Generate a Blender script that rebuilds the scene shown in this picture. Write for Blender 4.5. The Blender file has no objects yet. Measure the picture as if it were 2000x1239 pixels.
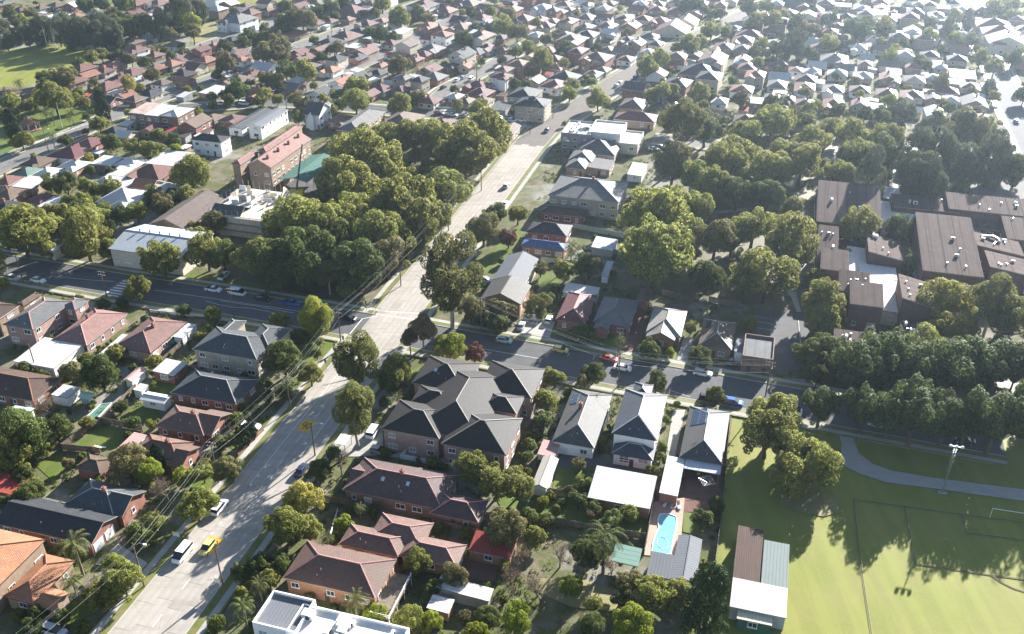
import bpy, math, random
import numpy as np
from mathutils import Vector
R_ = math.radians
rng = np.random.default_rng(11)
rnd = random.Random(5)
SC = bpy.context.scene
COL = SC.collection

# ------------------------------------------------------------------ camera, sky, sun, exposure
CAM_H, CAM_PITCH, CAM_F = 128.4, R_(30.2), 1810.0
cd = bpy.data.cameras.new("camera"); cam = bpy.data.objects.new("camera", cd); COL.objects.link(cam)
cd.sensor_width = 36.0; cd.lens = CAM_F / 2000.0 * 36.0; cd.clip_start = 1.0; cd.clip_end = 8000.0
cam.location = (0, 0, CAM_H); cam.rotation_euler = (math.pi / 2 - CAM_PITCH, 0, 0)
SC.camera = cam
SUN_EL, SUN_AZ = R_(21.0), math.atan2(18.4, 27.4)          # azimuth clockwise from +Y
world = bpy.data.worlds.new("World"); SC.world = world; world.use_nodes = True
wn = world.node_tree.nodes; wn.clear()
sky = wn.new("ShaderNodeTexSky"); sky.sky_type = 'NISHITA'; sky.sun_disc = False
sky.sun_elevation = SUN_EL; sky.sun_rotation = SUN_AZ; sky.air_density = 0.85; sky.dust_density = 0.3
bg = wn.new("ShaderNodeBackground"); bg.inputs[1].default_value = 0.056
wo = wn.new("ShaderNodeOutputWorld")
world.node_tree.links.new(sky.outputs[0], bg.inputs[0]); world.node_tree.links.new(bg.outputs[0], wo.inputs[0])
sl = bpy.data.lights.new("sun", 'SUN'); sl.energy = 5.0; sl.angle = R_(0.55); sl.color = (1.0, 0.968, 0.925)
sun = bpy.data.objects.new("sun", sl); COL.objects.link(sun)
to_sun = Vector((math.sin(SUN_AZ) * math.cos(SUN_EL), math.cos(SUN_AZ) * math.cos(SUN_EL), math.sin(SUN_EL)))
sun.rotation_euler = to_sun.to_track_quat('Z', 'Y').to_euler(); sun.location = (150, 220, 140)
SC.view_settings.view_transform = 'Standard'; SC.view_settings.look = 'None'
SC.view_settings.exposure = 2.15; SC.view_settings.gamma = 1.0
SC.view_settings.use_curve_mapping = False
SC.render.engine = 'CYCLES'
SC.cycles.use_denoising = True
SC.cycles.max_bounces = 5; SC.cycles.diffuse_bounces = 2; SC.cycles.glossy_bounces = 2
SC.cycles.transmission_bounces = 3; SC.cycles.transparent_max_bounces = 4; SC.cycles.volume_bounces = 0
SC.cycles.caustics_reflective = False; SC.cycles.caustics_refractive = False

# ------------------------------------------------------------------ layout in metres (camera stands at 0,0; +Y is away from it)
NEAR_HOUSES = [
 ('house', -94.3, 122.8, -16.0, 'orange', 'brick_tan', [(0.0, 0.0, 11.0, 15.0, 5.6, 'hip', 'v', 22), (8.89, 0.93, 6.56, 10.93, 3.1, 'hip', 'v', 23), (14.36, -2.5, 4.0, 4.5, 2.9, 'gable', 'u', 26)], {'solar': [(0, 'R', 1.2, 1.6, 2, 4)], 'ridgecol': 'orange', 'chim': 0}, 'two-part orange tiled house with roof solar panels beside the tall palm'),
 ('house', -88.9, 136.7, -16.0, 'charcoal', 'brick_red', [(0.0, 0.0, 22.0, 8.6, 3.1, 'gable', 'u', 24)], {'garage': 2, 'ridgecol': 'charcoal'}, 'long charcoal tiled house with two white garage doors'),
 ('house', -82.8, 143.3, -16.0, 'slate', 'brick_red', [(0.0, 0.0, 11.48, 8.06, 3.1, 'hip', 'v', 25), (5.29, 0.01, 4.93, 8.06, 3.1, 'gable', 'u', 27)], {'chim': 1, 'ridgecol': 'pale'}, 'dark slate house with white timber gables behind the pinkish bare tree'),
 ('garage', -88.5, 154.2, -16.0, 'brown', 'brick_red', [(0.0, 0.0, 6.41, 4.93, 2.7, 'hip', 'u', 22)], {}, 'small dark hip-roofed garage behind the slate house'),
 ('house', -75.5, 159.3, -16.0, 'midbrown', 'brick_red', [(0.0, 0.0, 11.17, 6.57, 3.1, 'hip', 'u', 25), (5.99, -1.41, 3.38, 7.59, 3.0, 'gable', 'u', 24)], {'chim': 1, 'ridgecol': 'terra'}, 'brown tiled house with curved white porch facing the power lines'),
 ('house', -72.8, 169.1, -16.0, 'brown', 'brick_red', [(0.0, 0.0, 12.59, 8.39, 3.1, 'hip', 'u', 25), (5.06, 0.85, 5.46, 8.56, 3.0, 'gable', 'u', 25)], {'chim': 1, 'ridgecol': 'pink'}, 'brown roofed bungalow with pink ridge tiles beside the white car in its drive'),
 ('shed', -106.0, 148.4, -16.0, 'redmetal', 'redboard', [(0.0, 0.0, 10.49, 5.03, 2.5, 'flat', 'u', 2)], {}, 'red flat-roofed garden shed at the edge of the yard'),
 ('carport', -83.3, 161.9, -16.0, 'pinkmetal', 'white', [(0.0, 0.0, 3.2, 6.0, 2.5, 'flat', 'u', 3)], {}, 'pinkish lean-to roof on the brown house with the curved porch'),
 ('house', -125.4, 212.7, -16.0, 'greyflat', 'brick_pink', [(0.0, 0.0, 9.28, 15.33, 5.9, 'hip', 'v', 22), (5.55, 7.19, 5.0, 6.0, 5.6, 'hip', 'v', 22)], {'ridgecol': 'pink', 'storeys': 2}, 'pink-trimmed grey two-storey brick house near the zebra crossing'),
 ('house', -111.3, 210.4, -16.0, 'pinktile', 'brick_pink', [(0.0, 0.0, 10.45, 16.97, 3.1, 'hip', 'v', 24)], {'chim': 1, 'ridgecol': 'pink'}, 'pink-red tiled house with big white patio roof'),
 ('patio_roof', -117.0, 197.9, -16.0, 'whitemetal', 'white', [(0.0, 0.0, 11.97, 11.35, 2.7, 'flat', 'v', 2)], {}, 'big white flat patio roof behind the pink-red house'),
 ('house', -94.1, 206.4, -16.0, 'pinktile', 'brick_pink', [(0.0, 0.0, 11.11, 16.01, 3.1, 'hip', 'v', 24)], {'chim': 1, 'ridgecol': 'pink'}, 'pink-red tiled house with roof skylight beside the green-covered trailer'),
 ('patio_roof', -101.7, 200.5, -16.0, 'whitemetal', 'white', [(0.0, 0.0, 3.37, 12.07, 2.6, 'flat', 'v', 2)], {}, 'white and purple flat roof joined behind the skylight house'),
 ('carport', -86.0, 208.9, -16.0, 'whitemetal', 'white', [(0.0, 0.0, 2.76, 6.79, 2.6, 'flat', 'v', 2)], {}, 'pale patio roof beside the second pink-red house'),
 ('unit_block', -69.1, 197.5, -16.0, 'slate', 'brick_cream', [(0.0, 0.0, 18.01, 11.46, 6.0, 'hip', 'u', 22), (-5.12, 4.49, 4.3, 11.41, 6.02, 'hip', 'v', 22), (5.93, 4.62, 8.12, 10.94, 6.04, 'hip', 'u', 22)], {'storeys': 2, 'ridgecol': 'pale'}, 'grey tiled two-storey unit block with twin far wings by the junction'),
 ('house', -70.7, 182.6, -16.0, 'slate', 'brick_red', [(0.0, 0.0, 17.53, 10.67, 3.1, 'hip', 'u', 24)], {'ridgecol': 'pale', 'chim': 0}, 'dark slate hip house below the grey unit block'),
 ('house', -120.5, 184.2, -16.0, 'darkbrown', 'brick_red', [(0.0, 0.0, 22.0, 10.0, 3.1, 'hip', 'u', 24)], {'ridgecol': 'terra'}, 'dark brown tiled house with white patio at the left edge'),
 ('patio_roof', -105.9, 181.1, -16.0, 'whitemetal', 'white', [(0.0, 0.0, 4.5, 4.5, 2.6, 'flat', 'u', 2)], {}, 'white patio roof joined to the dark brown house'),
 ('garage', -84.3, 191.3, -16.0, 'whitemetal', 'brick_red', [(0.0, 0.0, 5.95, 5.89, 2.7, 'flat', 'u', 3)], {}, 'small brick garage with pale flat roof beside the unit block'),
 ('shed', -92.1, 188.6, -16.0, 'pinkmetal', 'white', [(0.0, 0.0, 2.64, 5.92, 2.4, 'gable', 'v', 22)], {}, 'pink-roofed gable garden shed'),
 ('shed', -83.7, 178.7, -16.0, 'whitemetal', 'white', [(0.0, 0.0, 6.63, 3.42, 2.5, 'gable', 'u', 14)], {}, 'long white garden shed with ribbed gable roof'),
 ('shed', -88.9, 183.3, -16.0, 'whitemetal', 'white', [(0.0, 0.0, 2.35, 2.87, 2.2, 'flat', 'u', 3)], {}, 'small pale flat shed between the pink shed and the white shed'),
 ('shed', -100.7, 180.1, -16.0, 'mintmetal', 'mint', [(0.0, 0.0, 3.03, 2.4, 2.2, 'gable', 'u', 14)], {}, 'mint green gable shed near the backyard pool'),
 ('shed', -113.1, 173.5, -16.0, 'mintmetal', 'white', [(0.0, 0.0, 5.25, 3.69, 2.4, 'gable', 'u', 14)], {}, 'white shed with green roof at the left edge yard'),
 ('house', -136.7, 214.5, -16.0, 'darkbrown', 'brick_tan', [(0.0, 0.0, 6.42, 7.85, 5.6, 'hip', 'v', 23)], {'storeys': 2}, 'brown tiled brick house cut off by the left edge'),
 ('house', -134.1, 225.0, -16.0, 'brown', 'brick_tan', [(0.0, 0.0, 2.71, 7.7, 3.2, 'hip', 'u', 23)], {}, 'brown roofed house behind the grey pink-trimmed house'),
 ('factory', -107.0, 256.6, -16.0, 'zinc', 'render_cream', [(0.0, 0.0, 25.0, 18.39, 6.0, 'gable', 'u', 13)], {'vents': 5}, 'white ribbed industrial shed with five roof vents'),
 ('cottage', -139.8, 257.8, -16.0, 'zinc', 'cream', [(0.0, 0.0, 2.07, 6.77, 3.2, 'gable', 'v', 26)], {}, 'small cream weatherboard cottage among trees by the crossing'),
 ('hall', -106.7, 281.9, -16.0, 'brownflat', 'brick_tan', [(0.0, 0.0, 13.74, 25.54, 4.6, 'gable', 'v', 22)], {}, 'brown gabled school hall with dark verandah'),
 ('school_building', -84.6, 322.7, -16.0, 'terraflat', 'brick_tan', [(0.0, 0.0, 9.48, 31.02, 10.5, 'gable', 'v', 28), (-10.58, -6.8, 3.86, 13.49, 9.3, 'hip', 'u', 24), (-7.23, 13.97, 3.67, 29.47, 10.2, 'hip', 'v', 20)], {'storeys': 3, 'chimrow': 4, 'ridgecol': 'pink'}, 'long three-level brick school with red tiled roof and chimneys'),
 ('shelter', -73.4, 317.1, -16.0, 'greenmetal', 'none', [(0.0, 0.0, 10.81, 25.35, 6.2, 'gable', 'v', 12)], {'open': 1}, 'green ribbed gable shelter roof on posts in the schoolyard'),
 ('building', -118.2, 349.9, -16.0, 'charcoal', 'white', [(0.0, 0.0, 13.51, 7.8, 6.2, 'hip', 'u', 20), (2.23, 3.32, 3.61, 8.64, 3.2, 'hip', 'u', 18)], {'storeys': 2}, 'white two-storey house with dark hip roof behind the school trees'),
 ('mansion', -82.5, 383.9, -16.0, 'slate', 'white', [(0.0, 0.0, 7.52, 11.84, 6.2, 'gable', 'u', 32), (0.14, 1.44, 2.94, 17.89, 6.4, 'gable', 'v', 34)], {'storeys': 2, 'chimrow': 2}, 'white gabled mansion with tall chimneys and slate roof'),
 ('building', -102.0, 377.0, -16.0, 'greymetal', 'white', [(0.0, 0.0, 6.5, 23.54, 5.6, 'gable', 'v', 12)], {'storeys': 2}, 'long white building with grey metal roof and carports behind the school'),
 ('building', -110.7, 382.4, -16.0, 'slate', 'white', [(0.0, 0.0, 7.0, 27.0, 3.2, 'gable', 'v', 14)], {}, 'long low dark roofed row building next to the white carports'),
 ('shop', -156.0, 385.9, -16.0, 'rust', 'brick_brown', [(0.0, 0.0, 8.0, 13.0, 6.5, 'flat', 'v', 3)], {'storeys': 2}, 'rust-streaked flat roofed brick shop on the park corner'),
 ('shop', -148.7, 383.3, -16.0, 'whitemetal', 'brick_brown', [(0.0, 0.0, 8.0, 13.0, 6.4, 'flat', 'v', 3)], {'storeys': 2}, 'white flat roofed brick shop between rusty roof and hipped roof'),
 ('shop', -141.2, 381.3, -16.0, 'whitemetal', 'brick_brown', [(0.0, 0.0, 9.0, 13.0, 6.6, 'hip', 'v', 18)], {'storeys': 2}, 'white hip roofed brick corner building beside the flat white shop'),
 ('house', -132.3, 375.3, -16.0, 'brown', 'brick_red', [(0.0, 0.0, 9.0, 13.0, 4.0, 'gable', 'v', 26)], {}, 'brown gabled house beyond the corner shops'),
 ('apartment_block', -15.5, 183.6, -16.0, 'apart', 'brick_pink', [(0.0, 0.0, 13.0, 12.3, 6.2, 'hip', 'u', 23), (15.5, 1.75, 13.2, 12.8, 6.2, 'hip', 'u', 23), (7.5, -9.9, 16.0, 25.5, 6.2, 'hip', 'v', 23), (0.6, -9.75, 9.0, 6.6, 6.2, 'hip', 'u', 23), (16.0, -7.85, 9.0, 7.2, 6.2, 'hip', 'u', 23), (0.25, -18.9, 13.5, 11.3, 6.2, 'hip', 'u', 23), (15.05, -19.25, 14.3, 13.4, 6.2, 'hip', 'u', 23)], {'storeys': 2, 'ridgecol': 'tan', 'sky': 1}, 'large dark tiled apartment complex with many hips and one skylight'),
 ('house', 16.1, 169.8, -16.0, 'darkgrey', 'white', [(0.0, 0.0, 9.5, 20.95, 3.4, 'hip', 'v', 24)], {'solar': [(0, 'L', 3.0, 1.0, 1, 4)], 'chim': 1, 'ridgecol': 'pale', 'garage': 1}, 'grey roofed house with three solar panels and white garage wall'),
 ('house', 28.6, 167.4, -16.0, 'bluegrey', 'white', [(0.0, 0.0, 9.71, 17.47, 6.1, 'hip', 'v', 25), (0.33, -8.82, 8.98, 6.32, 3.2, 'hip', 'u', 20), (-1.03, 9.42, 4.33, 5.55, 6.0, 'hip', 'v', 25)], {'storeys': 2, 'ridgecol': 'pale'}, 'two-storey white house with dark blue tiles and lower porch roof'),
 ('house', 42.7, 163.8, -16.0, 'darkgrey', 'brick_red', [(0.0, 0.0, 9.08, 19.29, 3.3, 'hip', 'v', 24)], {'solar': [(0, 'L', 2.2, 1.2, 2, 6)], 'ridgecol': 'pale'}, 'dark roofed house with long rows of solar panels beside the park fence'),
 ('patio_roof', 33.4, 150.2, -16.0, 'whitemetal', 'brick_red', [(0.0, 0.0, 3.76, 12.41, 2.8, 'flat', 'u', 2)], {}, 'white flat roof linking the solar house to the pool yard'),
 ('carport', 40.4, 153.6, -16.0, 'zinc', 'none', [(0.0, 0.0, 7.58, 4.02, 2.7, 'flat', 'v', 3)], {'open': 1}, 'pale blue corrugated carport roof with bins beneath'),
 ('garage', 22.6, 146.1, -16.0, 'whitemetal', 'brick_orange', [(0.0, 0.0, 12.66, 9.38, 2.9, 'skillv', 'u', 5)], {}, 'big white roofed orange brick garage'),
 ('shed', 7.0, 151.5, -16.0, 'zinctan', 'white', [(0.0, 0.0, 3.46, 10.05, 2.6, 'gable', 'v', 22)], {}, 'long narrow white gable shed beside the back lawn'),
 ('carport', 8.0, 159.5, -16.0, 'pinkmetal', 'white', [(0.0, 0.0, 3.8, 5.36, 2.5, 'flat', 'u', 3)], {}, 'pale pink lean-to roof between long white shed and white garage wall'),
 ('pool_house', 32.6, 126.7, -16.0, 'greymetal', 'white', [(0.0, 0.0, 4.55, 11.58, 2.6, 'gable', 'v', 13)], {}, 'grey ribbed gabled pool house'),
 ('pool_house', 27.5, 124.9, -16.0, 'greymetal', 'white', [(0.0, 0.0, 4.41, 5.82, 2.55, 'flat', 'v', 4)], {}, 'low grey ribbed annex joined to the pool house'),
 ('pergola', 21.5, 127.7, -16.0, 'greensheet', 'none', [(0.0, 0.0, 5.09, 4.84, 2.5, 'flat', 'u', 2)], {'open': 1}, 'green shade roof in a white frame beside the back fence'),
 ('shed', 44.0, 126.8, -16.0, 'rustbrown', 'greyboard', [(0.0, 0.0, 4.75, 14.38, 3.2, 'flat', 'v', 2)], {}, 'long shed with rusty brown ribbed roof by the playing field'),
 ('shed', 48.5, 124.5, -16.0, 'palegreen', 'greyboard', [(0.0, 0.0, 4.66, 11.48, 3.1, 'flat', 'v', 2)], {}, 'long shed with pale green roof sheets on the field edge'),
 ('shed', 43.6, 116.5, -16.0, 'whitemetal', 'greyboard', [(0.0, 0.0, 9.6, 6.72, 3.2, 'flat', 'v', 3)], {}, 'off-white ribbed flat roofed shed at the end of the green shed'),
 ('shed', 42.1, 112.8, -16.0, 'cream', 'darkgreen', [(0.0, 0.0, 5.94, 2.45, 2.6, 'flat', 'v', 4)], {}, 'small cream roofed green shed below the off-white shed'),
 ('house', -22.6, 147.4, -16.0, 'purple', 'brick_brown', [(0.0, 0.0, 21.69, 11.0, 3.3, 'hip', 'u', 24), (13.59, -3.43, 10.2, 6.75, 3.1, 'hip', 'u', 23), (-9.45, -0.33, 2.77, 7.34, 3.2, 'gable', 'u', 22)], {'chim': 1, 'ridgecol': 'pink', 'sky': 2}, 'purple-brown tiled house with two skylights and low rear wing'),
 ('house', -26.2, 130.9, -16.0, 'redbrown', 'brick_orange', [(0.0, 0.0, 12.14, 5.83, 3.2, 'hip', 'u', 24), (4.01, 3.86, 10.64, 7.14, 3.2, 'hip', 'u', 22), (11.71, 0.58, 11.35, 6.07, 3.15, 'hip', 'u', 23)], {'ridgecol': 'pink'}, 'red-brown tiled house with rooftop aerial and side wings'),
 ('house', -31.2, 122.6, -16.0, 'mossred', 'brick_orange', [(0.0, 0.0, 18.03, 9.77, 4.2, 'hip', 'u', 25)], {'ridgecol': 'pink', 'storeys': 1}, 'orange brick house with mossy red roof and rear deck'),
 ('modern_house', -38.5, 110.4, -16.0, 'greymetal', 'white', [(0.0, 0.0, 7.97, 7.36, 6.2, 'parapet', 'u', 2)], {'storeys': 2}, 'white box house with ribbed metal roof inside white parapets'),
 ('modern_house', -27.6, 105.5, -16.0, 'whiteflat', 'white', [(0.0, 0.0, 19.43, 8.84, 5.8, 'parapet', 'u', 2)], {'storeys': 2, 'plant': 1}, 'white flat roofed building crowded with air conditioners at the bottom edge'),
 ('shed', -3.6, 130.0, -16.0, 'redmetal', 'brick_orange', [(0.0, 0.0, 8.26, 4.94, 2.6, 'skillv', 'u', 8)], {}, 'red roofed brick outbuilding beneath the bushy grey tree'),
 ('shed', -8.5, 119.4, -16.0, 'rustwhite', 'brick_cream', [(0.0, 0.0, 10.04, 3.1, 2.3, 'flat', 'u', 3)], {}, 'long old shed with peeling white and rusty sheets'),
 ('shed', -12.6, 116.0, -16.0, 'rustwhite', 'brick_orange', [(0.0, 0.0, 4.12, 3.32, 2.2, 'flat', 'u', 3)], {}, 'low old shed roof with pale rusty sheets and orange edge'),
 ('house', 17.7, 220.5, -16.0, 'maroon', 'brick_red', [(0.0, 0.0, 8.16, 16.3, 3.2, 'hip', 'v', 24), (-1.81, -3.26, 2.59, 8.86, 3.1, 'gable', 'v', 28)], {'ridgecol': 'pink'}, 'maroon tiled cottage with front gable and long white rear roof'),
 ('patio_roof', 19.7, 231.3, -16.0, 'whitemetal', 'white', [(0.0, 0.0, 9.6, 6.08, 2.6, 'flat', 'u', 2)], {}, 'long white flat roof behind the maroon cottage'),
 ('house', 28.4, 218.3, -16.0, 'greytile', 'brick_red', [(0.0, 0.0, 9.94, 15.07, 3.2, 'hip', 'v', 24), (-2.23, -7.53, 4.04, 6.02, 3.1, 'gable', 'v', 24)], {}, 'weathered grey tiled house with white verandah between maroon and pale houses'),
 ('house', 41.3, 212.8, -16.0, 'paletile', 'brick_red', [(0.0, 0.0, 9.16, 14.39, 3.2, 'hip', 'v', 25), (-0.5, -5.97, 7.53, 6.4, 3.15, 'gable', 'v', 26)], {}, 'pale grey tiled house with striped white front gable'),
 ('house', 53.4, 206.0, -16.0, 'brown', 'brick_tan', [(0.0, 0.0, 8.43, 14.1, 3.4, 'hip', 'v', 26)], {'solar': [(0, 'L', 2.0, 1.0, 1, 4)], 'ridgecol': 'pale'}, 'brown tiled house with roof solar beside the brick substation'),
 ('substation', 62.1, 197.6, -16.0, 'slatesheet', 'brick_brown', [(0.0, 0.0, 7.39, 10.94, 4.4, 'parapet', 'v', 2)], {'storeys': 1, 'doors': 2}, 'flat-roofed brick substation with parapet and green doors'),
 ('garage', 58.1, 201.1, -16.0, 'greymetal', 'white', [(0.0, 0.0, 2.13, 6.74, 3.0, 'flat', 'u', 3)], {}, 'grey skillion garage between the solar house and the substation'),
 ('church', 1.1, 240.9, -16.0, 'greymetal', 'render_cream', [(0.0, 0.0, 9.63, 16.55, 4.4, 'gable', 'v', 22)], {}, 'long grey metal gabled hall by the big gum'),
 ('church', -1.6, 226.5, -16.0, 'stonegrey', 'brick_orange', [(0.0, 0.0, 11.6, 11.23, 4.6, 'gable', 'v', 24)], {}, 'dark slate gabled hall joined in front of the grey metal hall'),
 ('house', 10.2, 259.9, -16.0, 'bluetile', 'brick_red', [(0.0, 0.0, 14.2, 5.8, 3.2, 'hip', 'u', 23)], {'ridgecol': 'bluetile'}, 'bright blue tiled brick house'),
 ('house', 12.2, 271.8, -16.0, 'charcoal', 'brick_red', [(0.0, 0.0, 13.2, 9.49, 3.2, 'hip', 'u', 23)], {}, 'black tiled brick house behind the blue roofed house'),
 ('house', 17.2, 285.3, -16.0, 'darkbrown', 'brick_red', [(0.0, 0.0, 15.21, 5.9, 3.2, 'hip', 'u', 23)], {}, 'dark brown tiled brick house with pale porch roofs behind the black one'),
 ('shed', 29.0, 262.1, -16.0, 'zinc', 'greyboard', [(0.0, 0.0, 6.97, 8.05, 2.4, 'flat', 'u', 3)], {}, 'pale ribbed shed behind the blue roofed house'),
 ('shed', 28.3, 244.7, -16.0, 'zinc', 'white', [(0.0, 0.0, 2.04, 9.04, 2.4, 'flat', 'v', 3)], {}, 'small white roofed shed among shrubs beside the big round tree'),
 ('garage', 37.2, 227.7, -16.0, 'brown', 'brick_red', [(0.0, 0.0, 3.62, 7.53, 2.7, 'gable', 'v', 22)], {}, 'brown roofed garage at the end of the long brick driveway'),
 ('apartment_block', 26.4, 297.0, -16.0, 'greytile', 'brick_cream', [(0.0, 0.0, 24.31, 19.17, 6.6, 'hip', 'u', 20)], {'storeys': 2, 'chim': 1}, 'tan brick flats with wide grey hip roof'),
 ('house', 24.8, 329.7, -16.0, 'greytile', 'brick_tan', [(0.0, 0.0, 7.76, 10.99, 3.2, 'hip', 'u', 24), (7.68, 2.8, 9.68, 10.57, 2.8, 'flat', 'u', 3)], {}, 'grey tiled house with white rear verandah above the tan flats'),
 ('house', 27.2, 337.8, -16.0, 'greytile', 'brick_tan', [(0.0, 0.0, 9.3, 12.8, 3.2, 'hip', 'u', 24)], {}, 'grey hip-roofed house third above the tan flats'),
 ('house', 33.8, 346.5, -16.0, 'greytile', 'brick_cream', [(0.0, 0.0, 15.99, 15.15, 3.3, 'hip', 'u', 24)], {}, 'wide grey roofed house below the white shops'),
 ('shed', 46.6, 325.3, -16.0, 'zinc', 'white', [(0.0, 0.0, 5.58, 12.99, 2.6, 'flat', 'u', 3)], {}, 'white flat shed behind the tan flats'),
 ('shop', 27.3, 360.1, -16.0, 'whiteflat', 'render_grey', [(0.0, 0.0, 11.81, 16.0, 6.5, 'parapet', 'u', 2)], {'storeys': 2, 'plant': 1}, 'white flat-roofed shop with plant screens beside the main road'),
 ('shop', 38.5, 359.2, -16.0, 'whiteflat', 'white', [(0.0, 0.0, 12.77, 15.11, 7.0, 'parapet', 'u', 2)], {'storeys': 2}, 'white cube building stepped behind the plant-screened shop'),
 ('shop', 46.7, 355.8, -16.0, 'whiteflat', 'render_cream', [(0.0, 0.0, 9.6, 15.61, 4.0, 'parapet', 'u', 2)], {}, 'low white flat building behind the white cube'),
 ('house', 52.9, 384.7, -16.0, 'maroon', 'brick_tan', [(0.0, 0.0, 17.62, 11.35, 3.3, 'hip', 'u', 22)], {}, 'maroon roofed bungalow facing the road bend'),
 ('house', 54.0, 402.7, -18.8, 'purple', 'brick_tan', [(0.0, 0.0, 11.08, 14.82, 3.4, 'hip', 'u', 24)], {}, 'dark red tiled house behind the maroon bungalow'),
 ('pub', 9.2, 393.2, -16.9, 'charcoal', 'brick_cream', [(0.0, 0.0, 13.82, 13.04, 7.0, 'hip', 'u', 22)], {'storeys': 2, 'sky': 2}, 'two-storey tan corner pub with black hip roof'),
 ('building', 5.9, 412.2, -20.9, 'charcoal', 'brick_cream', [(0.0, 0.0, 12.08, 16.39, 5.4, 'hip', 'u', 22)], {'storeys': 2}, 'black hip roofed building behind the corner pub'),
 ('carport', -4.7, 398.8, -18.1, 'charcoal', 'render_grey', [(0.0, 0.0, 7.76, 12.01, 3.6, 'flat', 'u', 2)], {}, 'dark flat carport beside the corner pub'),
 ('apartment_block', -62.2, 371.1, -16.0, 'greytile', 'brick_tan', [(0.0, 0.0, 9.92, 28.12, 6.3, 'hip', 'v', 22)], {'storeys': 2}, 'grey roofed brick flats behind the school trees'),
 ('house', -46.0, 378.5, -16.0, 'brown', 'brick_tan', [(0.0, 0.0, 13.92, 18.74, 4.0, 'hip', 'u', 24)], {}, 'brown roofed building beside the grey roofed flats'),
 ('house', -2.3, 363.3, -16.0, 'brown', 'brick_tan', [(0.0, 0.0, 6.5, 22.45, 3.4, 'gable', 'v', 20)], {}, 'brown roof gabled house at the main road verge'),
 ('school_block', 109.4, 278.7, -16.0, 'brownsheet', 'brick_plum', [(0.0, 0.0, 19.73, 25.7, 7.0, 'skillv', 'u', 9)], {'solarw': 1}, 'wide brown school block with white rooftop panels near the tree belt'),
 ('school_block', 94.0, 249.4, -16.0, 'brownsheet', 'brick_plum', [(0.0, 0.0, 5.92, 16.73, 7.5, 'skillv', 'u', 11), (1.93, -9.82, 7.88, 11.04, 7.5, 'skillv', 'u', 8)], {}, 'stepped brown school block beside the leafy slope'),
 ('school_block', 111.3, 249.8, -16.0, 'brownsheet', 'brick_plum', [(0.0, 0.0, 10.0, 13.48, 6.5, 'skillu', 'u', 10)], {}, 'brown school block roof sloping towards the courtyard tree'),
 ('school_block', 127.5, 245.3, -16.0, 'brownsheet', 'brick_plum', [(0.0, 0.0, 15.89, 33.69, 9.0, 'skillv', 'u', 6)], {}, 'largest brown school hall with the long pale roof edge'),
 ('school_block', 122.4, 232.0, -16.0, 'brownsheet', 'brick_plum', [(0.0, 0.0, 11.49, 9.69, 6.0, 'skillv', 'u', 11)], {}, 'low brown school block in front of the largest hall'),
 ('school_block', 93.8, 224.4, -16.0, 'brownsheet', 'brick_plum', [(0.0, 0.0, 8.13, 9.49, 8.2, 'skillv', 'u', 11), (2.96, -6.13, 8.57, 10.85, 8.2, 'skillv', 'u', 8)], {}, 'tall stepped brick school block facing the car park'),
 ('school_block', 108.7, 219.6, -16.0, 'brownsheet', 'brick_plum', [(0.0, 0.0, 7.88, 14.46, 8.2, 'skillu', 'u', 12)], {}, 'tall brown school block beside the yellow tree'),
 ('school_block', 143.1, 237.4, -16.0, 'brownsheet', 'brick_plum', [(0.0, 0.0, 13.05, 11.14, 7.0, 'skillu', 'u', 8)], {}, 'brown school block cut by the right edge below the largest hall'),
 ('school_block', 146.2, 252.0, -16.0, 'brownsheet', 'brick_plum', [(0.0, 0.0, 13.4, 10.31, 6.4, 'skillu', 'u', 8)], {'duct': 1}, 'brown school block with silver roof ducts'),
 ('school_block', 136.7, 284.3, -16.0, 'brownsheet', 'brick_plum', [(0.0, 0.0, 20.72, 9.36, 6.2, 'skillv', 'u', 5)], {}, 'long light-brown school wing with slit windows'),
 ('school_block', 156.7, 280.1, -16.0, 'brownsheet', 'brick_plum', [(0.0, 0.0, 27.22, 12.13, 7.4, 'skillv', 'u', 5)], {}, 'long brick school wing with air conditioners on its wall'),
 ('school_block', 152.2, 274.9, -16.0, 'brownsheet', 'brick_plum', [(0.0, 0.0, 16.53, 11.16, 4.0, 'skillv', 'u', 4)], {}, 'flat brown school link behind the silver ducts'),
 ('school_block', 159.8, 265.5, -16.0, 'brownsheet', 'brick_plum', [(0.0, 0.0, 10.11, 16.01, 5.6, 'skillv', 'u', 6)], {}, 'brown school block at the right edge behind the ducts'),
 ('school_block', 86.9, 198.3, -16.0, 'brownsheet', 'brick_plum', [(0.0, 0.0, 11.31, 10.84, 4.6, 'skillv', 'u', 6)], {}, 'low brown school block near the dark fig trees'),
 ('school_block', 103.6, 205.5, -16.0, 'brownsheet', 'brick_plum', [(0.0, 0.0, 5.89, 5.23, 5.0, 'skillu', 'u', 8)], {}, 'small brown school block behind the low block by the figs'),
 ('terrace', 103.1, 247.1, -16.0, 'whiteflat', 'render_cream', [(0.0, 0.0, 6.03, 18.03, 4.2, 'flat', 'u', 1), (5.09, -9.21, 10.51, 13.21, 4.4, 'flat', 'u', 1), (7.85, -21.01, 6.58, 18.68, 4.3, 'flat', 'u', 1)], {}, 'white flat terrace roof between the brown school blocks'),
 ('terrace', 127.8, 281.3, -16.0, 'whiteflat', 'render_cream', [(0.0, 0.0, 11.77, 18.61, 4.2, 'flat', 'u', 1)], {}, 'white flat terrace roof behind the wide brown block'),
 ('shed', 114.2, 305.5, -16.0, 'zinc', 'cream', [(0.0, 0.0, 8.34, 11.86, 3.4, 'gable', 'u', 12)], {}, 'pale blue ribbed shed roof behind the brown school'),
 ('shed', 133.4, 299.8, -16.0, 'zinc', 'none', [(0.0, 0.0, 10.44, 11.34, 3.2, 'flat', 'u', 3)], {'open': 1}, 'pale ribbed canopy roof at the tree belt behind school'),
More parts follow.
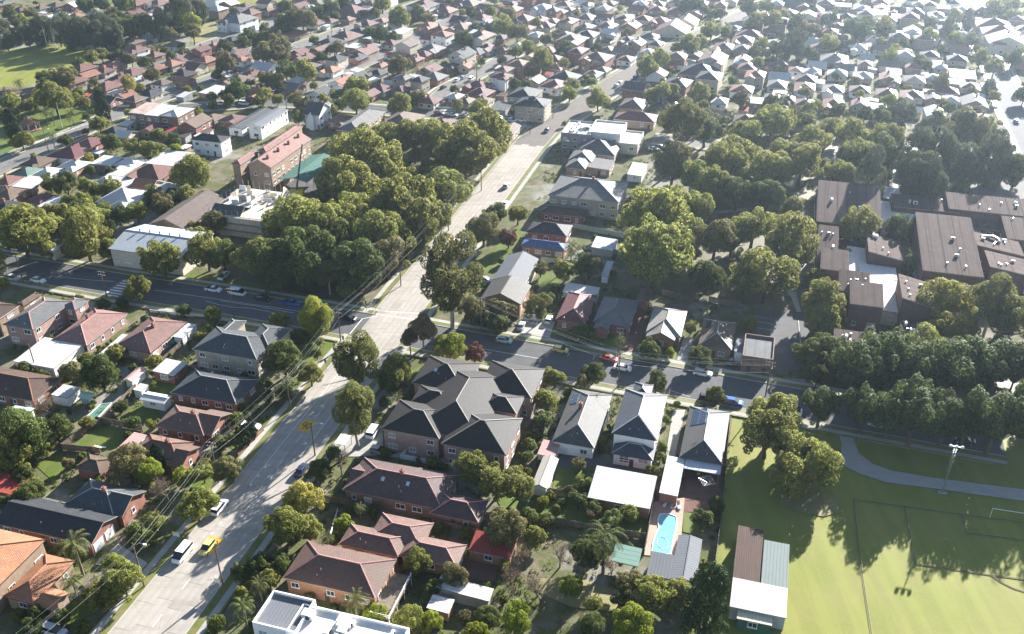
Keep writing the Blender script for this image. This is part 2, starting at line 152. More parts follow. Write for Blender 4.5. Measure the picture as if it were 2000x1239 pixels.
 ('house', 79.3, 337.4, -16.0, 'slate', 'white', [(0.0, 0.0, 6.06, 27.0, 3.3, 'gable', 'v', 24)], {'solar': [(0, 'L', 3, 1, 2, 3)]}, 'dark solar-roofed house under the trees by the back street'),
]
# far houses: x y turn roof wall flags | wing (x y width length eave type ridge pitch) ...
FAR_HOUSES = """
-327.1 617.9 -25.5 g brick_red c.|0 0 9.6 10.1 2.8 hip v 22|2.3 -5.2 4.9 6.3 2.77 hip v 22
-307.6 599.3 -24 r brick_red c.|0 0 7.8 9.4 2.8 hip v 26
-297.7 604.8 -25.9 b render_cream c.|0 0 7.6 8.7 2.8 hip v 22
-291 612.3 -26.2 b brick_tan .|0 0 9.7 10.3 2.8 hip v 22
-279 613.2 -23.7 w brick_red .|0 0 10.7 12.5 2.8 gable v 22
-287.3 579 -23.6 b brick_tan .|0 0 8.3 9.2 2.8 hip v 24|2.2 -4.1 3.8 5 2.77 gable v 24
-275.5 582.1 -25.2 w brick_cream c.|0 0 10.3 11.7 2.8 hip v 26|-2.3 -5.6 5.5 5.4 2.77 gable v 26
-265.6 580.6 -24.1 t brick_tan c.|0 0 8.2 8.4 2.8 hip v 26
-299.2 568.1 -25.9 t render_cream c.|0 0 7.6 9.5 2.8 hip v 26
-257.2 586.1 -26.3 w brick_red c.|0 0 7 8.4 2.8 hip v 24
-246.3 587.6 -25.1 g brick_red c.|0 0 11.1 14.1 2.8 hip v 22|-2.8 -6.5 5.2 4.8 2.77 gable v 22
-241.6 617.7 -24.1 r brick_red .|0 0 11.3 13.3 2.8 hip v 26|-2.6 -6.7 5.8 6 2.77 gable v 26
-228.3 619.6 -25.6 r white .|0 0 10.7 11.9 2.8 hip v 24|-2.4 -6 5.7 6 2.77 gable v 24
-233.9 590.7 -25.6 m brick_red c.|0 0 8.4 10.7 2.8 gable v 22|-2.3 -4.7 3.7 4.6 2.77 gable v 22
-223.9 599.4 -24.2 r white c.|0 0 10.1 10.5 2.8 hip v 22|2.5 -4.7 4.9 4.8 2.77 gable v 22
-207.5 518 -23.6 b brick_tan c.|0 0 8.2 9.5 2.8 hip v 24|2.3 -4.3 3.5 5 2.77 hip v 24
-197.3 490.2 -25.5 r white 2.|0 0 11.5 10 5.5 hip v 24|2.6 -4.9 6 5.7 5.47 hip v 24
-199.1 480.4 -26.3 r render_cream c.|0 0 8.5 8.4 2.8 hip v 26|2.4 -4 3.6 5.5 2.77 gable v 26
-187 489.1 -24.5 r brick_brown c.|0 0 7 8.4 2.8 hip v 26
-183.9 511.1 -24.8 b white c.|0 0 8.1 9.8 2.8 hip v 26|-2 -4.5 4 5.1 2.77 hip v 26
-162.7 489.7 -25.3 m brick_red 2c.|0 0 7.3 9.1 5.5 gable v 24
-169.9 481.7 -26 r white c.|0 0 10.4 10.6 2.8 gable v 22
-172.9 471.8 -24.3 t brick_cream c.|0 0 9.1 9.5 2.8 hip v 24|-2 -4.6 5 5.7 2.77 gable v 24
-178.7 463.7 -26.3 r brick_red c.|0 0 9.1 9.3 2.8 hip v 22|-2 -4.2 4.9 5 2.77 gable v 22
-186.9 455.7 -24 r white .|0 0 9.5 11.2 2.8 hip v 24|-2.3 -5.2 4.8 5.2 2.77 hip v 24
-201.3 469.5 -23.5 t brick_brown .|0 0 8.9 10.2 2.8 hip v 22|-2.3 -4.7 4.2 5.1 2.77 hip v 22
-202 459.3 -26 r render_cream c.|0 0 7.7 8.4 2.8 hip v 22
-207.7 451.7 -26.5 t brick_brown .|0 0 8.3 9.6 2.8 gable v 22|2.3 -4.7 3.6 5.7 2.77 gable v 22
-209.1 441.9 -26.1 r brick_brown .|0 0 8.1 9.2 2.8 hip v 24|2 -4.7 4 6.2 2.77 hip v 24
-189.3 444.4 -23.6 m brick_brown c.|0 0 9.1 10.7 2.8 hip v 26|2.3 -5.4 4.3 6 2.77 gable v 26
-190.4 431.9 -24.5 r brick_tan .|0 0 10.2 12.4 2.8 hip v 26|-2.5 -5.8 5 5 2.77 gable v 26
-166.9 437.7 -24.1 b white .|0 0 8 8.4 2.8 hip v 22
-156.7 441.6 -25.1 t brick_red .|0 0 7 8.4 2.8 gable u 24
-159.2 465.4 -26 m render_cream .|0 0 9.2 10.2 2.8 gable u 26|-2.4 -5.4 4.1 6.4 2.77 hip v 26
-161.3 453.8 -26 k brick_brown c.|0 0 9.9 10 2.8 hip v 22
-175.8 437 -26.3 g brick_brown c.|0 0 7 8.4 2.8 hip v 26
-233.1 421.4 -24.9 r brick_cream c.|0 0 8.5 9.5 2.8 hip v 22|-2 -4.8 4.4 6 2.77 hip v 22
-218.4 420.1 -24.8 r brick_red .|0 0 7.1 8.7 2.8 hip v 24
-221.5 411.5 -22.3 r brick_red c.|0 0 7.1 8.7 2.8 gable v 26
-187 414.3 -23.3 b brick_cream .|0 0 7.4 9.4 2.8 gable u 22
-180.5 409.3 -20.3 k brick_red c.|0 0 7.1 8.7 2.8 gable u 26
-177 417.7 -23.7 t white c.|0 0 7.1 8.5 2.8 gable v 26
-170.6 412.2 -22.8 b brick_red .|0 0 7.8 8.4 2.8 hip v 26
-166 420 -23.5 k render_cream .|0 0 7.5 8.7 2.8 hip v 26
-171.1 596.6 -24.1 k white .|0 0 9.5 11.9 2.8 hip v 22|2.6 -5.5 4 5 2.77 hip v 22
-162.6 595.2 -24 k render_cream .|0 0 7 8.4 2.8 hip v 26
-153.1 597.8 -25 r brick_cream .|0 0 7.5 8.4 2.8 hip v 24
-146.4 594.2 -25.1 r brick_brown .|0 0 7 8.4 2.8 hip v 24
-160.8 559.8 -25.2 g white 2c.|0 0 15.5 18 5.5 hip v 24|-3.6 -8.9 7.9 5.8 5.47 hip v 24
-148.8 548.6 -26.3 w render_cream .|0 0 8.5 9.1 2.8 hip v 24|-1.9 -4.1 4.6 5 2.77 hip v 24
-142.5 556.5 -25.9 g brick_brown .|0 0 8.6 9.9 2.8 hip v 22|2.1 -4.2 4.2 4.5 2.77 hip v 22
-155.5 523.8 -25.1 k brick_brown .|0 0 7.5 9.5 2.8 hip v 22
-161 506.6 -24 t brick_red c.|0 0 8.7 9.5 2.8 hip v 26
-143.2 490.5 -24.2 r brick_red .|0 0 8.6 9.4 2.8 gable v 22|1.9 -4.1 4.6 4.7 2.77 hip v 22
-139.1 479.6 -24.1 t white .|0 0 7.1 8.9 2.8 hip v 24
-123.8 465.4 -24.3 w white .|0 0 12.1 12.4 2.8 gable u 22|-2.7 -6 6.4 5.4 2.77 gable v 22
-127.8 454.2 -26 r render_cream c.|0 0 8.6 10.7 2.8 hip v 22|2.1 -5 4.2 5.3 2.77 hip v 22
-131 442.9 -24.7 b brick_brown c.|0 0 10.7 12.1 2.8 hip v 24|-2.5 -6 5.5 5.7 2.77 gable v 24
-137.7 424.6 -26 w brick_tan .|0 0 10.1 11.8 2.9 flat v 3
-116.5 421.4 -23.3 o brick_red c.|0 0 9 11 2.8 gable u 24|2 -5.4 4.9 5.8 2.77 gable v 24
-122.8 537 -23.5 t brick_tan .|0 0 11.1 11.8 2.8 hip v 22|2.6 -6.2 5.7 6.4 2.77 gable v 22
-115.8 562 -25.7 r white .|0 0 7.8 8.4 2.8 hip v 26
-108.5 567.9 -25.5 r brick_cream c.|0 0 7 8.4 2.8 hip v 22
-98.8 572.4 -23.8 r brick_red .|0 0 7 8.4 2.8 hip v 26
-99.8 593.5 -24.1 r brick_red .|0 0 18.6 18 2.8 hip u 26
-85.7 560.9 -26.1 r brick_cream .|0 0 10.6 10.9 2.8 hip v 24|-2.4 -4.9 5.6 4.8 2.77 gable v 24
-77.8 568.5 -24.2 t white .|0 0 8 9.3 2.8 hip v 22
-93.2 529.3 -26 r brick_cream c.|0 0 14.1 15.4 2.8 hip v 26|3.3 -7.6 7.3 5.8 2.77 hip v 26
-99.8 514.8 -26.3 k white c.|0 0 13.4 15.5 2.8 hip v 24|3.2 -8 6.8 6.5 2.77 gable v 24
-87.3 542.2 -24.1 k brick_red .|0 0 11.1 11.4 2.8 hip v 22
-112.2 493.4 -25.9 m brick_tan .|0 0 9.2 8.4 2.8 gable v 26|2.4 -4 4.2 5.5 2.77 gable v 26
-102.3 498.9 -26.4 r brick_brown c.|0 0 8.5 10 2.8 gable v 26
-107.6 480 -23.6 r brick_tan c.|0 0 10.4 11.9 2.8 gable v 24
-88.8 471.7 -25 k render_cream 2c.|0 0 8.4 10 5.5 hip v 22
-89.8 460.6 -24.4 o white .|0 0 8.3 10 2.8 hip v 24|-2 -4.5 4.2 4.9 2.77 gable v 24
-78.6 497.2 -23.7 r brick_tan c.|0 0 11.4 13.7 2.8 gable v 22|-2.5 -6.3 6.1 4.9 2.77 hip v 22
-79.9 484.9 -25.3 k brick_red .|0 0 8.3 9.2 2.8 hip v 26|1.9 -4 4.3 4.8 2.77 gable v 26
-75.6 508.6 -25.8 g white c.|0 0 7.4 8.4 2.8 hip v 22
-66.4 514.1 -23.8 m render_cream .|0 0 8.3 8.5 2.8 hip v 26
-84.8 507.2 -25.4 w brick_red .|0 0 7.7 8.7 2.9 flat v 3
-80.9 439.5 -25.1 t white c.|0 0 10.2 12.4 2.8 gable v 22|2.4 -5.6 5.2 4.7 2.77 gable v 22
-74.9 449 -23.5 k white .|0 0 7.7 9.5 2.8 gable v 26
-66 456 -25.3 k brick_cream .|0 0 8.5 9.6 2.8 hip v 22|-2.1 -5 4.1 6.3 2.77 gable v 22
-66.7 469.2 -24.3 t brick_cream c.|0 0 7.5 9.5 2.8 hip v 24
-64.5 542 -24.4 w render_cream .|0 0 11.2 12.5 2.9 flat v 3
-58.2 486.6 -25.6 t brick_red c.|0 0 8.2 9.7 2.8 gable u 22|2.1 -4.7 3.9 5.6 2.77 gable v 22
-51.9 437.3 -26.2 g brick_cream 2c.|0 0 8 8.5 5.5 hip v 22
-62 428.7 -25.7 m brick_cream .|0 0 10.8 9.6 2.8 hip v 26
-65.3 420 -23.2 r brick_red .|0 0 7 8.4 2.8 gable v 26
-52.1 427.9 -25.5 m brick_brown .|0 0 7 8.4 2.8 hip v 22
-103.6 441.8 -25.2 w brick_red .|0 0 7.4 9.4 2.8 hip v 24
-101.8 430.2 -26.2 g brick_brown .|0 0 7.4 9.4 2.8 gable u 24
-127.7 385.4 -17.6 b brick_tan .|0 0 6.8 8.8 2.8 hip v 24
-119.1 384.1 -15.6 r brick_red .|0 0 9.3 9.5 2.8 hip v 22|2.2 -4.2 4.8 4.8 2.77 gable v 22
-86.7 412.3 -20.7 k white 2.|0 0 9.3 10.1 5.5 gable v 26|2.4 -5.1 4.3 6.1 5.47 gable v 26
-72.6 382.7 -16.6 b brick_red c.|0 0 8.8 10.8 2.8 hip v 26|2.2 -5.2 4.2 5.6 2.77 hip v 26
-57 613.2 -26.4 m white c.|0 0 16.2 16.3 2.8 hip v 22|4 -7.7 7.9 5 2.77 gable v 22
-41.5 596.5 -25 r brick_red c.|0 0 12.2 13.1 2.8 hip v 26|-3.2 -6.1 5.6 5.1 2.77 hip v 26
-27.7 617.9 -24 b brick_brown .|0 0 13.3 15 2.8 hip v 24|-3.4 -7.4 6.3 5.6 2.77 hip v 24
-14.6 599.4 -23.6 r brick_red .|0 0 13.4 13.7 2.8 gable u 24|-3.7 -6.3 5.6 4.9 2.77 hip v 24
-2.6 599.4 -25.9 r brick_brown c.|0 0 7.3 8.7 2.8 hip v 22
9.1 600.9 -25.3 r render_cream .|0 0 10.8 12 2.8 gable u 22
19.2 593 -26.3 w white 2.|0 0 10.4 12.2 5.5 hip v 22|-2.7 -6 4.7 5.8 5.47 hip v 22
25.6 585.1 -26.3 g brick_red 2c.|0 0 7.4 8.8 5.5 hip v 26
30.2 593.1 -24.5 r brick_red .|0 0 7.6 8.8 2.8 hip v 24
35.8 600.6 -26.4 r brick_cream .|0 0 7.3 8.4 2.8 hip v 22
41.2 594.6 -25.7 t white c.|0 0 7.7 9 2.8 hip v 26
47 601.9 -25.5 r white 2c.|0 0 8.1 8.4 5.5 hip v 22|2 -3.8 4 5 5.47 hip v 22
57.6 606.3 -25.4 b brick_red c.|0 0 8 8.4 2.8 hip v 24
63.4 617.9 -25.7 r brick_cream .|0 0 8.1 9.7 2.8 hip v 22|-2 -4.6 3.9 5.5 2.77 gable v 22
-30.8 568.6 -26.2 k brick_cream .|0 0 10.3 12.1 2.8 gable u 24|2.6 -5.4 4.9 4.5 2.77 hip v 24
-18.5 575.9 -26.4 m white c.|0 0 11 11.3 2.8 hip v 26|2.7 -5 5.4 4.7 2.77 hip v 26
-12.9 565.4 -23.6 w brick_red .|0 0 7.4 9.2 2.9 flat v 3
-17.2 557.3 -23.8 k brick_cream c.|0 0 7 8.4 2.8 hip v 24
7.1 573.7 -24.3 r brick_brown c.|0 0 10.7 11.8 2.8 hip v 26|-2.8 -5.3 4.8 4.7 2.77 hip v 26
17.3 572.8 -24.6 r brick_brown c.|0 0 8.2 8.4 2.8 hip v 26|1.9 -3.7 4.2 4.9 2.77 gable v 26
24.3 567.4 -24.6 t brick_brown .|0 0 8.5 10 2.8 hip v 22|-2 -4.4 4.4 4.7 2.77 gable v 22
33.2 555.9 -23.8 r brick_cream 2c.|0 0 9.9 12 5.5 hip v 22|2.2 -5.4 5.3 4.6 5.47 gable v 22
45.2 576.3 -24 r white .|0 0 10.7 12.3 2.8 hip v 26
56.7 576.3 -23.6 r white .|0 0 10.1 11.7 2.8 gable u 22|2.4 -5.3 5.2 4.8 2.77 hip v 22
42.8 552 -24.6 r brick_tan c.|0 0 9.8 12.5 2.8 hip v 24|2.4 -5.7 4.7 4.8 2.77 gable v 24
55.8 554.8 -24.8 r brick_brown .|0 0 10.8 12.8 2.8 hip v 26|2.7 -6.5 5.2 6.1 2.77 hip v 26
8.5 550.4 -25.8 r render_cream c.|0 0 9 9.2 2.8 hip v 22|-2.2 -4.6 4.5 5.8 2.77 gable v 22
20.4 555.2 -24.3 r render_cream .|0 0 8.3 9.2 2.8 hip v 26|-1.9 -4.5 4.4 5.7 2.77 hip v 26
-48.9 555.5 -24.9 t brick_red c.|0 0 10.3 12.1 2.8 hip v 22|2.5 -6.2 5.1 6.3 2.77 hip v 22
-41.6 549.1 -24 t brick_red c.|0 0 7.8 8.4 2.8 hip v 22
-29.7 551.9 -24.3 b brick_tan c.|0 0 11.2 12.9 2.8 hip v 24|-2.9 -5.9 5.1 4.8 2.77 gable v 24
-38.5 522.7 -26.3 t white 2.|0 0 10.1 10.6 5.5 hip v 22
-47 525.1 -24.6 r white .|0 0 7 8.4 2.8 gable u 24
-28.8 521.8 -25.7 g brick_tan .|0 0 7.4 8.4 2.8 hip v 26
-17.2 520.3 -26.1 b render_cream 2c.|0 0 12.7 13.9 5.5 hip v 26|3.4 -7 5.7 6 5.47 gable v 26
-6 527.4 -26.2 k brick_red .|0 0 7.2 8.8 2.8 hip v 26
13.9 532.2 -25 w brick_cream .|0 0 9.7 11.1 2.8 hip v 22|2.4 -4.8 4.8 4.5 2.77 hip v 22
32.3 510.2 -23.5 b brick_red 2.|0 0 14.9 17.4 5.5 hip v 22|3.4 -8.2 7.8 5 5.47 gable v 22
30.2 533.4 -23.7 m brick_tan .|0 0 7.8 9.5 2.8 hip v 26
41.7 522.6 -23.6 k render_cream 2.|0 0 11.9 12.8 5.5 hip v 22|-3.2 -5.9 5.3 4.9 5.47 gable v 22
55.5 527.2 -23.8 w render_cream 2c.|0 0 9 10.4 5.5 gable u 22|2.3 -5 4.3 5.5 5.47 gable v 22
52.3 517.8 -24.3 k brick_cream c.|0 0 7.2 8.5 2.8 hip v 26
-42.9 501.2 -24 g brick_red c.|0 0 12.2 12.4 2.8 hip v 26|2.8 -5.6 6.4 4.8 2.77 gable v 26
-31.3 507.8 -25.4 b brick_tan .|0 0 7 8.4 2.8 hip v 24
-46.6 491.2 -26.4 r brick_red .|0 0 8.9 8.5 2.8 hip v 24|-1.9 -4.4 4.9 6.2 2.77 hip v 24
-50.1 480.6 -25.3 r brick_red c.|0 0 7.4 9.4 2.8 hip v 24
-25.5 480.9 -25.6 k render_cream 2c.|0 0 10.9 12.2 5.5 gable v 24|2.5 -6.2 5.7 6.1 5.47 gable v 24
-18.4 495.3 -26.1 k brick_red .|0 0 8.5 10.9 2.8 hip v 26|-2.2 -4.8 4 4.6 2.77 gable v 26
-13.3 504.6 -25.6 m white .|0 0 9.5 9.6 2.8 hip v 26|2.1 -5 5.2 6.3 2.77 gable v 26
-4.9 503 -26.3 r brick_brown c.|0 0 7 8.5 2.8 hip v 22
3.5 508.4 -25.7 w brick_red .|0 0 7.7 8.5 2.8 hip v 22
19.7 499.6 -25.8 t brick_red .|0 0 9.2 9.9 2.8 hip v 22|-2.2 -5.2 4.6 6.4 2.77 gable v 22
43.1 473.9 -24.2 b brick_red 2c.|0 0 14.3 14.1 5.5 hip v 22|-3.6 -6.6 6.7 5 5.47 gable v 22
51.4 500.7 -24.1 b brick_red .|0 0 7.1 8.5 2.8 hip v 26
-40.9 461.4 -24.9 m brick_tan .|0 0 9.8 10.8 2.8 gable v 24|-2.2 -4.8 5.2 4.6 2.77 gable v 24
-31.3 468 -24.7 k brick_brown .|0 0 7.3 8.4 2.8 hip v 24
-22.7 467.7 -26.4 t brick_cream c.|0 0 7 8.4 2.8 gable v 24
-37.7 447.6 -25.5 g brick_red .|0 0 10.5 11.3 2.8 hip v 26|-2.3 -5.6 5.7 5.9 2.77 hip v 26
-43.4 433.8 -25.7 k brick_cream 2.|0 0 7 8.4 5.5 hip v 26
-4.9 439.4 -24.5 m white 2c.|0 0 9.6 8.5 5.5 hip v 22|2.5 -3.6 4.4 4.7 5.47 hip v 22
-3.9 451.6 -25.9 r brick_cream 2c.|0 0 7.5 9.5 5.5 hip v 22
3.6 461 -25.1 t brick_red 2.|0 0 10.8 11.9 5.5 hip v 24
11.4 441.6 -26.1 w brick_cream .|0 0 7.5 9.5 2.8 gable v 26
25.7 447.5 -26.2 k white c.|0 0 13 13.5 2.8 hip v 26
39.9 453.4 -25.9 b white .|0 0 8.6 8.8 2.8 hip v 24|1.9 -3.9 4.6 4.8 2.77 hip v 24
45.2 460.5 -25.3 g brick_cream .|0 0 7 8.4 2.8 hip v 24
20.4 434.7 -24.2 m white .|0 0 11.4 13.1 2.8 hip v 24|2.9 -6.1 5.3 5 2.77 gable v 24
-16.2 434.7 -26.1 m brick_red c.|0 0 10.9 9.7 2.8 hip v 22|-2.9 -4.6 4.8 5.4 2.77 gable v 22
-14.4 421.8 -25.8 m brick_red .|0 0 10.5 11.3 2.8 hip v 26|2.8 -5 4.7 4.6 2.77 gable v 26
-36.9 409.9 -22 m render_cream c.|0 0 8.9 10.4 2.8 hip v 22
-26.3 416.1 -23.7 w brick_red c.|0 0 7 8.4 2.8 hip v 26
-21.1 409.7 -21.7 b brick_cream c.|0 0 7.5 8.4 2.8 hip v 26
-12.6 409.4 -20.8 b render_cream c.|0 0 7.7 8.8 2.8 hip v 22
-28.8 377.2 -14.7 m white c.|0 0 9.2 11.1 2.8 hip v 24|-2.3 -5.7 4.5 6.2 2.77 gable v 24
79 599.4 -24.6 r brick_red c.|0 0 10.5 12.7 2.8 gable u 22
91.1 599.4 -21.2 r brick_tan .|0 0 10.5 10.4 2.8 hip v 22
103.4 596.6 -18.7 r brick_red .|0 0 11.4 13.1 2.8 hip v 22|2.5 -5.9 6.1 4.6 2.77 gable v 22
112.9 589.9 -19.2 w brick_red c.|0 0 10.5 11.4 2.8 gable v 22
94.1 616.3 -19.9 r white c.|0 0 8.9 9.5 2.8 hip v 24|-2.2 -4.8 4.3 6.1 2.77 gable v 24
68 574.9 -25.7 r brick_tan .|0 0 10.4 11.4 2.8 hip v 22|2.7 -5.6 4.7 5.6 2.77 gable v 22
79.3 573.8 -23.4 r render_cream .|0 0 9.5 10.1 2.8 hip v 24
69.5 554.8 -24.4 b brick_red c.|0 0 10.8 11.7 2.8 gable v 26|-2.4 -5.9 5.8 6 2.77 hip v 26
88.5 567.9 -21.4 t brick_red .|0 0 11.5 11.6 2.8 hip v 24|-2.8 -5.3 5.7 4.9 2.77 gable v 24
92.8 545.8 -19.7 m brick_cream .|0 0 19 18 2.8 gable v 26
103.6 565.4 -19.4 k render_cream c.|0 0 13.7 16.5 2.8 gable v 26
77.3 528.7 -22.7 k white c.|0 0 11.4 11.4 2.8 hip v 22|3.1 -5.4 4.9 5.3 2.77 hip v 22
64.5 522.5 -25.6 k brick_brown c.|0 0 8.2 10 2.8 hip v 22|-2 -5.3 4 6.5 2.77 gable v 22
66.3 503.2 -25.7 k brick_tan 2c.|0 0 9.7 10 5.5 gable v 26|-2.5 -5.2 4.5 6.4 5.47 gable v 26
78.9 512.9 -24.4 k render_cream .|0 0 7.5 9.5 2.8 hip v 26
59.2 481.2 -26.3 r white .|0 0 8.3 9.8 2.8 hip v 22
62.9 490.7 -25.9 b white .|0 0 7.2 8.4 2.8 gable u 26
72.3 495.6 -26.3 w brick_cream .|0 0 7 8.4 2.8 hip v 26
57.4 496.6 -26.2 g brick_red c.|0 0 7 8.4 2.8 gable u 22
134.2 533.1 -17.5 r brick_red .|0 0 15.6 13.5 2.8 hip u 24
128 520.9 -17.5 m render_cream .|0 0 11.8 12.9 2.8 hip v 24|-3.3 -6.7 5 6.4 2.77 gable v 24
147.4 540.4 -18.2 r brick_red c.|0 0 7.8 8.4 2.8 gable u 24
114.6 506.9 -18.2 r brick_tan c.|0 0 10.3 12.8 2.8 hip v 22|-2.8 -6.7 4.4 6.4 2.77 gable v 22
123.6 501.9 -18.4 g brick_red .|0 0 9.7 11.6 2.8 hip v 24
101.9 471.4 -20.7 b brick_cream 2c.|0 0 13.5 15.9 5.5 gable v 22|3.6 -8.1 5.9 6.2 5.47 gable v 22
92.8 457.3 -21.5 k brick_tan c.|0 0 18.3 16.7 2.8 hip u 26|4.4 -8.4 9.1 6 2.77 gable v 26
94.2 439.6 -21 k brick_cream 2.|0 0 11.4 14.1 5.5 hip v 22
77.3 428.6 -24.1 k brick_red 2c.|0 0 11.8 13.4 5.5 hip v 22
116.8 442.5 -18.7 o brick_cream 2c.|0 0 9.4 11.5 5.5 hip v 24|-2.1 -5 5.1 4.5 5.47 gable v 24
119.2 479.1 -18.4 w brick_cream c.|0 0 8.9 9.8 2.8 gable v 24|-2.3 -5.2 4.2 6.4 2.77 hip v 24
136.6 471.8 -18.6 b brick_red .|0 0 8.8 9.7 2.8 hip v 26
141.3 460.6 -16.7 t white .|0 0 7 8.4 2.8 hip v 22
125.6 434.7 -18.1 g render_cream .|0 0 9.2 11.9 2.8 hip v 24
137.7 431.3 -17.1 r white .|0 0 9.7 12.4 2.8 hip v 22|-2.1 -6.4 5.3 6.4 2.77 gable v 22
148.5 457.2 -16.7 w brick_brown c.|0 0 8.7 8.8 2.8 hip v 26|2.4 -3.9 3.8 4.9 2.77 hip v 26
170.4 587.7 -17.2 r render_cream .|0 0 12 14.2 2.8 hip v 24|-3.2 -7.4 5.3 6.4 2.77 hip v 24
161.6 568.1 -18.1 w white .|0 0 8.9 11 2.8 hip v 24
183.3 614.7 -17.2 k brick_red .|0 0 19 18 2.8 gable u 24|4.2 -8.9 10.2 5.7 2.77 gable v 24
128.6 548.1 -17.8 g brick_red .|0 0 9.5 10 2.8 hip v 22|2.6 -4.3 4.1 4.5 2.77 gable v 22
109.5 408.9 -15.8 w brick_tan .|0 0 7 8.4 2.9 flat v 3
118.3 415.1 -18.6 g brick_tan .|0 0 7 8.4 2.8 hip v 24
124.7 412.3 -18.3 k brick_red c.|0 0 7 8.4 2.8 hip v 26
131 406.6 -17.9 r render_cream c.|0 0 8.4 9.5 2.8 hip v 22
93.4 408.8 -18.1 w white c.|0 0 7.5 9.5 2.8 hip v 24
90.4 388.9 -16.9 t render_cream c.|0 0 7.9 9.7 2.8 gable u 22
99.2 382.7 -16.8 b render_cream .|0 0 9.8 10.2 2.8 hip v 26
211.7 611.6 -18.9 w brick_tan .|0 0 9.5 9.7 2.9 flat v 3
220.5 602.4 -18.8 w white c.|0 0 10.1 11.7 2.8 hip v 22|2.3 -5.7 5.3 5.7 2.77 gable v 22
232.8 602.4 -17.5 r brick_cream .|0 0 9.4 12.2 2.8 gable v 22|2.4 -5.9 4.5 5.6 2.77 gable v 22
227.2 590 -17 w white .|0 0 9.9 12.7 2.9 flat v 3
240.9 596.5 -18.6 r brick_red c.|0 0 9.3 9.7 2.8 gable u 22|-2.3 -4.6 4.5 5.3 2.77 gable v 22
250.7 593.5 -18.4 k brick_tan c.|0 0 10.7 13.5 2.8 hip v 24|-2.8 -6.4 4.9 5.2 2.77 hip v 24
235.3 579.1 -17.2 w brick_red .|0 0 8.4 10.1 2.9 flat v 3
260 584.8 -17.6 k white c.|0 0 9.9 12 2.8 hip v 22|-2.4 -5.6 4.9 5.2 2.77 gable v 22
272.7 605.5 -18.4 w brick_cream .|0 0 8.7 9.5 2.9 flat v 3
281.9 599.4 -18.7 w render_cream .|0 0 9.4 11 2.8 hip v 22|-2.3 -5.8 4.6 6.5 2.77 gable v 22
294.7 599.4 -17.1 r brick_red .|0 0 9.4 11.7 2.8 hip v 24|2.5 -5.4 4.1 4.9 2.77 gable v 24
224.6 530.3 -18.9 w white 2.|0 0 9.7 10.6 5.5 gable v 26|2.5 -5.2 4.4 5.8 5.47 gable v 26
186.8 504.4 -18 w white c.|0 0 8.7 9.7 2.8 hip v 26|-2.4 -4.9 3.7 6 2.77 gable v 26
198.2 502.2 -17.8 r brick_cream .|0 0 8.6 10.3 2.8 gable u 24
208.5 495.7 -17.4 r brick_cream .|0 0 7.5 9.5 2.8 hip v 24
219.1 489.4 -18.2 k render_cream .|0 0 9.6 9.8 2.8 hip v 24
230.1 481.2 -18.3 k brick_cream .|0 0 10.1 10.1 2.8 hip v 24
166.6 481.2 -17.6 g brick_tan c.|0 0 14.2 15.9 2.8 hip v 22|3.6 -7.8 6.6 5.6 2.77 gable v 22
184.2 483.2 -18.2 w render_cream c.|0 0 7.5 9.5 2.8 gable u 24
179.5 472.2 -17.8 r brick_brown .|0 0 7.5 9.5 2.8 hip v 22
215.1 465.9 -19.5 w brick_cream c.|0 0 7.3 9.1 2.8 hip v 24
220.4 451.7 -19.2 w brick_tan .|0 0 12.1 14 2.9 flat v 3
160 454.1 -18 w render_cream c.|0 0 9.6 10 2.8 hip v 26
171.4 450.5 -19 w brick_cream .|0 0 9.5 9.7 2.8 hip v 22|-2.2 -4.5 5 5.2 2.77 gable v 22
182.9 446.5 -18.6 r brick_tan c.|0 0 9.8 12.1 2.8 gable v 24|2.2 -6.3 5.3 6.4 2.77 gable v 24
188.5 456.3 -19.3 w render_cream .|0 0 7.4 9.3 2.9 flat v 3
193.7 443.3 -16.8 k render_cream .|0 0 10 11.8 2.8 hip v 22
204.4 447.7 -17.6 w render_cream .|0 0 7.2 8.8 2.8 hip v 22
209.5 439.6 -17 w brick_cream .|0 0 7 8.4 2.9 flat v 3
215.7 432.3 -18.3 b render_cream .|0 0 9 9.7 2.8 hip v 22|2.3 -4.5 4.2 5.2 2.77 gable v 22
225.3 433 -19.1 w brick_cream .|0 0 7.7 9.6 2.8 hip v 22
150.1 427.9 -19.4 g white .|0 0 9.7 11.3 2.8 hip v 22|-2.4 -5.4 4.6 5.5 2.77 gable v 22
162 426.3 -17.5 r white .|0 0 9.6 10.6 2.8 hip v 24
172.7 421.4 -17.7 r brick_cream c.|0 0 9.5 11.3 2.8 hip v 24|2.3 -5.7 4.8 6 2.77 gable v 24
183.3 418.5 -18.2 r render_cream .|0 0 10.3 10.8 2.8 hip v 24|-2.4 -5.2 5.4 5.5 2.77 gable v 24
190.8 413.3 -17.6 k brick_tan .|0 0 7 8.4 2.8 gable v 24
198.3 411.9 -18.1 w white .|0 0 7.1 8.5 2.8 hip v 22
206.7 407.1 -16.2 k brick_cream c.|0 0 11.1 12.3 2.8 gable v 24|2.5 -5.6 5.8 4.9 2.77 gable v 24
143.5 405.7 -17.4 t brick_red .|0 0 9.2 11.4 2.8 hip v 26|-2.4 -6 4.3 6.5 2.77 gable v 26
155.1 404.7 -18.3 r brick_cream c.|0 0 7.9 9.1 2.8 gable v 26
161.7 400 -16.7 w brick_red .|0 0 7 8.4 2.9 flat v 3
167.4 394.7 -16.9 b brick_brown .|0 0 7 8.5 2.8 gable u 26
179.8 385 -15.4 w render_cream 2c.|0 0 8.1 9.5 5.5 gable v 24|-2 -4.7 4 5.8 5.47 gable v 24
175.4 395.6 -15.1 w render_cream .|0 0 7 8.4 2.8 gable u 22
191.5 385.4 -15 w white .|0 0 7.4 9.4 2.8 hip v 24
